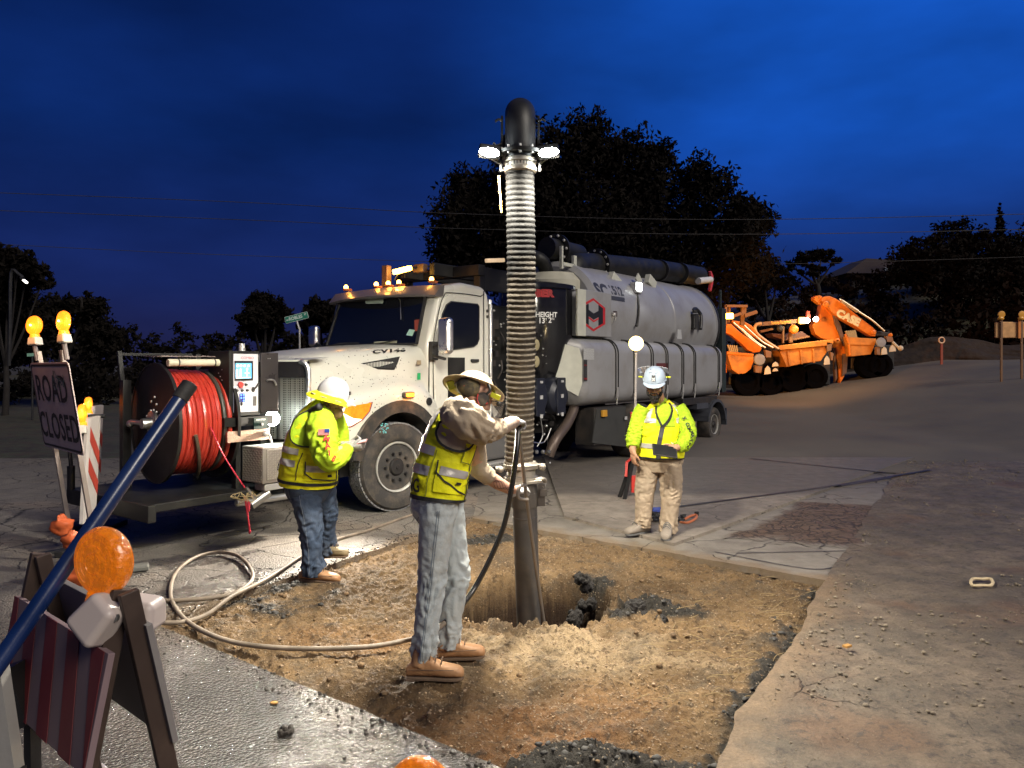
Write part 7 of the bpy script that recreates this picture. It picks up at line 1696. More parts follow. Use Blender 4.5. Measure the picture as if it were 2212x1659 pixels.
body_mesh('body', P3, [([W(1422, 868, d3), W(1419, 852, 7.52), hc3 + Vector((.0, .02, -.03))], [.075, .065, .06]), ([W(1367, 955, 7.46), W(1367, 968, 7.43), W(1367, 976, 7.42)], [.045, .036, .03]), ([W(1476, 958, 7.32), W(1464, 966, 7.26), W(1457, 969, 7.23)], [.045, .038, .032]),
    ([W(1426, 985, d3), W(1428, 930, d3), W(1426, 885, d3)], [.14, .15, .11]), ([W(1390, 1120, 7.6), W(1393, 1055, 7.62), W(1404, 995, 7.62)], [.05, .065, .1]), ([W(1443, 1130, 7.5), W(1448, 1060, 7.56), W(1446, 995, 7.6)], [.05, .065, .1]),
    ([W(1398, 892, 7.58), W(1374, 930, 7.52), W(1367, 957, 7.46)], [.045, .045, .045]), ([W(1456, 892, 7.58), W(1483, 930, 7.44), W(1474, 960, 7.32)], [.045, .045, .045])], [], skin_tan, .0065, ex3)
hair = mat('black_beard', (.012, .010, .009), .8, bump=.8, bs=120)
ff = f3.normalized(); uu = (u3 - ff * u3.dot(ff)).normalized(); rr3 = ff.cross(uu).normalized(); PH = lambda x, y, z: hc3 + rr3 * x + ff * y + uu * z
mb = MB(); M3 = Matrix((rr3, ff, uu)).transposed(); mb.ball(PH(0, .045, -.100), (.058, .050, .036), rot=M3); mb.ball(PH(0, .05, -.13), (.045, .04, .04), rot=M3)
for s in (-1, 1): mb.ball(PH(s * .056, .02, -.060), (.024, .045, .045), rot=M3); mb.ball(PH(s * .068, -.005, -.01), (.012, .024, .035), rot=M3); mb.tube([PH(s * .004, .105, -.043), PH(s * .026, .097, -.048), PH(s * .036, .085, -.066)], .007, 8, 3)
mb.ball(PH(0, -.05, -.02), (.078, .06, .07), rot=M3)
o = mb.build('beard', hair, P3, smooth='full', world=True); md = o.modifiers.new('remesh', 'REMESH'); md.mode = 'VOXEL'; md.voxel_size = .005; tx = bpy.data.textures.new('beard_tex', 'CLOUDS'); tx.noise_scale = .012; dm = o.modifiers.new('tufts', 'DISPLACE'); dm.texture = tx; dm.strength = .014
mb = MB()
for s in (-1, 1):
    c = PH(s * .031, .099, .004); 
    mb.tube([c + rr3 * .024 * math.cos(R(a)) + uu * .015 * math.sin(R(a)) for a in range(0, 360, 30)], .0022, 5, close=True); mb.tube([PH(s * .055, .095, .006), PH(s * .074, .04, .006), PH(s * .08, 0, .004)], .0022, 5, 2)
mb.tube([PH(-.008, .104, .006), PH(.008, .104, .006)], .002, 5); mb.build('glasses', mat('glasses_frame', (.10, .05, .03), .3), P3, world=True)
mb = MB()
for s in (-1, 1): mb.tube([PH(s * .014, .094, .030), PH(s * .03, .096, .034), PH(s * .05, .084, .028)], .005, 6, 3); mb.ball(PH(s * .031, .080, .006), (.011, .007, .005), rot=M3)
mb.build('eyebrows', hair, P3, world=True)
h3 = PH(0, -.016, .066); hu3 = (uu + ff * .02).normalized(); mb = MB(); M3h = hat_dome(mb, h3, hu3, ff, .112, .132, .125); hat = mb.build('hard_hat', mat('pale_blue_hat', (.40, .48, .58), .25, coat=.3), P3, smooth='full', world=True)
mb = MB(); brim(mb, h3 - hu3 * .004, M3h, .105, .12, .118, .185, .02, 20, 160); mb.build('peak', mat('pale_blue_hat', (0, 0, 0)), hat, smooth='full', world=True)
mb = MB(); c = on_dome(h3, M3h, .112, .132, .125, 90, 28, .002); e1 = rr3; e2 = (on_dome(h3, M3h, .112, .132, .125, 90, 45) - on_dome(h3, M3h, .112, .132, .125, 90, 15)).normalized(); mb.add([c + e1 * i * .018 + e2 * j * .030 + ff * .006 for i, j in ((-1, -1), (1, -1), (1, 1), (-1, 1))], [(0, 1, 2, 3)]); mb.build('logo_patch', black_flat, hat, world=True)
lettering('X', lambda x, y: c + e1 * x + e2 * (y - .014) + ff * .0075, .04, white_flat, hat, .002, 1, True)
mb = MB()
for az, el_ in [(60 + 6 * i, 52) for i in range(4)] + [(100 + 8 * i, 50) for i in range(3)] + [(45, 70), (52, 72)]: mb.ball(on_dome(h3, M3h, .112, .132, .125, az, el_, .002), (.005, .004, .003), 6, 4)
mb.build('vent_holes', black_flat, hat, world=True)
# raised clear visor and lime clips
vh = []; mb = MB()
for i in range(13):
    a = R(-80 + 160 * i / 12); 
    for t in (0, 1): vh.append(h3 + rr3 * (.142 * math.sin(a) * (1 + .08 * t) + .02 * t) + uu * (.045 + .055 * t) + ff * (-.02 - .10 * math.cos(a) + .02))
mb.add(vh, [(2 * i, 2 * i + 1, 2 * i + 3, 2 * i + 2) for i in range(12)]); vz = mb.build('raised_visor', mat('clear_shield', (0, 0, 0)), hat, smooth='full', world=True)
mb = MB(); mb.tube([vh[2 * i + 1] for i in range(13)], .0018, 5); mb.build('visor_rim', mat('visor_rim', (.55, .58, .6), .3), vz, world=True)
mb = MB()
for s in (-1, 1): mb.box(h3 + rr3 * s * .138 + uu * .022, (.045, .02, .012), M3)
mb.build('lime_clip', mat('clip_yellow', (0, 0, 0)), hat, world=True, bevel=.003)
# tablet
tc_ = W(1436, 974, 7.17); tb_ = empty('tablet', tc_, 0, 'dark tablet held flat against the belly of the bearded worker', 'tablet')
tr_ = Matrix.Rotation(R(8), 3, 'Y') @ Matrix.Rotation(R(38), 3, 'X'); mb = MB(); mb.box((0, 0, 0), (.24, .16, .012), tr_); mb.build('case', black_rubber, tb_, bevel=.005)
mb = MB(); mb.box(tr_ @ Vector((0, 0, .008)), (.21, .13, .002), tr_); mb.build('screen', mat('tablet_screen', (.01, .01, .012), .5), tb_)
mb = MB(); mb.box(tr_ @ Vector((.0, .06, -.0075)), (.14, .004, .003), tr_); mb.build('case_strip', mat('grey_strip', (.15, .15, .15), .4), tb_)

# ---- water hose and lance
wh = empty('water_hose', W(880, 1395, 4.3), 0, 'long muddy water hose looping over the ground up to the worker bent over the pit', 'hose')
def gp(px, py, up=.014, d=None):
    """ground point behind that pixel, with the dug earth's height"""
    dd = 2800 / (py - HY); x = (px - CX) / FPX * dd; return Vector((x, dd, up))
hw = mat('muddy_hose', (.17, .135, .10), .55, var=.3, vs=8, dirt=(.32, .26, .20), dirts=4, dirta=.6, bump=.2, bs=40)
P = [W(1118, 912, 4.66), W(1119, 940, 4.60), W(1113, 1000, 4.55), W(1104, 1060, 4.56), W(1090, 1130, 4.60), W(1062, 1200, 4.62), W(1030, 1262, 4.6), W(1000, 1305, 4.5), W(960, 1345, 4.36), W(925, 1372, 4.30), gp(880, 1387, .012), gp(800, 1401, .012), gp(700, 1405, .01), gp(590, 1402, .01), gp(500, 1390, .012), gp(430, 1363, .012), gp(388, 1330, .014)]
P2_ = [gp(368, 1290, .02), gp(380, 1245, .03), gp(420, 1212, .03), gp(470, 1200, .03), gp(515, 1210, .035), gp(543, 1240, .035), gp(542, 1265, .03), gp(510, 1288, .03), gp(460, 1297, .02), gp(380, 1303, .02), gp(325, 1302, .015), gp(290, 1310, .012), gp(300, 1335, .01), gp(345, 1348, .01), gp(400, 1346, .012), gp(450, 1330, .015), gp(500, 1302, .045), gp(560, 1268, .03), gp(610, 1235, .02), gp(650, 1208, .02), gp(720, 1172, .014), gp(800, 1147, .014), gp(880, 1118, .014), gp(940, 1100, .014)]
mb = MB(); mb.tube(P + P2_, .0155, 12, 8); mb.build('hose', hw, wh, smooth='full', world=True)
mb = MB(); mb.tube(P[:9], .0165, 12, 8); mb.build('black_sleeve', mat('wet_black_hose', (.018, .017, .017), .22, coat=.3), wh, smooth='full', world=True)
ln = empty('water_lance', W(1130, 1000, 4.7), 0, 'straight metal water lance held against the dig tube', 'lance')
mb = MB(); mb.tube([W(1119, 915, 4.66), W(1124, 960, 4.70), W(1133, 1040, 4.84), W(1146, 1140, 4.98), W(1160, 1240, 5.07), W(1176, 1352, 5.12)], .0125, 10, 5); mb.build('pipe', mat('lance_steel', (.22, .20, .18), .4, .5, dirt=(.25, .18, .12), dirts=4), ln, smooth=True, world=True)
mb = MB(); mb.tube([W(1134, 1048, 4.84), W(1122, 1052, 4.80), W(1120, 1075, 4.80), W(1140, 1080, 4.84)], .012, 8, 4); mb.cyl(W(1118, 908, 4.64), W(1119, 925, 4.66), .02); mb.split('handle', mat('lance_steel', (0, 0, 0)), ln, smooth=True, world=True)
mb = MB(); mb.ball(W(1121, 923, 4.64), (.018, .015, .03)); mb.build('trigger', mat('orange_trigger', (.7, .18, .03), .4), ln, smooth=True, world=True)
# ------------------------------------------------------------------ warning lights, signs, barricades
lens_lit = mat('lit_amber_lens', (.85, .25, .015), .15, trans=.35, emis=(1, .24, .008), es=1.1, bump=.7, bs=160, coat=.5, var=.3, vs=60)
lens_dim = mat('amber_lens_dim', (.80, .26, .008), .10, trans=.6, emis=(1, .30, .01), es=.10, bump=1.0, bs=55, coat=.8, var=.6, vs=40, bd=.012, rv=.05)
house_m = white_plastic
def beacon(parent, c, face, r=.09, lit=True, up=(0, 0, 1), house='box', hm=None, spark=True, hang=.16):
    """double-sided round lens on a battery housing; c = lens centre, face = lens axis"""
    b = empty('warning_light', c); b.parent = parent; b.location = Vector(c) - Vector(parent.location) if parent else c; WM[b.name] = Matrix.Translation(Vector(c))
    f = Vector(face).normalized(); u = Vector(up).normalized(); mb = MB(); m_ = lens_lit if lit else lens_dim; c = Vector(c)
    mb.lathe(c, f, [(-.034, r * .05), (-.033, r * .5), (-.026, r * .86), (-.016, r * .96), (-.006, r), (.006, r), (.016, r * .96), (.026, r * .86), (.033, r * .5), (.034, r * .05)], 40)
    ln_ = mb.build('lens', m_, b, smooth=True, world=True, angle=30)
    mb = MB()
    for k in (.30, .52, .72, .88): 
        for s in (-1, 1): mb.tube([c + f * s * (.034 - .014 * k ** 3) + (perp(f)[0] * math.cos(R(a)) + perp(f)[1] * math.sin(R(a))) * r * k for a in range(0, 360, 12)], .0016, 4, close=True)
    mb.build('lens_rings', m_, ln_, world=True)
    if lit:
        mb = MB(); mb.ball(c - f * 0 + Vector((0, 0, -.006)), .013, 8, 6); mb.build('bulb', mat('amber_bulb', (1, .5, .1), .3, emis=(1, .62, .15), es=14), ln_, world=True, smooth=True)
        mb = MB(); mb.ball(c + f * .036 * (1 if f.y < 0 else -1), (.009, .009, .009), 8, 6); mb.build('hot_spot', mat('amber_bulb', (0, 0, 0)), ln_, world=True, smooth=True)
    s_ = f.cross(u).normalized(); rot = Matrix((s_, f, u)).transposed()
    mb = MB(); mb.lathe(c - u * (r + .012), u, [(-.01, .042), (.022, .036)], 20); mb.build('lens_collar', m_, b, world=True, smooth=True, angle=30)
    mb = MB(); mb.box(c - u * (r + .055), (.125, .085, .075), rot, top=.82); mb.build('housing', hm or house_m, b, world=True, bevel=.014, seg=3)
    return b
tape_white = mat('white_sheeting', (.60, .55, .52), .55, dirt=(.35, .28, .24), dirta=.35); stripe_or = mat('red_orange_sheeting', (.50, .06, .04), .5, dirt=(.25, .06, .04)); steel_post = mat('post_steel', (.42, .36, .33), .35, .6, dirt=(.2, .15, .12)); sign_m = mat('sign_face', (.60, .49, .46), .55, var=.06, dirt=(.22, .17, .15), dirta=.3); sandbag_m = mat('orange_sandbag', (.45, .085, .02), .65, var=.2, vs=14, bump=.5, bs=20); sign_blk = mat('sign_black', (.02, .014, .015), .6)
# ROAD CLOSED sign
sg_ = empty('road_closed_sign', (-3.9, 6.3, 0), 0, 'tilted black on white ROAD CLOSED sign on two steel legs with two amber lights', 'road sign')
TL, TRr, BR, BL = W(62, 785, 6.95), W(154, 783, 6.02), W(184, 986, 6.12), W(91, 960, 7.05)
ux = (TRr - TL).normalized(); uy = (TL - BL); uy = (uy - ux * uy.dot(ux)).normalized(); nn = ux.cross(uy).normalized()
if nn.y > 0: nn = -nn
wd = (TRr - TL).length; ht = (TL - BL).length; SC = (TL + TRr + BR + BL) / 4
S_ = lambda x, y, o=0: SC + ux * x + uy * y + nn * o
def rrect(w, h, r, n=5):
    P = []
    for cx_, cy_, a0 in ((w / 2 - r, h / 2 - r, 0), (-w / 2 + r, h / 2 - r, 90), (-w / 2 + r, -h / 2 + r, 180), (w / 2 - r, -h / 2 + r, 270)):
        for i in range(n + 1): a = R(a0 + 90 * i / n); P.append((cx_ + r * math.cos(a), cy_ + r * math.sin(a)))
    return P
wd, ht = 1.20, .79
mb = MB(); mb.prism([S_(x, y) for x, y in rrect(wd, ht, .05)], -nn * .008); pnl = mb.build('panel', sign_m, sg_, world=True)
mb = MB(); o_ = [S_(x, y, .0025) for x, y in rrect(wd - .03, ht - .03, .045)]; i_ = [S_(x, y, .0025) for x, y in rrect(wd - .07, ht - .07, .035)]; n_ = len(o_); mb.add(o_ + i_, [(i, (i + 1) % n_, n_ + (i + 1) % n_, n_ + i) for i in range(n_)]); mb.build('border', sign_blk, pnl, world=True)
lettering('ROAD', lambda x, y: S_(x * 1.0 - .03, y + .15, .003), .33, sign_blk, pnl, .005, 1.05, True)
lettering('CLOSED', lambda x, y: S_(x * .92 + .0, y - .19, .003), .33, sign_blk, pnl, .005, 1.05, True)
mb = MB(); rg = random.Random(8)
for i in range(26): a = (rg.uniform(.05, .42), rg.uniform(.16, .30)); b = (a[0] + rg.uniform(-.02, .09), a[1] + rg.uniform(-.07, .07)); mb.bar(S_(*a, .004), S_(*b, .004), .010, .001, up=nn)
mb.build('graffiti', mat('teal_scribble', (.07, .13, .14), .7), pnl, world=True)
for x, px, pb in ((-.36, 110, (141, 1182)), (.36, 171, (200, 1122))):
    top_ = S_(x, ht / 2 + .10, -.03); bot = S_(x, -ht / 2 + .02, -.03); dr = (bot - top_).normalized(); t_ = (bot.z - .02) / -dr.z; foot = bot + dr * t_
    mb = MB(); mb.bar(top_, foot, .045, .035, up=nn); mb.build('leg', steel_post, sg_, world=True)
    back = foot + Vector((.1, .22, 0))
    mb = MB(); mb.bar(foot + Vector((-.25, -.2, 0)), back, .05, .03); mb.build('foot', dark_steel, sg_, world=True)
for (px, py), d, fx in (((74, 703), 6.75, -.42), ((137, 694), 6.2, -.75)):
    c = W(px, py, d); b = beacon(sg_, c, (fx, -1, .05), .088, True, up=(-.06, 0, 1)); b.parent = sg_; b.location = c - Vector(sg_.location)
    mb = MB(); mb.tube([c + Vector((.005, 0, -.18)), c + Vector((.03, 0, -.32))], .02, 8); mb.build('bracket', steel_post, b, world=True)
    lamp('warning_light_glow', c + Vector((-.03, -.16, -.02)), 1.5, (1, .40, .08), .07)
# orange sandbags
def sandbag(px0, py0, d, w, h, lab, seed, sqz=1.0):
    c = W(px0, py0, d); mb = MB(); mb.ball(c, (w, w * .7, h), 24, 16); o = mb.build('sandbag', sandbag_m, None, smooth='full')
    for v in o.data.vertices:
        p = v.co - c; k = noise.noise(Vector((p.x * 14, p.y * 14, p.z * 14 + seed))) + .6 * noise.noise(Vector((p.x * 34 + seed, p.y * 34, p.z * 34)))
        v.co = c + p * (1 + .24 * k) * .85; 
        if p.z > h * .55: v.co.x += (p.x) * -.6 * sqz
    tag(o, lab, 'sandbag', 'orange sandbags'); return o
sandbag(134, 1135, 6.2, .11, .11, 'orange sandbag slumped on the foot of the road sign', 1)
sandbag(158, 1165, 5.9, .12, .09, 'orange sandbag lying against the blue pipe below the sign', 5)
sandbag(162, 1232, 5.2, .12, .14, 'knotted orange sandbag nearest the big amber light', 9)
# striped vertical panels behind
def vpanel(px0, py0, px1, py1, d, lab, tilt):
    a = W(px0, py0, d); b = W(px1, py1, d); w_ = b.x - a.x; tilt = 100; h_ = a.z - b.z; r_ = empty('vertical_panel', (a.x + w_ / 2, d, 0), 0, lab, 'barricade', 'striped barricade panels')
    c = Vector(((a.x + b.x) / 2, d, (a.z + b.z) / 2)); ax = Vector((math.cos(R(tilt)), math.sin(R(tilt)), 0)); ww = .30; az = Vector((.05, 0, 1)).normalized(); nr = ax.cross(az); Q = lambda x, y, o=0: c + ax * x + az * y + nr * o
    mb = MB(); mb.prism([Q(x, y) for x, y in rrect(ww, h_, .02)], -nr * .03); pl = mb.build('panel', tape_white, r_, world=True)
    k = int(h_ / .28) + 1
    for i in range(k):
        y0 = h_ / 2 - .04 - i * .28; P_ = [(-ww / 2, y0), (ww / 2, y0 - ww * 1.0), (ww / 2, y0 - ww - .13), (-ww / 2, y0 - .13)]
        if P_[2][1] > -h_ / 2:
            mb = MB(); mb.prism([Q(x, y, .003) for x, y in P_], nr * .002); mb.build('stripe', stripe_or, pl, world=True)
    mb = MB(); mb.bar(Q(-ww / 2 - .02, h_ / 2, 0), Q(-ww / 2 - .02, -h_ / 2 - .02), .03, .05); mb.build('side_rail', tape_white, r_, world=True)
    mb = MB(); mb.box((c.x, d, .03), (.5, .35, .06)); mb.build('base', black_rubber, r_, world=True, bevel=.01)
    return r_, Q, h_
r_, Q, h_ = vpanel(186, 900, 213, 1118, 6.9, 'striped barricade panel in front, with a brightly lit white edge', 52); b = beacon(r_, W(178, 893, 6.7), (-.93, -.35, 0), .085, True); b.location = W(178, 893, 6.7) - Vector(r_.location)
r_, Q, h_ = vpanel(200, 876, 217, 1048, 8.0, 'dim striped barricade panel standing second behind the first', 60); b = beacon(r_, W(191, 873, 7.8), (-.93, -.35, 0), .075, True); b.location = W(191, 873, 7.8) - Vector(r_.location)
# near barricade with the large dim amber light
nb = empty('a_frame_barricade', (-1.1, 1.9, 0), 0, 'nearest A-frame barricade with a red striped board and large dim amber light', 'barricade')
wood = mat('dark_brown_leg', (.045, .028, .022), .5, .2, dirt=(.12, .08, .06), dirts=5); grey_sheet = mat('grey_board', (.20, .185, .18), .55, dirt=(.12, .1, .09)); dull_red = mat('dull_red_stripe', (.17, .018, .022), .5, dirt=(.10, .02, .02)); dull_white = mat('dull_white_stripe', (.20, .14, .15), .5)
bdir = Vector((-.76, .65, 0)).normalized(); perpd = Vector((-.65, -.76, 0)).normalized()
apx = W(263, 1296, 2.0)
def leg(a, b, w=.05, h=.03, nm='leg', m=wood): mb = MB(); mb.bar(a, b, w, h, up=bdir); return mb.build(nm, m, nb, world=True, bevel=.003)
def gpt(px, d, z=0.0): return Vector(((px - CX) / FPX * d, d, z))
f1_ = gpt(60, 1.84); f2_ = gpt(450, 2.14)
fw = (f1_ - f2_).normalized()
leg(apx + Vector((0, 0, .03)), apx + (f1_ - apx), .050, .024); leg(apx + Vector((0, 0, .03)) - bdir * .04, f2_ - bdir * .04, .050, .024)
ap2 = apx + bdir * .65; leg(ap2 + Vector((0, 0, .02)), f1_ + bdir * .65, .045, .024); leg(ap2 + Vector((0, 0, .02)) - bdir * .035, f2_ + bdir * .62, .045, .024)
mb = MB(); c = apx; mb.lathe(apx + Vector((.005, -.045, -.03)), (0, -1, 0), [(0, .014), (.01, .013), (.012, .007)], 14); mb.build('pivot_bolt', steel, nb, world=True, smooth=True, angle=30)
def board(foot, t0, t1, off, face_m, back_m, stripes, nm, ext=(0.0, .74)):
    """board on the leg plane from apx to foot between fractions t0..t1"""
    dn = (foot - apx); A = apx + dn * t0; B = apx + dn * t1; nr = bdir.cross(dn).normalized()
    if nr.dot(perpd) * off < 0: nr = -nr
    s0 = A - bdir * .07 + nr * .02; 
    mb = MB(); mb.prism([s0, s0 + bdir * ext[1], s0 + bdir * ext[1] + (B - A), s0 + (B - A)], nr * .018); bo = mb.build(nm, face_m, nb, world=True, bevel=.002)
    if stripes:
        L = ext[1]; k = 0; wv = .085; Hh = (B - A).length; x = -.25
        while x < L:
            mb = MB(); P_ = [(x + .10, 0), (x + wv + .10, 0), (x + wv, 1), (x, 1)]
            P_ = [(min(L, max(0.0, a)), b) for a, b in P_]
            if P_[1][0] - P_[0][0] > .005 or P_[2][0] - P_[3][0] > .005:
                mb.prism([s0 + bdir * a + (B - A) * b + nr * .0195 for a, b in P_], nr * .001); mb.build('stripe', dull_red, bo, world=True)
            x += wv * 2
    return bo
board(f1_, .105, .37, 1, dull_white, grey_sheet, True, 'striped_board'); board(f2_, .06, .36, -1, grey_sheet, grey_sheet, False, 'rear_board'); board(f2_, .66, .80, -1, mat('lower_board', (.32, .28, .29), .5), grey_sheet, False, 'lower_board', (0, .72))
bc = W(224, 1212, 2.02); b = beacon(nb, bc, (-.38, -.92, .0), .094, False, up=(.06, 0, 1), house='none'); b.location = bc - Vector(nb.location)
for ch in list(b.children):
    if ch.name.startswith('housing'): bpy.data.objects.remove(ch)
bh = mat('beige_housing', (.52, .45, .42), .4, dirt=(.3, .22, .2)); mb = MB(); hcx = W(262, 1322, 2.03)
mb.box(W(214, 1335, 1.97), (.115, .09, .115), Matrix.Rotation(R(38), 3, 'Y') @ Matrix.Rotation(R(-20), 3, 'Z'), top=.8); mb.box(W(300, 1322, 2.07), (.13, .11, .085), Matrix.Rotation(R(8), 3, 'Y'), top=.85); mb.build('housing', bh, b, world=True, bevel=.02, seg=3)
lb2 = empty('a_frame_barricade', (-1.55, 2.2, 0), 0, 'dark open leg stand at the lower left corner of the picture', 'barricade')
mb = MB(); mb.bar(W(20, 1440, 2.2), W(62, 1560, 2.2), .085, .05); mb.build('leg', dark_steel, lb2, world=True); mb = MB(); mb.bar(W(-20, 1430, 2.0), W(20, 1700, 2.0), .07, .04); mb.build('leg', galv, lb2, world=True)
mb = MB(); mb.bar(W(70, 1554, 2.2), gpt(75, 2.2), .02, .05); mb.bar(W(30, 1660, 2.0), gpt(40, 2.0), .05, .03); mb.build('foot', dark_steel, lb2, world=True)
# amber light whose crown shows at the bottom edge
bb = empty('low_barricade', (W(910, 0, 1.95).x, 1.95, 0), 0, 'amber warning light whose top shows at the bottom edge of the picture', 'warning light')
c = W(908, 1712, 1.95); b = beacon(bb, c, (-.25, -.95, .1), .092, False); b.location = c - Vector(bb.location)
mb = MB(); mb.bar(c - Vector((0, 0, .17)), (c.x, 2.0, 0), .05, .03); mb.box((c.x, 2.0, .03), (.4, .3, .05)); mb.build('stand', dark_steel, bb, world=True)
lamp('warning_light_glow', c + Vector((0, -.10, .05)), .05, (1, .4, .05), .05)
# blue pipe
blue_m = mat('blue_pipe', (.006, .020, .085), .25, var=.25, vs=5, coat=.4, bump=.08, bs=20, dirt=(.03, .05, .12), dirts=2.5, dirta=.5)
p0 = W(398, 848, 2.40); p1 = W(-8, 1440, 1.95); dd = (p1 - p0).normalized(); p2 = p1 + dd * (p1.z / -dd.z - .03)
bp_ = empty('blue_pipe', p2, 0, 'long blue pipe with a black end cap slanting across the barricades', 'pipe')
mb = MB(); mb.cyl(p0, p2, .0235, .0235, 32); mb.build('pipe', blue_m, bp_, smooth=True, world=True)
mb = MB(); mb.cyl(p0 - dd * .035, p0 + dd * .03, .0262, .0262, 32); mb.build('end_cap', black_rubber, bp_, smooth=True, world=True, bevel=.004)
# rubber foot on the ground
mb = MB(); c = gp(294, 1234, .03); mb.box(c, (.2, .14, .05), Matrix.Rotation(R(25), 3, 'Z')); o = mb.build('rubber_foot', mat('grey_rubber_foot', (.10, .10, .09), .7, bump=.3, bs=30), None, bevel=.018); tag(o, 'grey rubber block lying on the asphalt beside the big amber light', 'rubber block')
# street name sign
ss_ = empty('street_sign', (W(645, 0, 17).x, 17, 0), 0, 'green ROBLES street name sign tilted on a thin bent post', 'street sign')
a = W(615, 690, 17); b = W(666, 677, 17); uxs = (b - a).normalized(); cs = W(640.5, 686, 17); uys = Vector((-uxs.z, 0, uxs.x)); H = lambda x, y, o=0: cs + uxs * x + uys * y + Vector((0, -o, 0))
gsn = mat('sign_green', (.015, .16, .11), .5, emis=(.01, .12, .08), es=.0); mb = MB(); mb.prism([H(x, y) for x, y in rrect(.545, .155, .02)], (0, .01, 0)); sp_ = mb.build('plate', mat('sign_white_edge', (.45, .55, .5), .5), ss_, world=True)
mb = MB(); mb.prism([H(x, y, .004) for x, y in rrect(.525, .135, .015)], (0, .003, 0)); mb.build('green_field', gsn, sp_, world=True)
lettering('ROBLES', lambda x, y: H(x - .02, y, .006), .105, mat('sign_letter', (.6, .7, .65), .5), sp_, .003, 1.0, True, sx=.88); lettering('W', lambda x, y: H(x - .215, y - .012, .006), .055, mat('sign_letter', (0, 0, 0)), sp_, .002, 1, True); lettering('ST', lambda x, y: H(x + .215, y + .022, .006), .05, mat('sign_letter', (0, 0, 0)), sp_, .002, 1, True)
mb = MB(); mb.tube([W(641, 693, 17), W(643, 700, 17), W(646, 710, 17), W(647, 720, 17), (W(648, 760, 17).x, 17, 1), (W(648, 760, 17).x, 17, 0)], .022, 8, 3); mb.build('post', galv, ss_, world=True, smooth=True)
s2 = empty('street_sign', (W(72, 0, 24).x, 24, 0), 0, 'tiny far green street sign left of the road closed sign', 'street sign')
mb = MB(); mb.box(W(74, 766, 24), (.46, .02, .10), Matrix.Rotation(R(-3), 3, 'Y')); mb.build('plate', mat('pale_green_plate', (.22, .42, .32), .5), s2, world=True); mb = MB(); mb.cyl(W(70, 770, 24), (W(70, 0, 24).x, 24, 0), .03, None, 8); mb.build('post', dark_steel, s2, world=True)

# ------------------------------------------------------------------ tripod work light
wt_ = empty('tripod_light', (1.67, 10, 0), 0, 'glowing round work light on a slim pole with red and black tripod legs', 'work light')
tp = W(1374, 742, 10.0)
mb = MB(); mb.ball(tp, (.10, .10, .10), 20, 12); mb.build('globe', mat('globe_glow', (1, 1, 1), .5, emis=(1, .66, .16), es=4.5), wt_, world=True, smooth=True)
mb = MB(); mb.cyl(tp - Vector((0, 0, .12)), (tp.x - .02, 10, .55), .018, None, 12); mb.cyl((tp.x - .01, 10, 1.15), (tp.x - .02, 10, .5), .026, None, 12); mb.build('pole', mat('bright_pole', (.6, .55, .52), .3, .4), wt_, world=True, smooth=True)
for px, py, dd_, m_ in ((1338, 1068, 9.7, black_paint), (1349, 1080, 9.55, black_paint), (1400, 1060, 9.9, black_paint)):
    g_ = Vector(((px - CX) / FPX * dd_, dd_, .02)); mb = MB(); mb.bar((tp.x - .02, 10, .58), g_, .05, .03); lg = mb.build('leg', m_, wt_, world=True, bevel=.004)
redm = mat('red_bracket', (.55, .04, .03), .4)
mb = MB(); mb.bar(W(1352, 1030, 9.75), W(1354, 998, 9.8), .035, .02); mb.bar(W(1354, 998, 9.8), W(1364, 990, 9.85), .035, .02); mb.box(W(1366, 903, 9.9), (.05, .06, .16)); mb.box(W(1362, 930, 9.9), (.08, .05, .03)); mb.box(W(1373, 1045, 9.8), (.12, .08, .22)); mb.split('red_bracket', redm, wt_, world=True, bevel=.004)
lamp('tripod_light_glow', tp, 300, (1, .84, .58), .10)

# ------------------------------------------------------------------ orange machines behind
BD = 30.0
def BH(cx, cy, d=BD): return W((1950 + cx / 3.687) / 1.2911, (780 + cy / 3.687) / 1.2911, d)
bk_ = empty('backhoe_loader', (W(1780, 0, BD).x, BD, gz(W(1780, 0, BD).x, BD)), 0, 'orange backhoe with folded boom lettered CASE behind the truck', 'backhoe')
def bpoly(nm, pts, d, th, m, root=bk_, bevel=.03, parent=None):
    mb = MB(); mb.prism([BH(x, y, d) for x, y in pts], (0, th, 0)); return mb.build(nm, m, parent or root, world=True, bevel=bevel)
bm_ = bpoly('dipper_arm', [(1250, 215), (1262, 185), (1300, 170), (1345, 168), (1400, 190), (1470, 235), (1560, 310), (1660, 390), (1790, 490), (1832, 530), (1815, 585), (1762, 578), (1600, 480), (1480, 415), (1420, 378), (1375, 345), (1350, 310), (1320, 262)], 29.6, .35, orange_paint)
bpoly('arm_tip', [(1180, 170), (1240, 158), (1272, 176), (1248, 215), (1262, 262), (1235, 250), (1205, 228), (1178, 205)], 29.7, .3, orange_paint)
bpoly('main_boom', [(1258, 262), (1300, 230), (1335, 240), (1362, 290), (1368, 360), (1405, 430), (1460, 540), (1512, 680), (1532, 760), (1492, 1000), (1452, 1068), (1425, 850), (1400, 640), (1250, 600), (1195, 560), (1168, 480), (1182, 425), (1222, 395), (1245, 330)], 29.9, .4, orange_paint)
bpoly('hose_guard', [(1372, 352), (1412, 372), (1460, 470), (1512, 660), (1490, 690), (1440, 560), (1395, 450)], 29.8, .1, mat('brown_guard', (.12, .07, .05), .6)); bpoly('guard_ladder', [(1480, 760), (1535, 760), (1520, 960), (1470, 1000)], 29.8, .3, mat('brown_guard', (0, 0, 0))); bpoly('hose_bundle', [(1385, 700), (1405, 700), (1425, 1010), (1400, 1060)], 29.85, .2, mat('brown_guard', (0, 0, 0)))
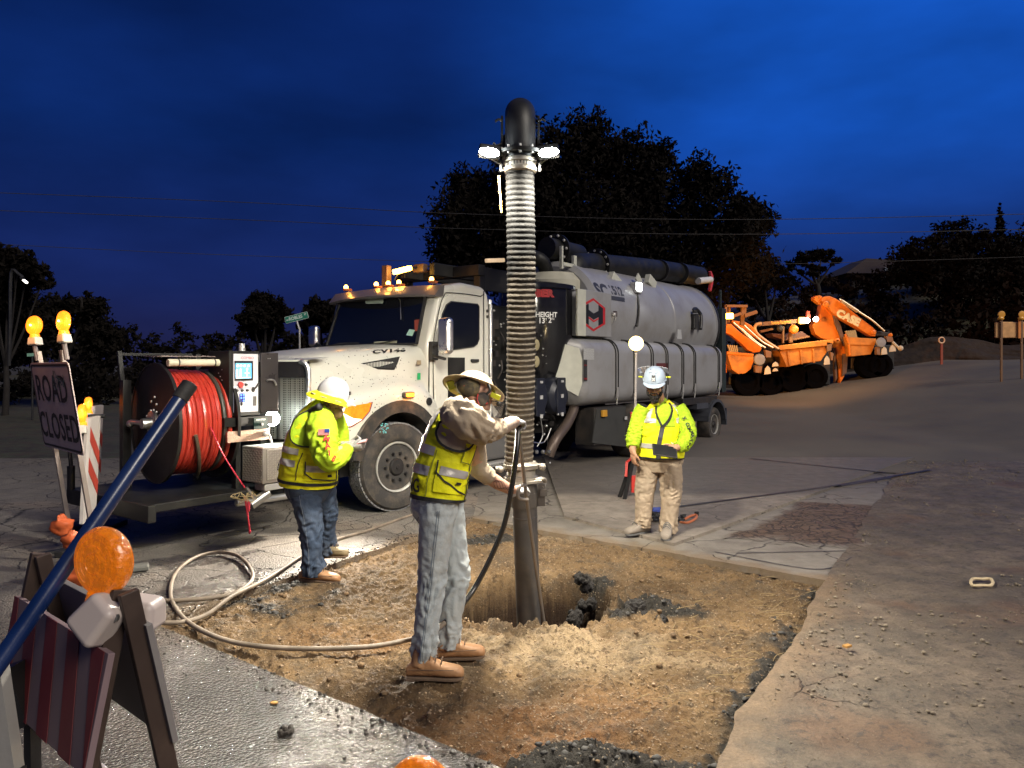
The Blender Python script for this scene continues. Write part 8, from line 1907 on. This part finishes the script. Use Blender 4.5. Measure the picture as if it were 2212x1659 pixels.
c_ = BH(1528, 392, 29.6); e_ = (BH(1660, 462, 29.6) - BH(1420, 345, 29.6)).normalized(); ey = Vector((-e_.z, 0, e_.x))
lettering('CASE', lambda x, y: c_ + e_ * x + ey * y + Vector((0, -.035, 0)), .40, mat('cream_letter', (.75, .62, .35), .5), bm_, .03, 1.0, True, sx=1.05)
mb = MB(); mb.tube([BH(1440, 200, 29.5), BH(1560, 275, 29.5), BH(1640, 330, 29.5), BH(1780, 420, 29.5), BH(1905, 530, 29.5)], .035, 8, 4); mb.cyl(BH(1460, 215, 29.45), BH(1630, 325, 29.45), .07); mb.build('hydraulic_ram', mat('pale_ram', (.6, .45, .3), .3, .5), bk_, world=True, smooth=True)
for cx_, cy_, r_ in ((1198, 186, 18), (1295, 252, 32), (1412, 632, 30), (1410, 628, 16), (1338, 655, 24), (1960, 570, 20), (1785, 545, 26), (540, 700, 30), (320, 510, 16)):
    c = BH(cx_, cy_, 29.5); mb = MB(); rr_ = r_ / 3.687 / 1.2911 * 29.5 / FPX * 1.0; mb.lathe(c, (0, -1, 0), [(0, rr_), (.08, rr_), (.1, rr_ * .6), (.14, rr_ * .55)], 16); mb.build('pivot_pin', orange_paint, bk_, world=True, smooth=True, angle=30)
bpoly('linkage', [(1790, 540), (1850, 528), (1960, 545), (1985, 570), (1950, 600), (1880, 580), (1800, 578)], 29.6, .2, dark_machine)
bpoly('bucket_beam', [(812, 680), (1290, 620), (1388, 614), (1382, 660), (1300, 682), (822, 728)], 28.6, .25, rust_orange); bpoly('wide_bucket', [(822, 727), (1295, 682), (1315, 750), (1275, 800), (1255, 838), (1080, 862), (900, 900), (862, 815)], 28.7, .9, rust_orange)
for i in range(3): bpoly('bucket_rib', [(905 + 130 * i, 730 - 12 * i), (925 + 130 * i, 728 - 12 * i), (945 + 125 * i, 880 - 14 * i), (925 + 125 * i, 884 - 14 * i)], 28.66, .05, rust_orange, bevel=.01)
bpoly('small_bucket', [(1525, 580), (1660, 598), (1825, 605), (1812, 665), (1768, 770), (1560, 792), (1545, 680)], 29.4, .7, rust_orange); bpoly('bucket_lip', [(1530, 650), (1808, 660), (1804, 675), (1535, 668)], 29.35, .1, rust_orange, bevel=.01)
for i in range(5): bpoly('tooth', [(1505 + 22 * i, 530 - 2 * i), (1520 + 22 * i, 524 - 2 * i), (1556 + 18 * i, 596), (1536 + 18 * i, 590)], 29.4, .1, mat('tooth_steel', (.35, .27, .15), .5), bevel=.005)
mb = MB(); mb.tube([BH(1500, 560, 29.4), BH(1540, 660, 29.4), BH(1548, 780, 29.4)], .05, 8, 4); mb.build('bucket_edge', orange_paint, bk_, world=True)
# loader unit at the left
ld_ = empty('loader_tractor', (W(1640, 0, 28).x, 28, gz(W(1640, 0, 28).x, 28)), 0, 'orange loader with a round bucket and fork carriage next to the truck tail', 'loader')
L_ = lambda nm, pts, d=27.5, th=.35, m=orange_paint, bevel=.03: bpoly(nm, pts, d, th, m, ld_, bevel)
L_('lift_arm', [(262, 500), (290, 455), (330, 455), (430, 545), (520, 612), (615, 655), (645, 710), (625, 745), (560, 750), (500, 722), (420, 642), (330, 572), (268, 545)]); L_('second_lift_arm', [(335, 418), (470, 432), (540, 470), (612, 560), (642, 620), (585, 602), (505, 545), (420, 492), (345, 446)], 28.3)
L_('round_bucket', [(285, 740), (420, 752), (562, 765), (560, 850), (532, 920), (475, 965), (405, 972), (340, 930), (302, 820)], 27.2, .8, rust_orange); L_('bucket_lip', [(285, 738), (562, 762), (560, 785), (288, 765)], 27.15, .1, orange_paint, .01)
for i in range(5): L_('tooth', [(290 + 22 * i, 672 + 2 * i), (302 + 22 * i, 668 + 2 * i), (330 + 18 * i, 745), (316 + 18 * i, 742)], 27.3, .1, mat('tooth_steel', (0, 0, 0)), .005)
carr = mat('brown_carriage', (.22, .11, .05), .6, dirt=(.1, .05, .03)); L_('carriage_post', [(268, 260), (290, 260), (290, 480), (265, 480)], 27.6, .15, carr, .01); L_('carriage_post', [(305, 280), (326, 280), (318, 440), (298, 440)], 27.7, .15, carr, .01); L_('carriage_post', [(440, 265), (490, 262), (485, 330), (455, 470), (425, 465)], 27.7, .15, carr, .01); L_('carriage_beam', [(268, 256), (500, 258), (500, 284), (268, 282)], 27.6, .15, carr, .01); L_('fork_tine', [(330, 368), (430, 332), (440, 350), (436, 362), (340, 396)], 27.5, .15, carr, .01); L_('fork_tine', [(470, 350), (590, 312), (604, 330), (598, 348), (475, 390)], 27.5, .15, carr, .01); L_('side_frame', [(225, 560), (262, 520), (275, 700), (285, 960), (262, 960), (240, 740)], 27.7, .1, orange_paint, .01)
mb = MB()
for P_ in ([(430, 500), (520, 580), (600, 650), (680, 700)], [(460, 470), (560, 560), (650, 640), (760, 700)], [(350, 440), (440, 520), (520, 600), (640, 690)]): mb.tube([BH(x, y, 27.3) for x, y in P_], .035, 8, 4)
mb.build('hydraulic_line', mat('pale_ram', (0, 0, 0)), ld_, world=True, smooth=True)
mb = MB(); mb.tube([BH(x, y, 28.4) for x, y in ((640, 450), (590, 460), (572, 500), (600, 560), (700, 640), (815, 715))], .06, 8, 5); mb.build('guard_rail', mat('pale_orange_rail', (.55, .33, .16), .4), ld_, world=True, smooth=True)
mb = MB(); mb.prism([BH(x, y, 28.8) for x, y in ((600, 440), (1080, 398), (1082, 440), (604, 478))], (0, .12, 0)); lbx = mb.build('light_bar', mat('brown_bar', (.20, .10, .05), .5), ld_, world=True)
cc = BH(845, 437, 28.75); ee = (BH(1080, 398, 28.8) - BH(600, 440, 28.8)).normalized(); ey2 = Vector((-ee.z, 0, ee.x)); lettering('Sonsray Equipment', lambda x, y: cc + ee * x + ey2 * y, .16, mat('orange_letter', (.8, .40, .05), .5), lbx, .004, 1.0, True, sx=.62)
mb = MB(); mb.box(BH(1058, 420, 28.7), (.26, .1, .26)); mb.build('tail_lamp', mat('tail_yellow', (1, .6, .2), .4, emis=(1, .55, .12), es=1.6), lbx, world=True, bevel=.03)
for cx_, cy_, e_ in ((1112, 420, 20), (1200, 405, 20)):
    mb = MB(); mb.ball(BH(cx_, cy_, 28.6), .10, 12, 8); mb.build('work_lamp', mat('cool_hot', (1, 1, 1), .5, emis=(1, .93, .82), es=18), lbx, world=True, smooth=True)
lamp('machine_work_lamp', BH(1165, 425, 28.0), 60, (1, .72, .35), .1)
mb = MB(); mb.box(BH(1118, 355, 28.8), (.16, .16, .26), top=.7); mb.build('beacon_lamp', mat('dull_red_beacon', (.30, .06, .04), .4), lbx, world=True, bevel=.02)
for pts in ([(860, 480), (878, 480), (875, 650), (858, 655)], [(928, 520), (962, 520), (965, 645), (928, 650)], [(945, 455), (970, 455), (1010, 540), (985, 548)]): bpoly('upright', pts, 28.75, .12, carr, ld_, .01)
mb = MB(); c = BH(965, 512, 28.7); mb.lathe(c, (0, -1, 0), [(0, .17), (.1, .17), (.14, .1)], 20); mb.build('hub_cover', orange_paint, ld_, world=True, smooth=True, angle=30)
mb = MB(); c = BH(825, 503, 28.7); mb.lathe(c, (0, -1, 0), [(0, .12), (.1, .12), (.14, .06)], 16); mb.build('dark_hub', dark_machine, ld_, world=True, smooth=True, angle=30)
bpoly('engine_hood', [(740, 550), (900, 560), (1060, 530), (1140, 590), (900, 625), (770, 590)], 29.2, .8, mat('maroon_hood', (.13, .06, .045), .5), ld_); bpoly('cross_member', [(630, 520), (760, 495), (765, 515), (640, 545)], 29.0, .2, carr, ld_, .01); bpoly('cross_member', [(930, 610), (1130, 575), (1140, 592), (940, 630)], 29.0, .2, carr, ld_, .01)
def roundlamp(cx_, cy_, r_, root, d):
    c = BH(cx_, cy_, d); rr_ = r_ / 3.687 / 1.2911 * d / FPX; mb = MB(); mb.lathe(c, (0, -1, 0), [(-.1, rr_ * .8), (0, rr_), (.03, rr_), (.06, rr_ * .9), (.07, rr_ * .2)], 12); mb.build('round_lamp', mat('blue_grey_lamp', (.30, .32, .36), .3, .2), root, world=True, smooth=True, angle=30)
roundlamp(618, 822, 60, ld_, 27.0); roundlamp(1866, 645, 52, bk_, 29.2)
bag = mat('pale_tag', (.55, .50, .42), .6)
for cx_, cy_, w_, h_, root, d in ((705, 930, 70, 95, ld_, 27.0), (785, 870, 70, 55, ld_, 27.0), (785, 928, 60, 40, ld_, 27.1), (1316, 830, 66, 100, bk_, 28.5), (1905, 730, 66, 90, bk_, 29.2), (1992, 705, 72, 80, bk_, 29.2)):
    bpoly('pale_tag', [(cx_ - w_ / 2, cy_ + h_ / 2), (cx_ + w_ / 2, cy_ + h_ / 2 - 8), (cx_ + w_ * .38, cy_ - h_ * .2), (cx_, cy_ - h_ / 2), (cx_ - w_ * .38, cy_ - h_ * .15)], d, .06, bag, root, .02)
for pts, root, d in (([(575, 880), (650, 880), (640, 960), (580, 955)], ld_, 27.2), ([(680, 720), (745, 740), (740, 800), (690, 800)], ld_, 27.2), ([(1310, 640), (1370, 650), (1360, 730), (1320, 740)], bk_, 28.6), ([(1828, 690), (1862, 695), (1862, 775), (1828, 770)], bk_, 29.2), ([(1925, 580), (1990, 590), (2000, 640), (1930, 640)], bk_, 29.3), ([(1350, 740), (1385, 760), (1375, 830), (1360, 830)], bk_, 28.6)):
    bpoly('linkage_block', pts, d, .2, mat('rust_brown', (.22, .12, .07), .6), root, .01)
mb = MB(); mb.tube([BH(x, y, 29.2) for x, y in ((1990, 640), (2040, 690), (2075, 715))], .05, 8, 3); mb.ball(BH(2070, 705, 29.2), .11, 8, 6); mb.build('grab_handle', bag, bk_, world=True, smooth=True)
# dark bodies and tyres under them
for root, x0, x1, y0, d in ((ld_, 300, 1350, 640, 29.6), (bk_, 1560, 2010, 620, 30.2)):
    a = BH(x0, y0, d); b = BH(x1, y0, d); zg = gz((a.x + b.x) / 2, d); mb = MB(); mb.bx((a.x, d, zg + .35), (b.x, d + 1.6, a.z - .2)); mb.build('chassis', dark_machine, root, world=True, bevel=.05)
    n_ = 4 if x1 - x0 > 600 else 2
    for i in range(n_):
        x = a.x + .7 + (b.x - a.x - 1.4) * i / (n_ - 1); r_ = .50 if i % 2 else .60; zz = gz(x, d - .2); mb = MB(); mb.lathe((x, d - .15, zz + r_), (0, -1, 0), [(-.3, r_ * .9), (-.2, r_), (.1, r_), (.2, r_ * .92), (.2, r_ * .6), (.12, r_ * .5), (.14, r_ * .2)], 28); mb.build('tyre', mat('far_tyre', (.003, .003, .004), 1, spec=0), root, world=True, smooth=True, angle=30)

# ------------------------------------------------------------------ right edge: barricade and marker post
zb_ = lambda x, y: gz(x, y)
rb = empty('barricade', (W(2165, 0, 24).x, 24, gz(W(2165, 0, 24).x, 24)), 0, 'far wooden board barricade with round reflectors on top at the right edge', 'barricade')
RW = lambda cx, cy, d=24: W((2500 + cx / 5.531) / 1.2911, (800 + cy / 5.531) / 1.2911, d)
zz = rb.location.z
mb = MB(); a = RW(1518, 540); b = RW(2100, 790); mb.box(((a.x + b.x) / 2, 24, (a.z + b.z) / 2), (b.x - a.x, .06, a.z - b.z)); mb.build('board', mat('tan_board', (.75, .40, .16), .7, dirt=(.2, .09, .03), dirts=2, dirta=.6), rb, world=True, bevel=.03)
for cx_ in (1618, 1932):
    a = RW(cx_, 500, 23.93); mb = MB(); mb.bar(a, (a.x, 23.93, zz), .06, .05); mb.build('leg', carr, rb, world=True)
    mb = MB(); mb.lathe(RW(cx_, 425, 23.9), (0, -1, 0), [(0, .11), (.03, .11), (.035, .08)], 20); mb.ball(RW(cx_ - 8, 485, 23.9), (.11, .06, .07)); rl_ = mb.build('reflector', mat('amber_reflector', (.75, .35, .05), .3), rb, world=True, smooth=True, angle=30)
mb = MB(); a = RW(1890, 540, 23.9); mb.box(RW(1905, 650, 23.92), (.1, .02, .6)); mb.prism([RW(1940, 540, 23.92), RW(1969, 580, 23.92), RW(1969, 640, 23.92), RW(1940, 700, 23.92)], (0, .01, 0)); mb.build('orange_marking', mat('bright_orange', (.75, .25, .05), .5), rb, world=True)
mp_ = empty('marker_post', (W(2034, 0, 31).x, 31, gz(W(2034, 0, 31).x, 31)), 0, 'slim reddish marker post topped by a ring in front of the earth bank', 'post')
a = W(2034, 735, 31); mb = MB(); mb.bar(a - Vector((0, 0, .15)), (a.x, 31, mp_.location.z), .09, .05); mb.build('post', mat('maroon_post', (.22, .05, .03), .6), mp_, world=True)
mb = MB(); mb.tube([a + Vector((.12 * math.cos(R(t)), 0, .12 * math.sin(R(t)))) for t in range(0, 360, 24)], .028, 6, close=True); mb.build('ring', mat('pale_ring', (.7, .5, .35), .4), mp_, world=True, smooth=True)
# ------------------------------------------------------------------ things on the ground
ch = empty('chain', gp(1425, 1128, .03), 0, 'heap of dark chain with an orange hook lying behind the bearded worker', 'chain')
mb = MB(); rg = random.Random(4)
for i in range(70):
    t = rg.random(); x = 1408 + (72 * t if i % 3 else 30 * t); y = 1128 + rg.uniform(-8, 8); p = gp(x, y, .045 + rg.uniform(0, .05) * (1 - t)); a = rg.uniform(0, 6.3); dx = Vector((math.cos(a), math.sin(a), rg.uniform(-.4, .4))) * .025; mb.tube([p + dx * math.cos(R(q)) + dx.cross(Vector((0, 0, 1))) * .6 * math.sin(R(q)) for q in range(0, 360, 45)], .007, 5, close=True)
mb.build('links', mat('chain_steel', (.06, .06, .06), .4, .6), ch, world=True, kind='stuff')
mb = MB(); mb.tube([gp(1478, 1132, .05), gp(1492, 1126, .06), gp(1504, 1124, .06), gp(1502, 1130, .05), gp(1485, 1137, .04), gp(1470, 1136, .04)], .014, 8, 4); mb.build('hook', mat('orange_hook', (.65, .20, .08), .5), ch, world=True, smooth=True)
mb = MB(); mb.box(gp(1505, 1123, .07), (.05, .03, .05)); mb.build('hook_end', black_rubber, ch, world=True, bevel=.01)
mb = MB(); p = gp(1420, 1113, .06); mb.box(p, (.13, .09, .06)); o = mb.build('blue_bundle', mat('blue_cloth', (.05, .08, .35), .6), None, bevel=.02); tag(o, 'small blue bundle lying behind the worker by the chain', 'bundle')
o = MB().tube([gp(2121 + 24 * math.cos(R(t)), 1270 + 9 * math.sin(R(t)) + 2 * math.sin(R(3 * t)), .045) for t in range(0, 360, 30)], .012, 6, 3, True).build('rope_loop', mat('pale_rope', (.60, .48, .30), .8), None, smooth=True); tag(o, 'small pale rope ring lying on the earth shoulder', 'rope')
o = MB().box(gp(1830, 1413, .05), (.05, .03, .012), Matrix.Rotation(R(30), 3, 'Z')).build('leaf', mat('brown_leaf', (.42, .22, .06), .7)); tag(o, 'single dry brown leaf at the edge of the shoulder', 'leaf')
mb = MB(); c = gp(617, 1588, .012); 
for i in range(16): mb.ball(c + Vector((random.uniform(-.04, .04), random.uniform(-.04, .04), random.uniform(0, .012))), random.uniform(.006, .017), 6, 4)
o = mb.build('mud_clod', mat('dark_clod', (.035, .028, .022), .8, bump=.6, bs=60)); tag(o, 'dark crumbly mud clod on the wet asphalt near the bottom', 'mud clod')
mb = MB(); c = gp(592, 1522, .01); mb.ball(c, (.022, .014, .008), 8, 5); o = mb.build('leaf', mat('brown_leaf', (0, 0, 0)), None, smooth=True); tag(o, 'small brown leaf lying on the wet asphalt', 'leaf')
# gravel, clods, straw
def scatter(name, pts, rad, m, label, seed=1, flat=.7):
    rs = np.random.RandomState(seed); n = len(pts)
    t = (1 + 5 ** .5) / 2; ico = np.array([(-1, t, 0), (1, t, 0), (-1, -t, 0), (1, -t, 0), (0, -1, t), (0, 1, t), (0, -1, -t), (0, 1, -t), (t, 0, -1), (t, 0, 1), (-t, 0, -1), (-t, 0, 1)]) / 1.9
    F = np.array([(0, 11, 5), (0, 5, 1), (0, 1, 7), (0, 7, 10), (0, 10, 11), (1, 5, 9), (5, 11, 4), (11, 10, 2), (10, 7, 6), (7, 1, 8), (3, 9, 4), (3, 4, 2), (3, 2, 6), (3, 6, 8), (3, 8, 9), (4, 9, 5), (2, 4, 11), (6, 2, 10), (8, 6, 7), (9, 8, 1)])
    V = ico[None] * (1 + .35 * (rs.rand(n, 12, 1) - .5)) * rad[:, None, None] * (np.array([1, 1, flat]) * (1 + .5 * (rs.rand(n, 1, 3) - .5)))
    a = rs.rand(n) * 6.28; ca, sa = np.cos(a)[:, None], np.sin(a)[:, None]; X_ = V[..., 0] * ca - V[..., 1] * sa; Y_ = V[..., 0] * sa + V[..., 1] * ca; V = np.stack([X_, Y_, V[..., 2]], -1) + pts[:, None]
    Fa = (F[None] + (np.arange(n) * 12)[:, None, None]).reshape(-1, 3); me = bpy.data.meshes.new(name); me.vertices.add(n * 12); me.vertices.foreach_set('co', V.astype(np.float32).ravel()); me.loops.add(Fa.size); me.loops.foreach_set('vertex_index', Fa.astype(np.int32).ravel()); me.polygons.add(len(Fa)); me.polygons.foreach_set('loop_start', np.arange(0, Fa.size, 3, dtype=np.int32)); me.update(calc_edges=True); me.materials.append(m)
    o = bpy.data.objects.new(name, me); col.objects.link(o); tag(o, label, kind='stuff'); return o
rs = np.random.RandomState(12)
def dig_surface(n, seed):
    rs = np.random.RandomState(seed); u = rs.rand(n); v = rs.rand(n); e = lambda a, b, c_, d_: None
    P00, P10, P01, P11 = exp_(A_), exp_(B_), exp_(D_), exp_(C_)
    f = lambda i: P00[i] * (1 - u) * (1 - v) + P10[i] * u * (1 - v) + P01[i] * (1 - u) * v + P11[i] * u * v
    x, y = f(0), f(1); z, dk, pl, rd, pt = dig_parts(x, y, u, v); return x, y, z, dk, pt, u, v
x, y, z, dk, pt, u, v = dig_surface(18000, 5); ok = pt < .3
pz = .004 * rs.rand(len(x)) ** 2; rad = .0022 + .005 * rs.rand(len(x)) ** 5 + .007 * rs.rand(len(x)) ** 16; keep = ok & (dk < .5)
peb = mat('pebble', (.30, .21, .13), .85, var=.65, vs=30); scatter('gravel', np.stack([x, y, z + rad * .3], -1)[keep], rad[keep], peb, 'tan pebbles spread over the dug earth', 2)
keep = (dk > .45) & ok & (rs.rand(len(x)) < .45); rad2 = .004 + .020 * rs.rand(len(x)) ** 4
scatter('asphalt_crumbs', np.stack([x, y, z + rad2 * .3], -1)[keep], rad2[keep], mat('asphalt_crumb', (.055, .052, .048), .8, var=.6, vs=25), 'dark crumbled asphalt pieces around the pit and along the patch edges', 3)
x, y, z, dk, pt, u, v = dig_surface(900, 9); keep = pt < .2; rad = .005 + .020 * rs.rand(len(x)) ** 5
scatter('earth_clods', np.stack([x, y, z + rad * .2], -1)[keep], rad[keep], mat('earth_clod', (.17, .108, .056), .95, var=.55, vs=20, bump=.8, bs=60), 'brown earth clods lying over the dug patch', 4)
# big clods by the pit
rg = random.Random(21); cl = mat('dark_clump', (.024, .021, .019), .9, bump=1.0, bs=40, bd=.02)
for i, (px, py, d, r, lab) in enumerate(((1262, 1255, 5.95, .085, 'black asphalt clump hanging on the rear right wall of the pit'), (1268, 1308, 5.75, .075, 'black asphalt clump on the inner right side of the pit'), (1250, 1335, 5.35, .07, 'black clump at the front right corner of the pit'), (1375, 1318, 5.25, .075, 'dark clod on top of the spoil right of the pit'), (1425, 1345, 5.08, .06, 'dark clod on the spoil further right of the pit'), (1340, 1330, 5.2, .055, 'dark clod nearest the pit on the right spoil'), (1440, 1308, 5.4, .055, 'dark clod at the back of the right spoil'))):
    c = W(px, py, d); mb = MB()
    for k in range(7): mb.ball(c + Vector((rg.uniform(-1, 1), rg.uniform(-1, 1), rg.uniform(-.8, .6))) * r * .75, r * rg.uniform(.35, .62), 8, 6)
    o = mb.build('asphalt_clod', cl, None, smooth='full'); md = o.modifiers.new('remesh', 'REMESH'); md.mode = 'VOXEL'; md.voxel_size = .009; tx = bpy.data.textures.new('clod_tex%d' % i, 'CLOUDS'); tx.noise_scale = .03; dm = o.modifiers.new('lumps', 'DISPLACE'); dm.texture = tx; dm.strength = .04; tag(o, lab, 'clod', 'asphalt clods around the pit')
# straw and roots at the right of the patch
mb = MB()
for i in range(70):
    uu_ = rg.uniform(.2, .98); vv_ = rg.uniform(.78, .99); P00, P10, P01, P11 = A_, B_, D_, C_; p = P00 * (1 - uu_) * (1 - vv_) + P10 * uu_ * (1 - vv_) + P01 * (1 - uu_) * vv_ + P11 * uu_ * vv_
    zz_ = dig_z(p[0], p[1]) + .012; a = rg.uniform(-.3, .9); L0 = rg.uniform(.04, .22); q = Vector((p[0], p[1], zz_)); d = Vector((math.cos(a), math.sin(a), 0)) * L0
    mb.tube([q, q + d * .5 + Vector((rg.uniform(-.02, .02), rg.uniform(-.02, .02), rg.uniform(.0, .02))), q + d], .0018, 4, 3)
o = mb.build('straw', mat('dry_straw', (.32, .23, .11), .8)); tag(o, 'dry straw and roots lying on the right side of the dug patch', kind='stuff')
# loose stones on the shoulder and along its edge
n = 14000; yy_ = 1.5 + 12 * rs.rand(n) ** 1.4; lx_ = D_[0] + dirL[0] * (yy_ - D_[1]) / dirL[1]; xx_ = lx_ + .02 + 5 * rs.rand(n) ** 1.5
K_ = np.clip((xx_ - lx_ + .03) / (13.0 - lx_), 0, 1); zz_ = 0.02 + .012 * fbm(xx_ * 1.1, yy_ * 1.1, 4) + .03 * ss(.02, .2, K_)
rad = (.0025 + .009 * rs.rand(n) ** 7) * (.5 + 1.0 * (fbm(xx_ * .9, yy_ * .9, 3) > -.05)); scatter('shoulder_gravel', np.stack([xx_, yy_, zz_], -1), rad, mat('stone_pale', (.19, .155, .115), .9, var=.7, vs=20), 'small pale stones strewn over the earth shoulder', 6)
# crumbs on the wet asphalt along the dig
n = 900; t = rs.rand(n); px_ = A_[0] + (D_[0] - A_[0]) * t; py_ = A_[1] + (D_[1] - A_[1]) * t; off = rs.exponential(.10, n); dn_ = (D_ - A_) / np.linalg.norm(D_ - A_); xq = px_ + dn_[1] * off; yq = py_ - dn_[0] * off
scatter('crumbs', np.stack([xq, yq, .003 + 0 * xq], -1), .002 + .009 * rs.rand(n) ** 5, mat('dark_clod', (0, 0, 0)), 'dark crumbs spilled from the dig onto the wet asphalt', 7)
t = rs.rand(n); xq = A_[0] + (B_[0] - A_[0]) * t - rs.exponential(.06, n); yq = A_[1] + (B_[1] - A_[1]) * t
scatter('crumbs', np.stack([xq, yq, .003 + 0 * xq], -1), .002 + .010 * rs.rand(n) ** 4, mat('dark_clod', (0, 0, 0)), 'dark crumbs along the rear left edge of the dig', 8)
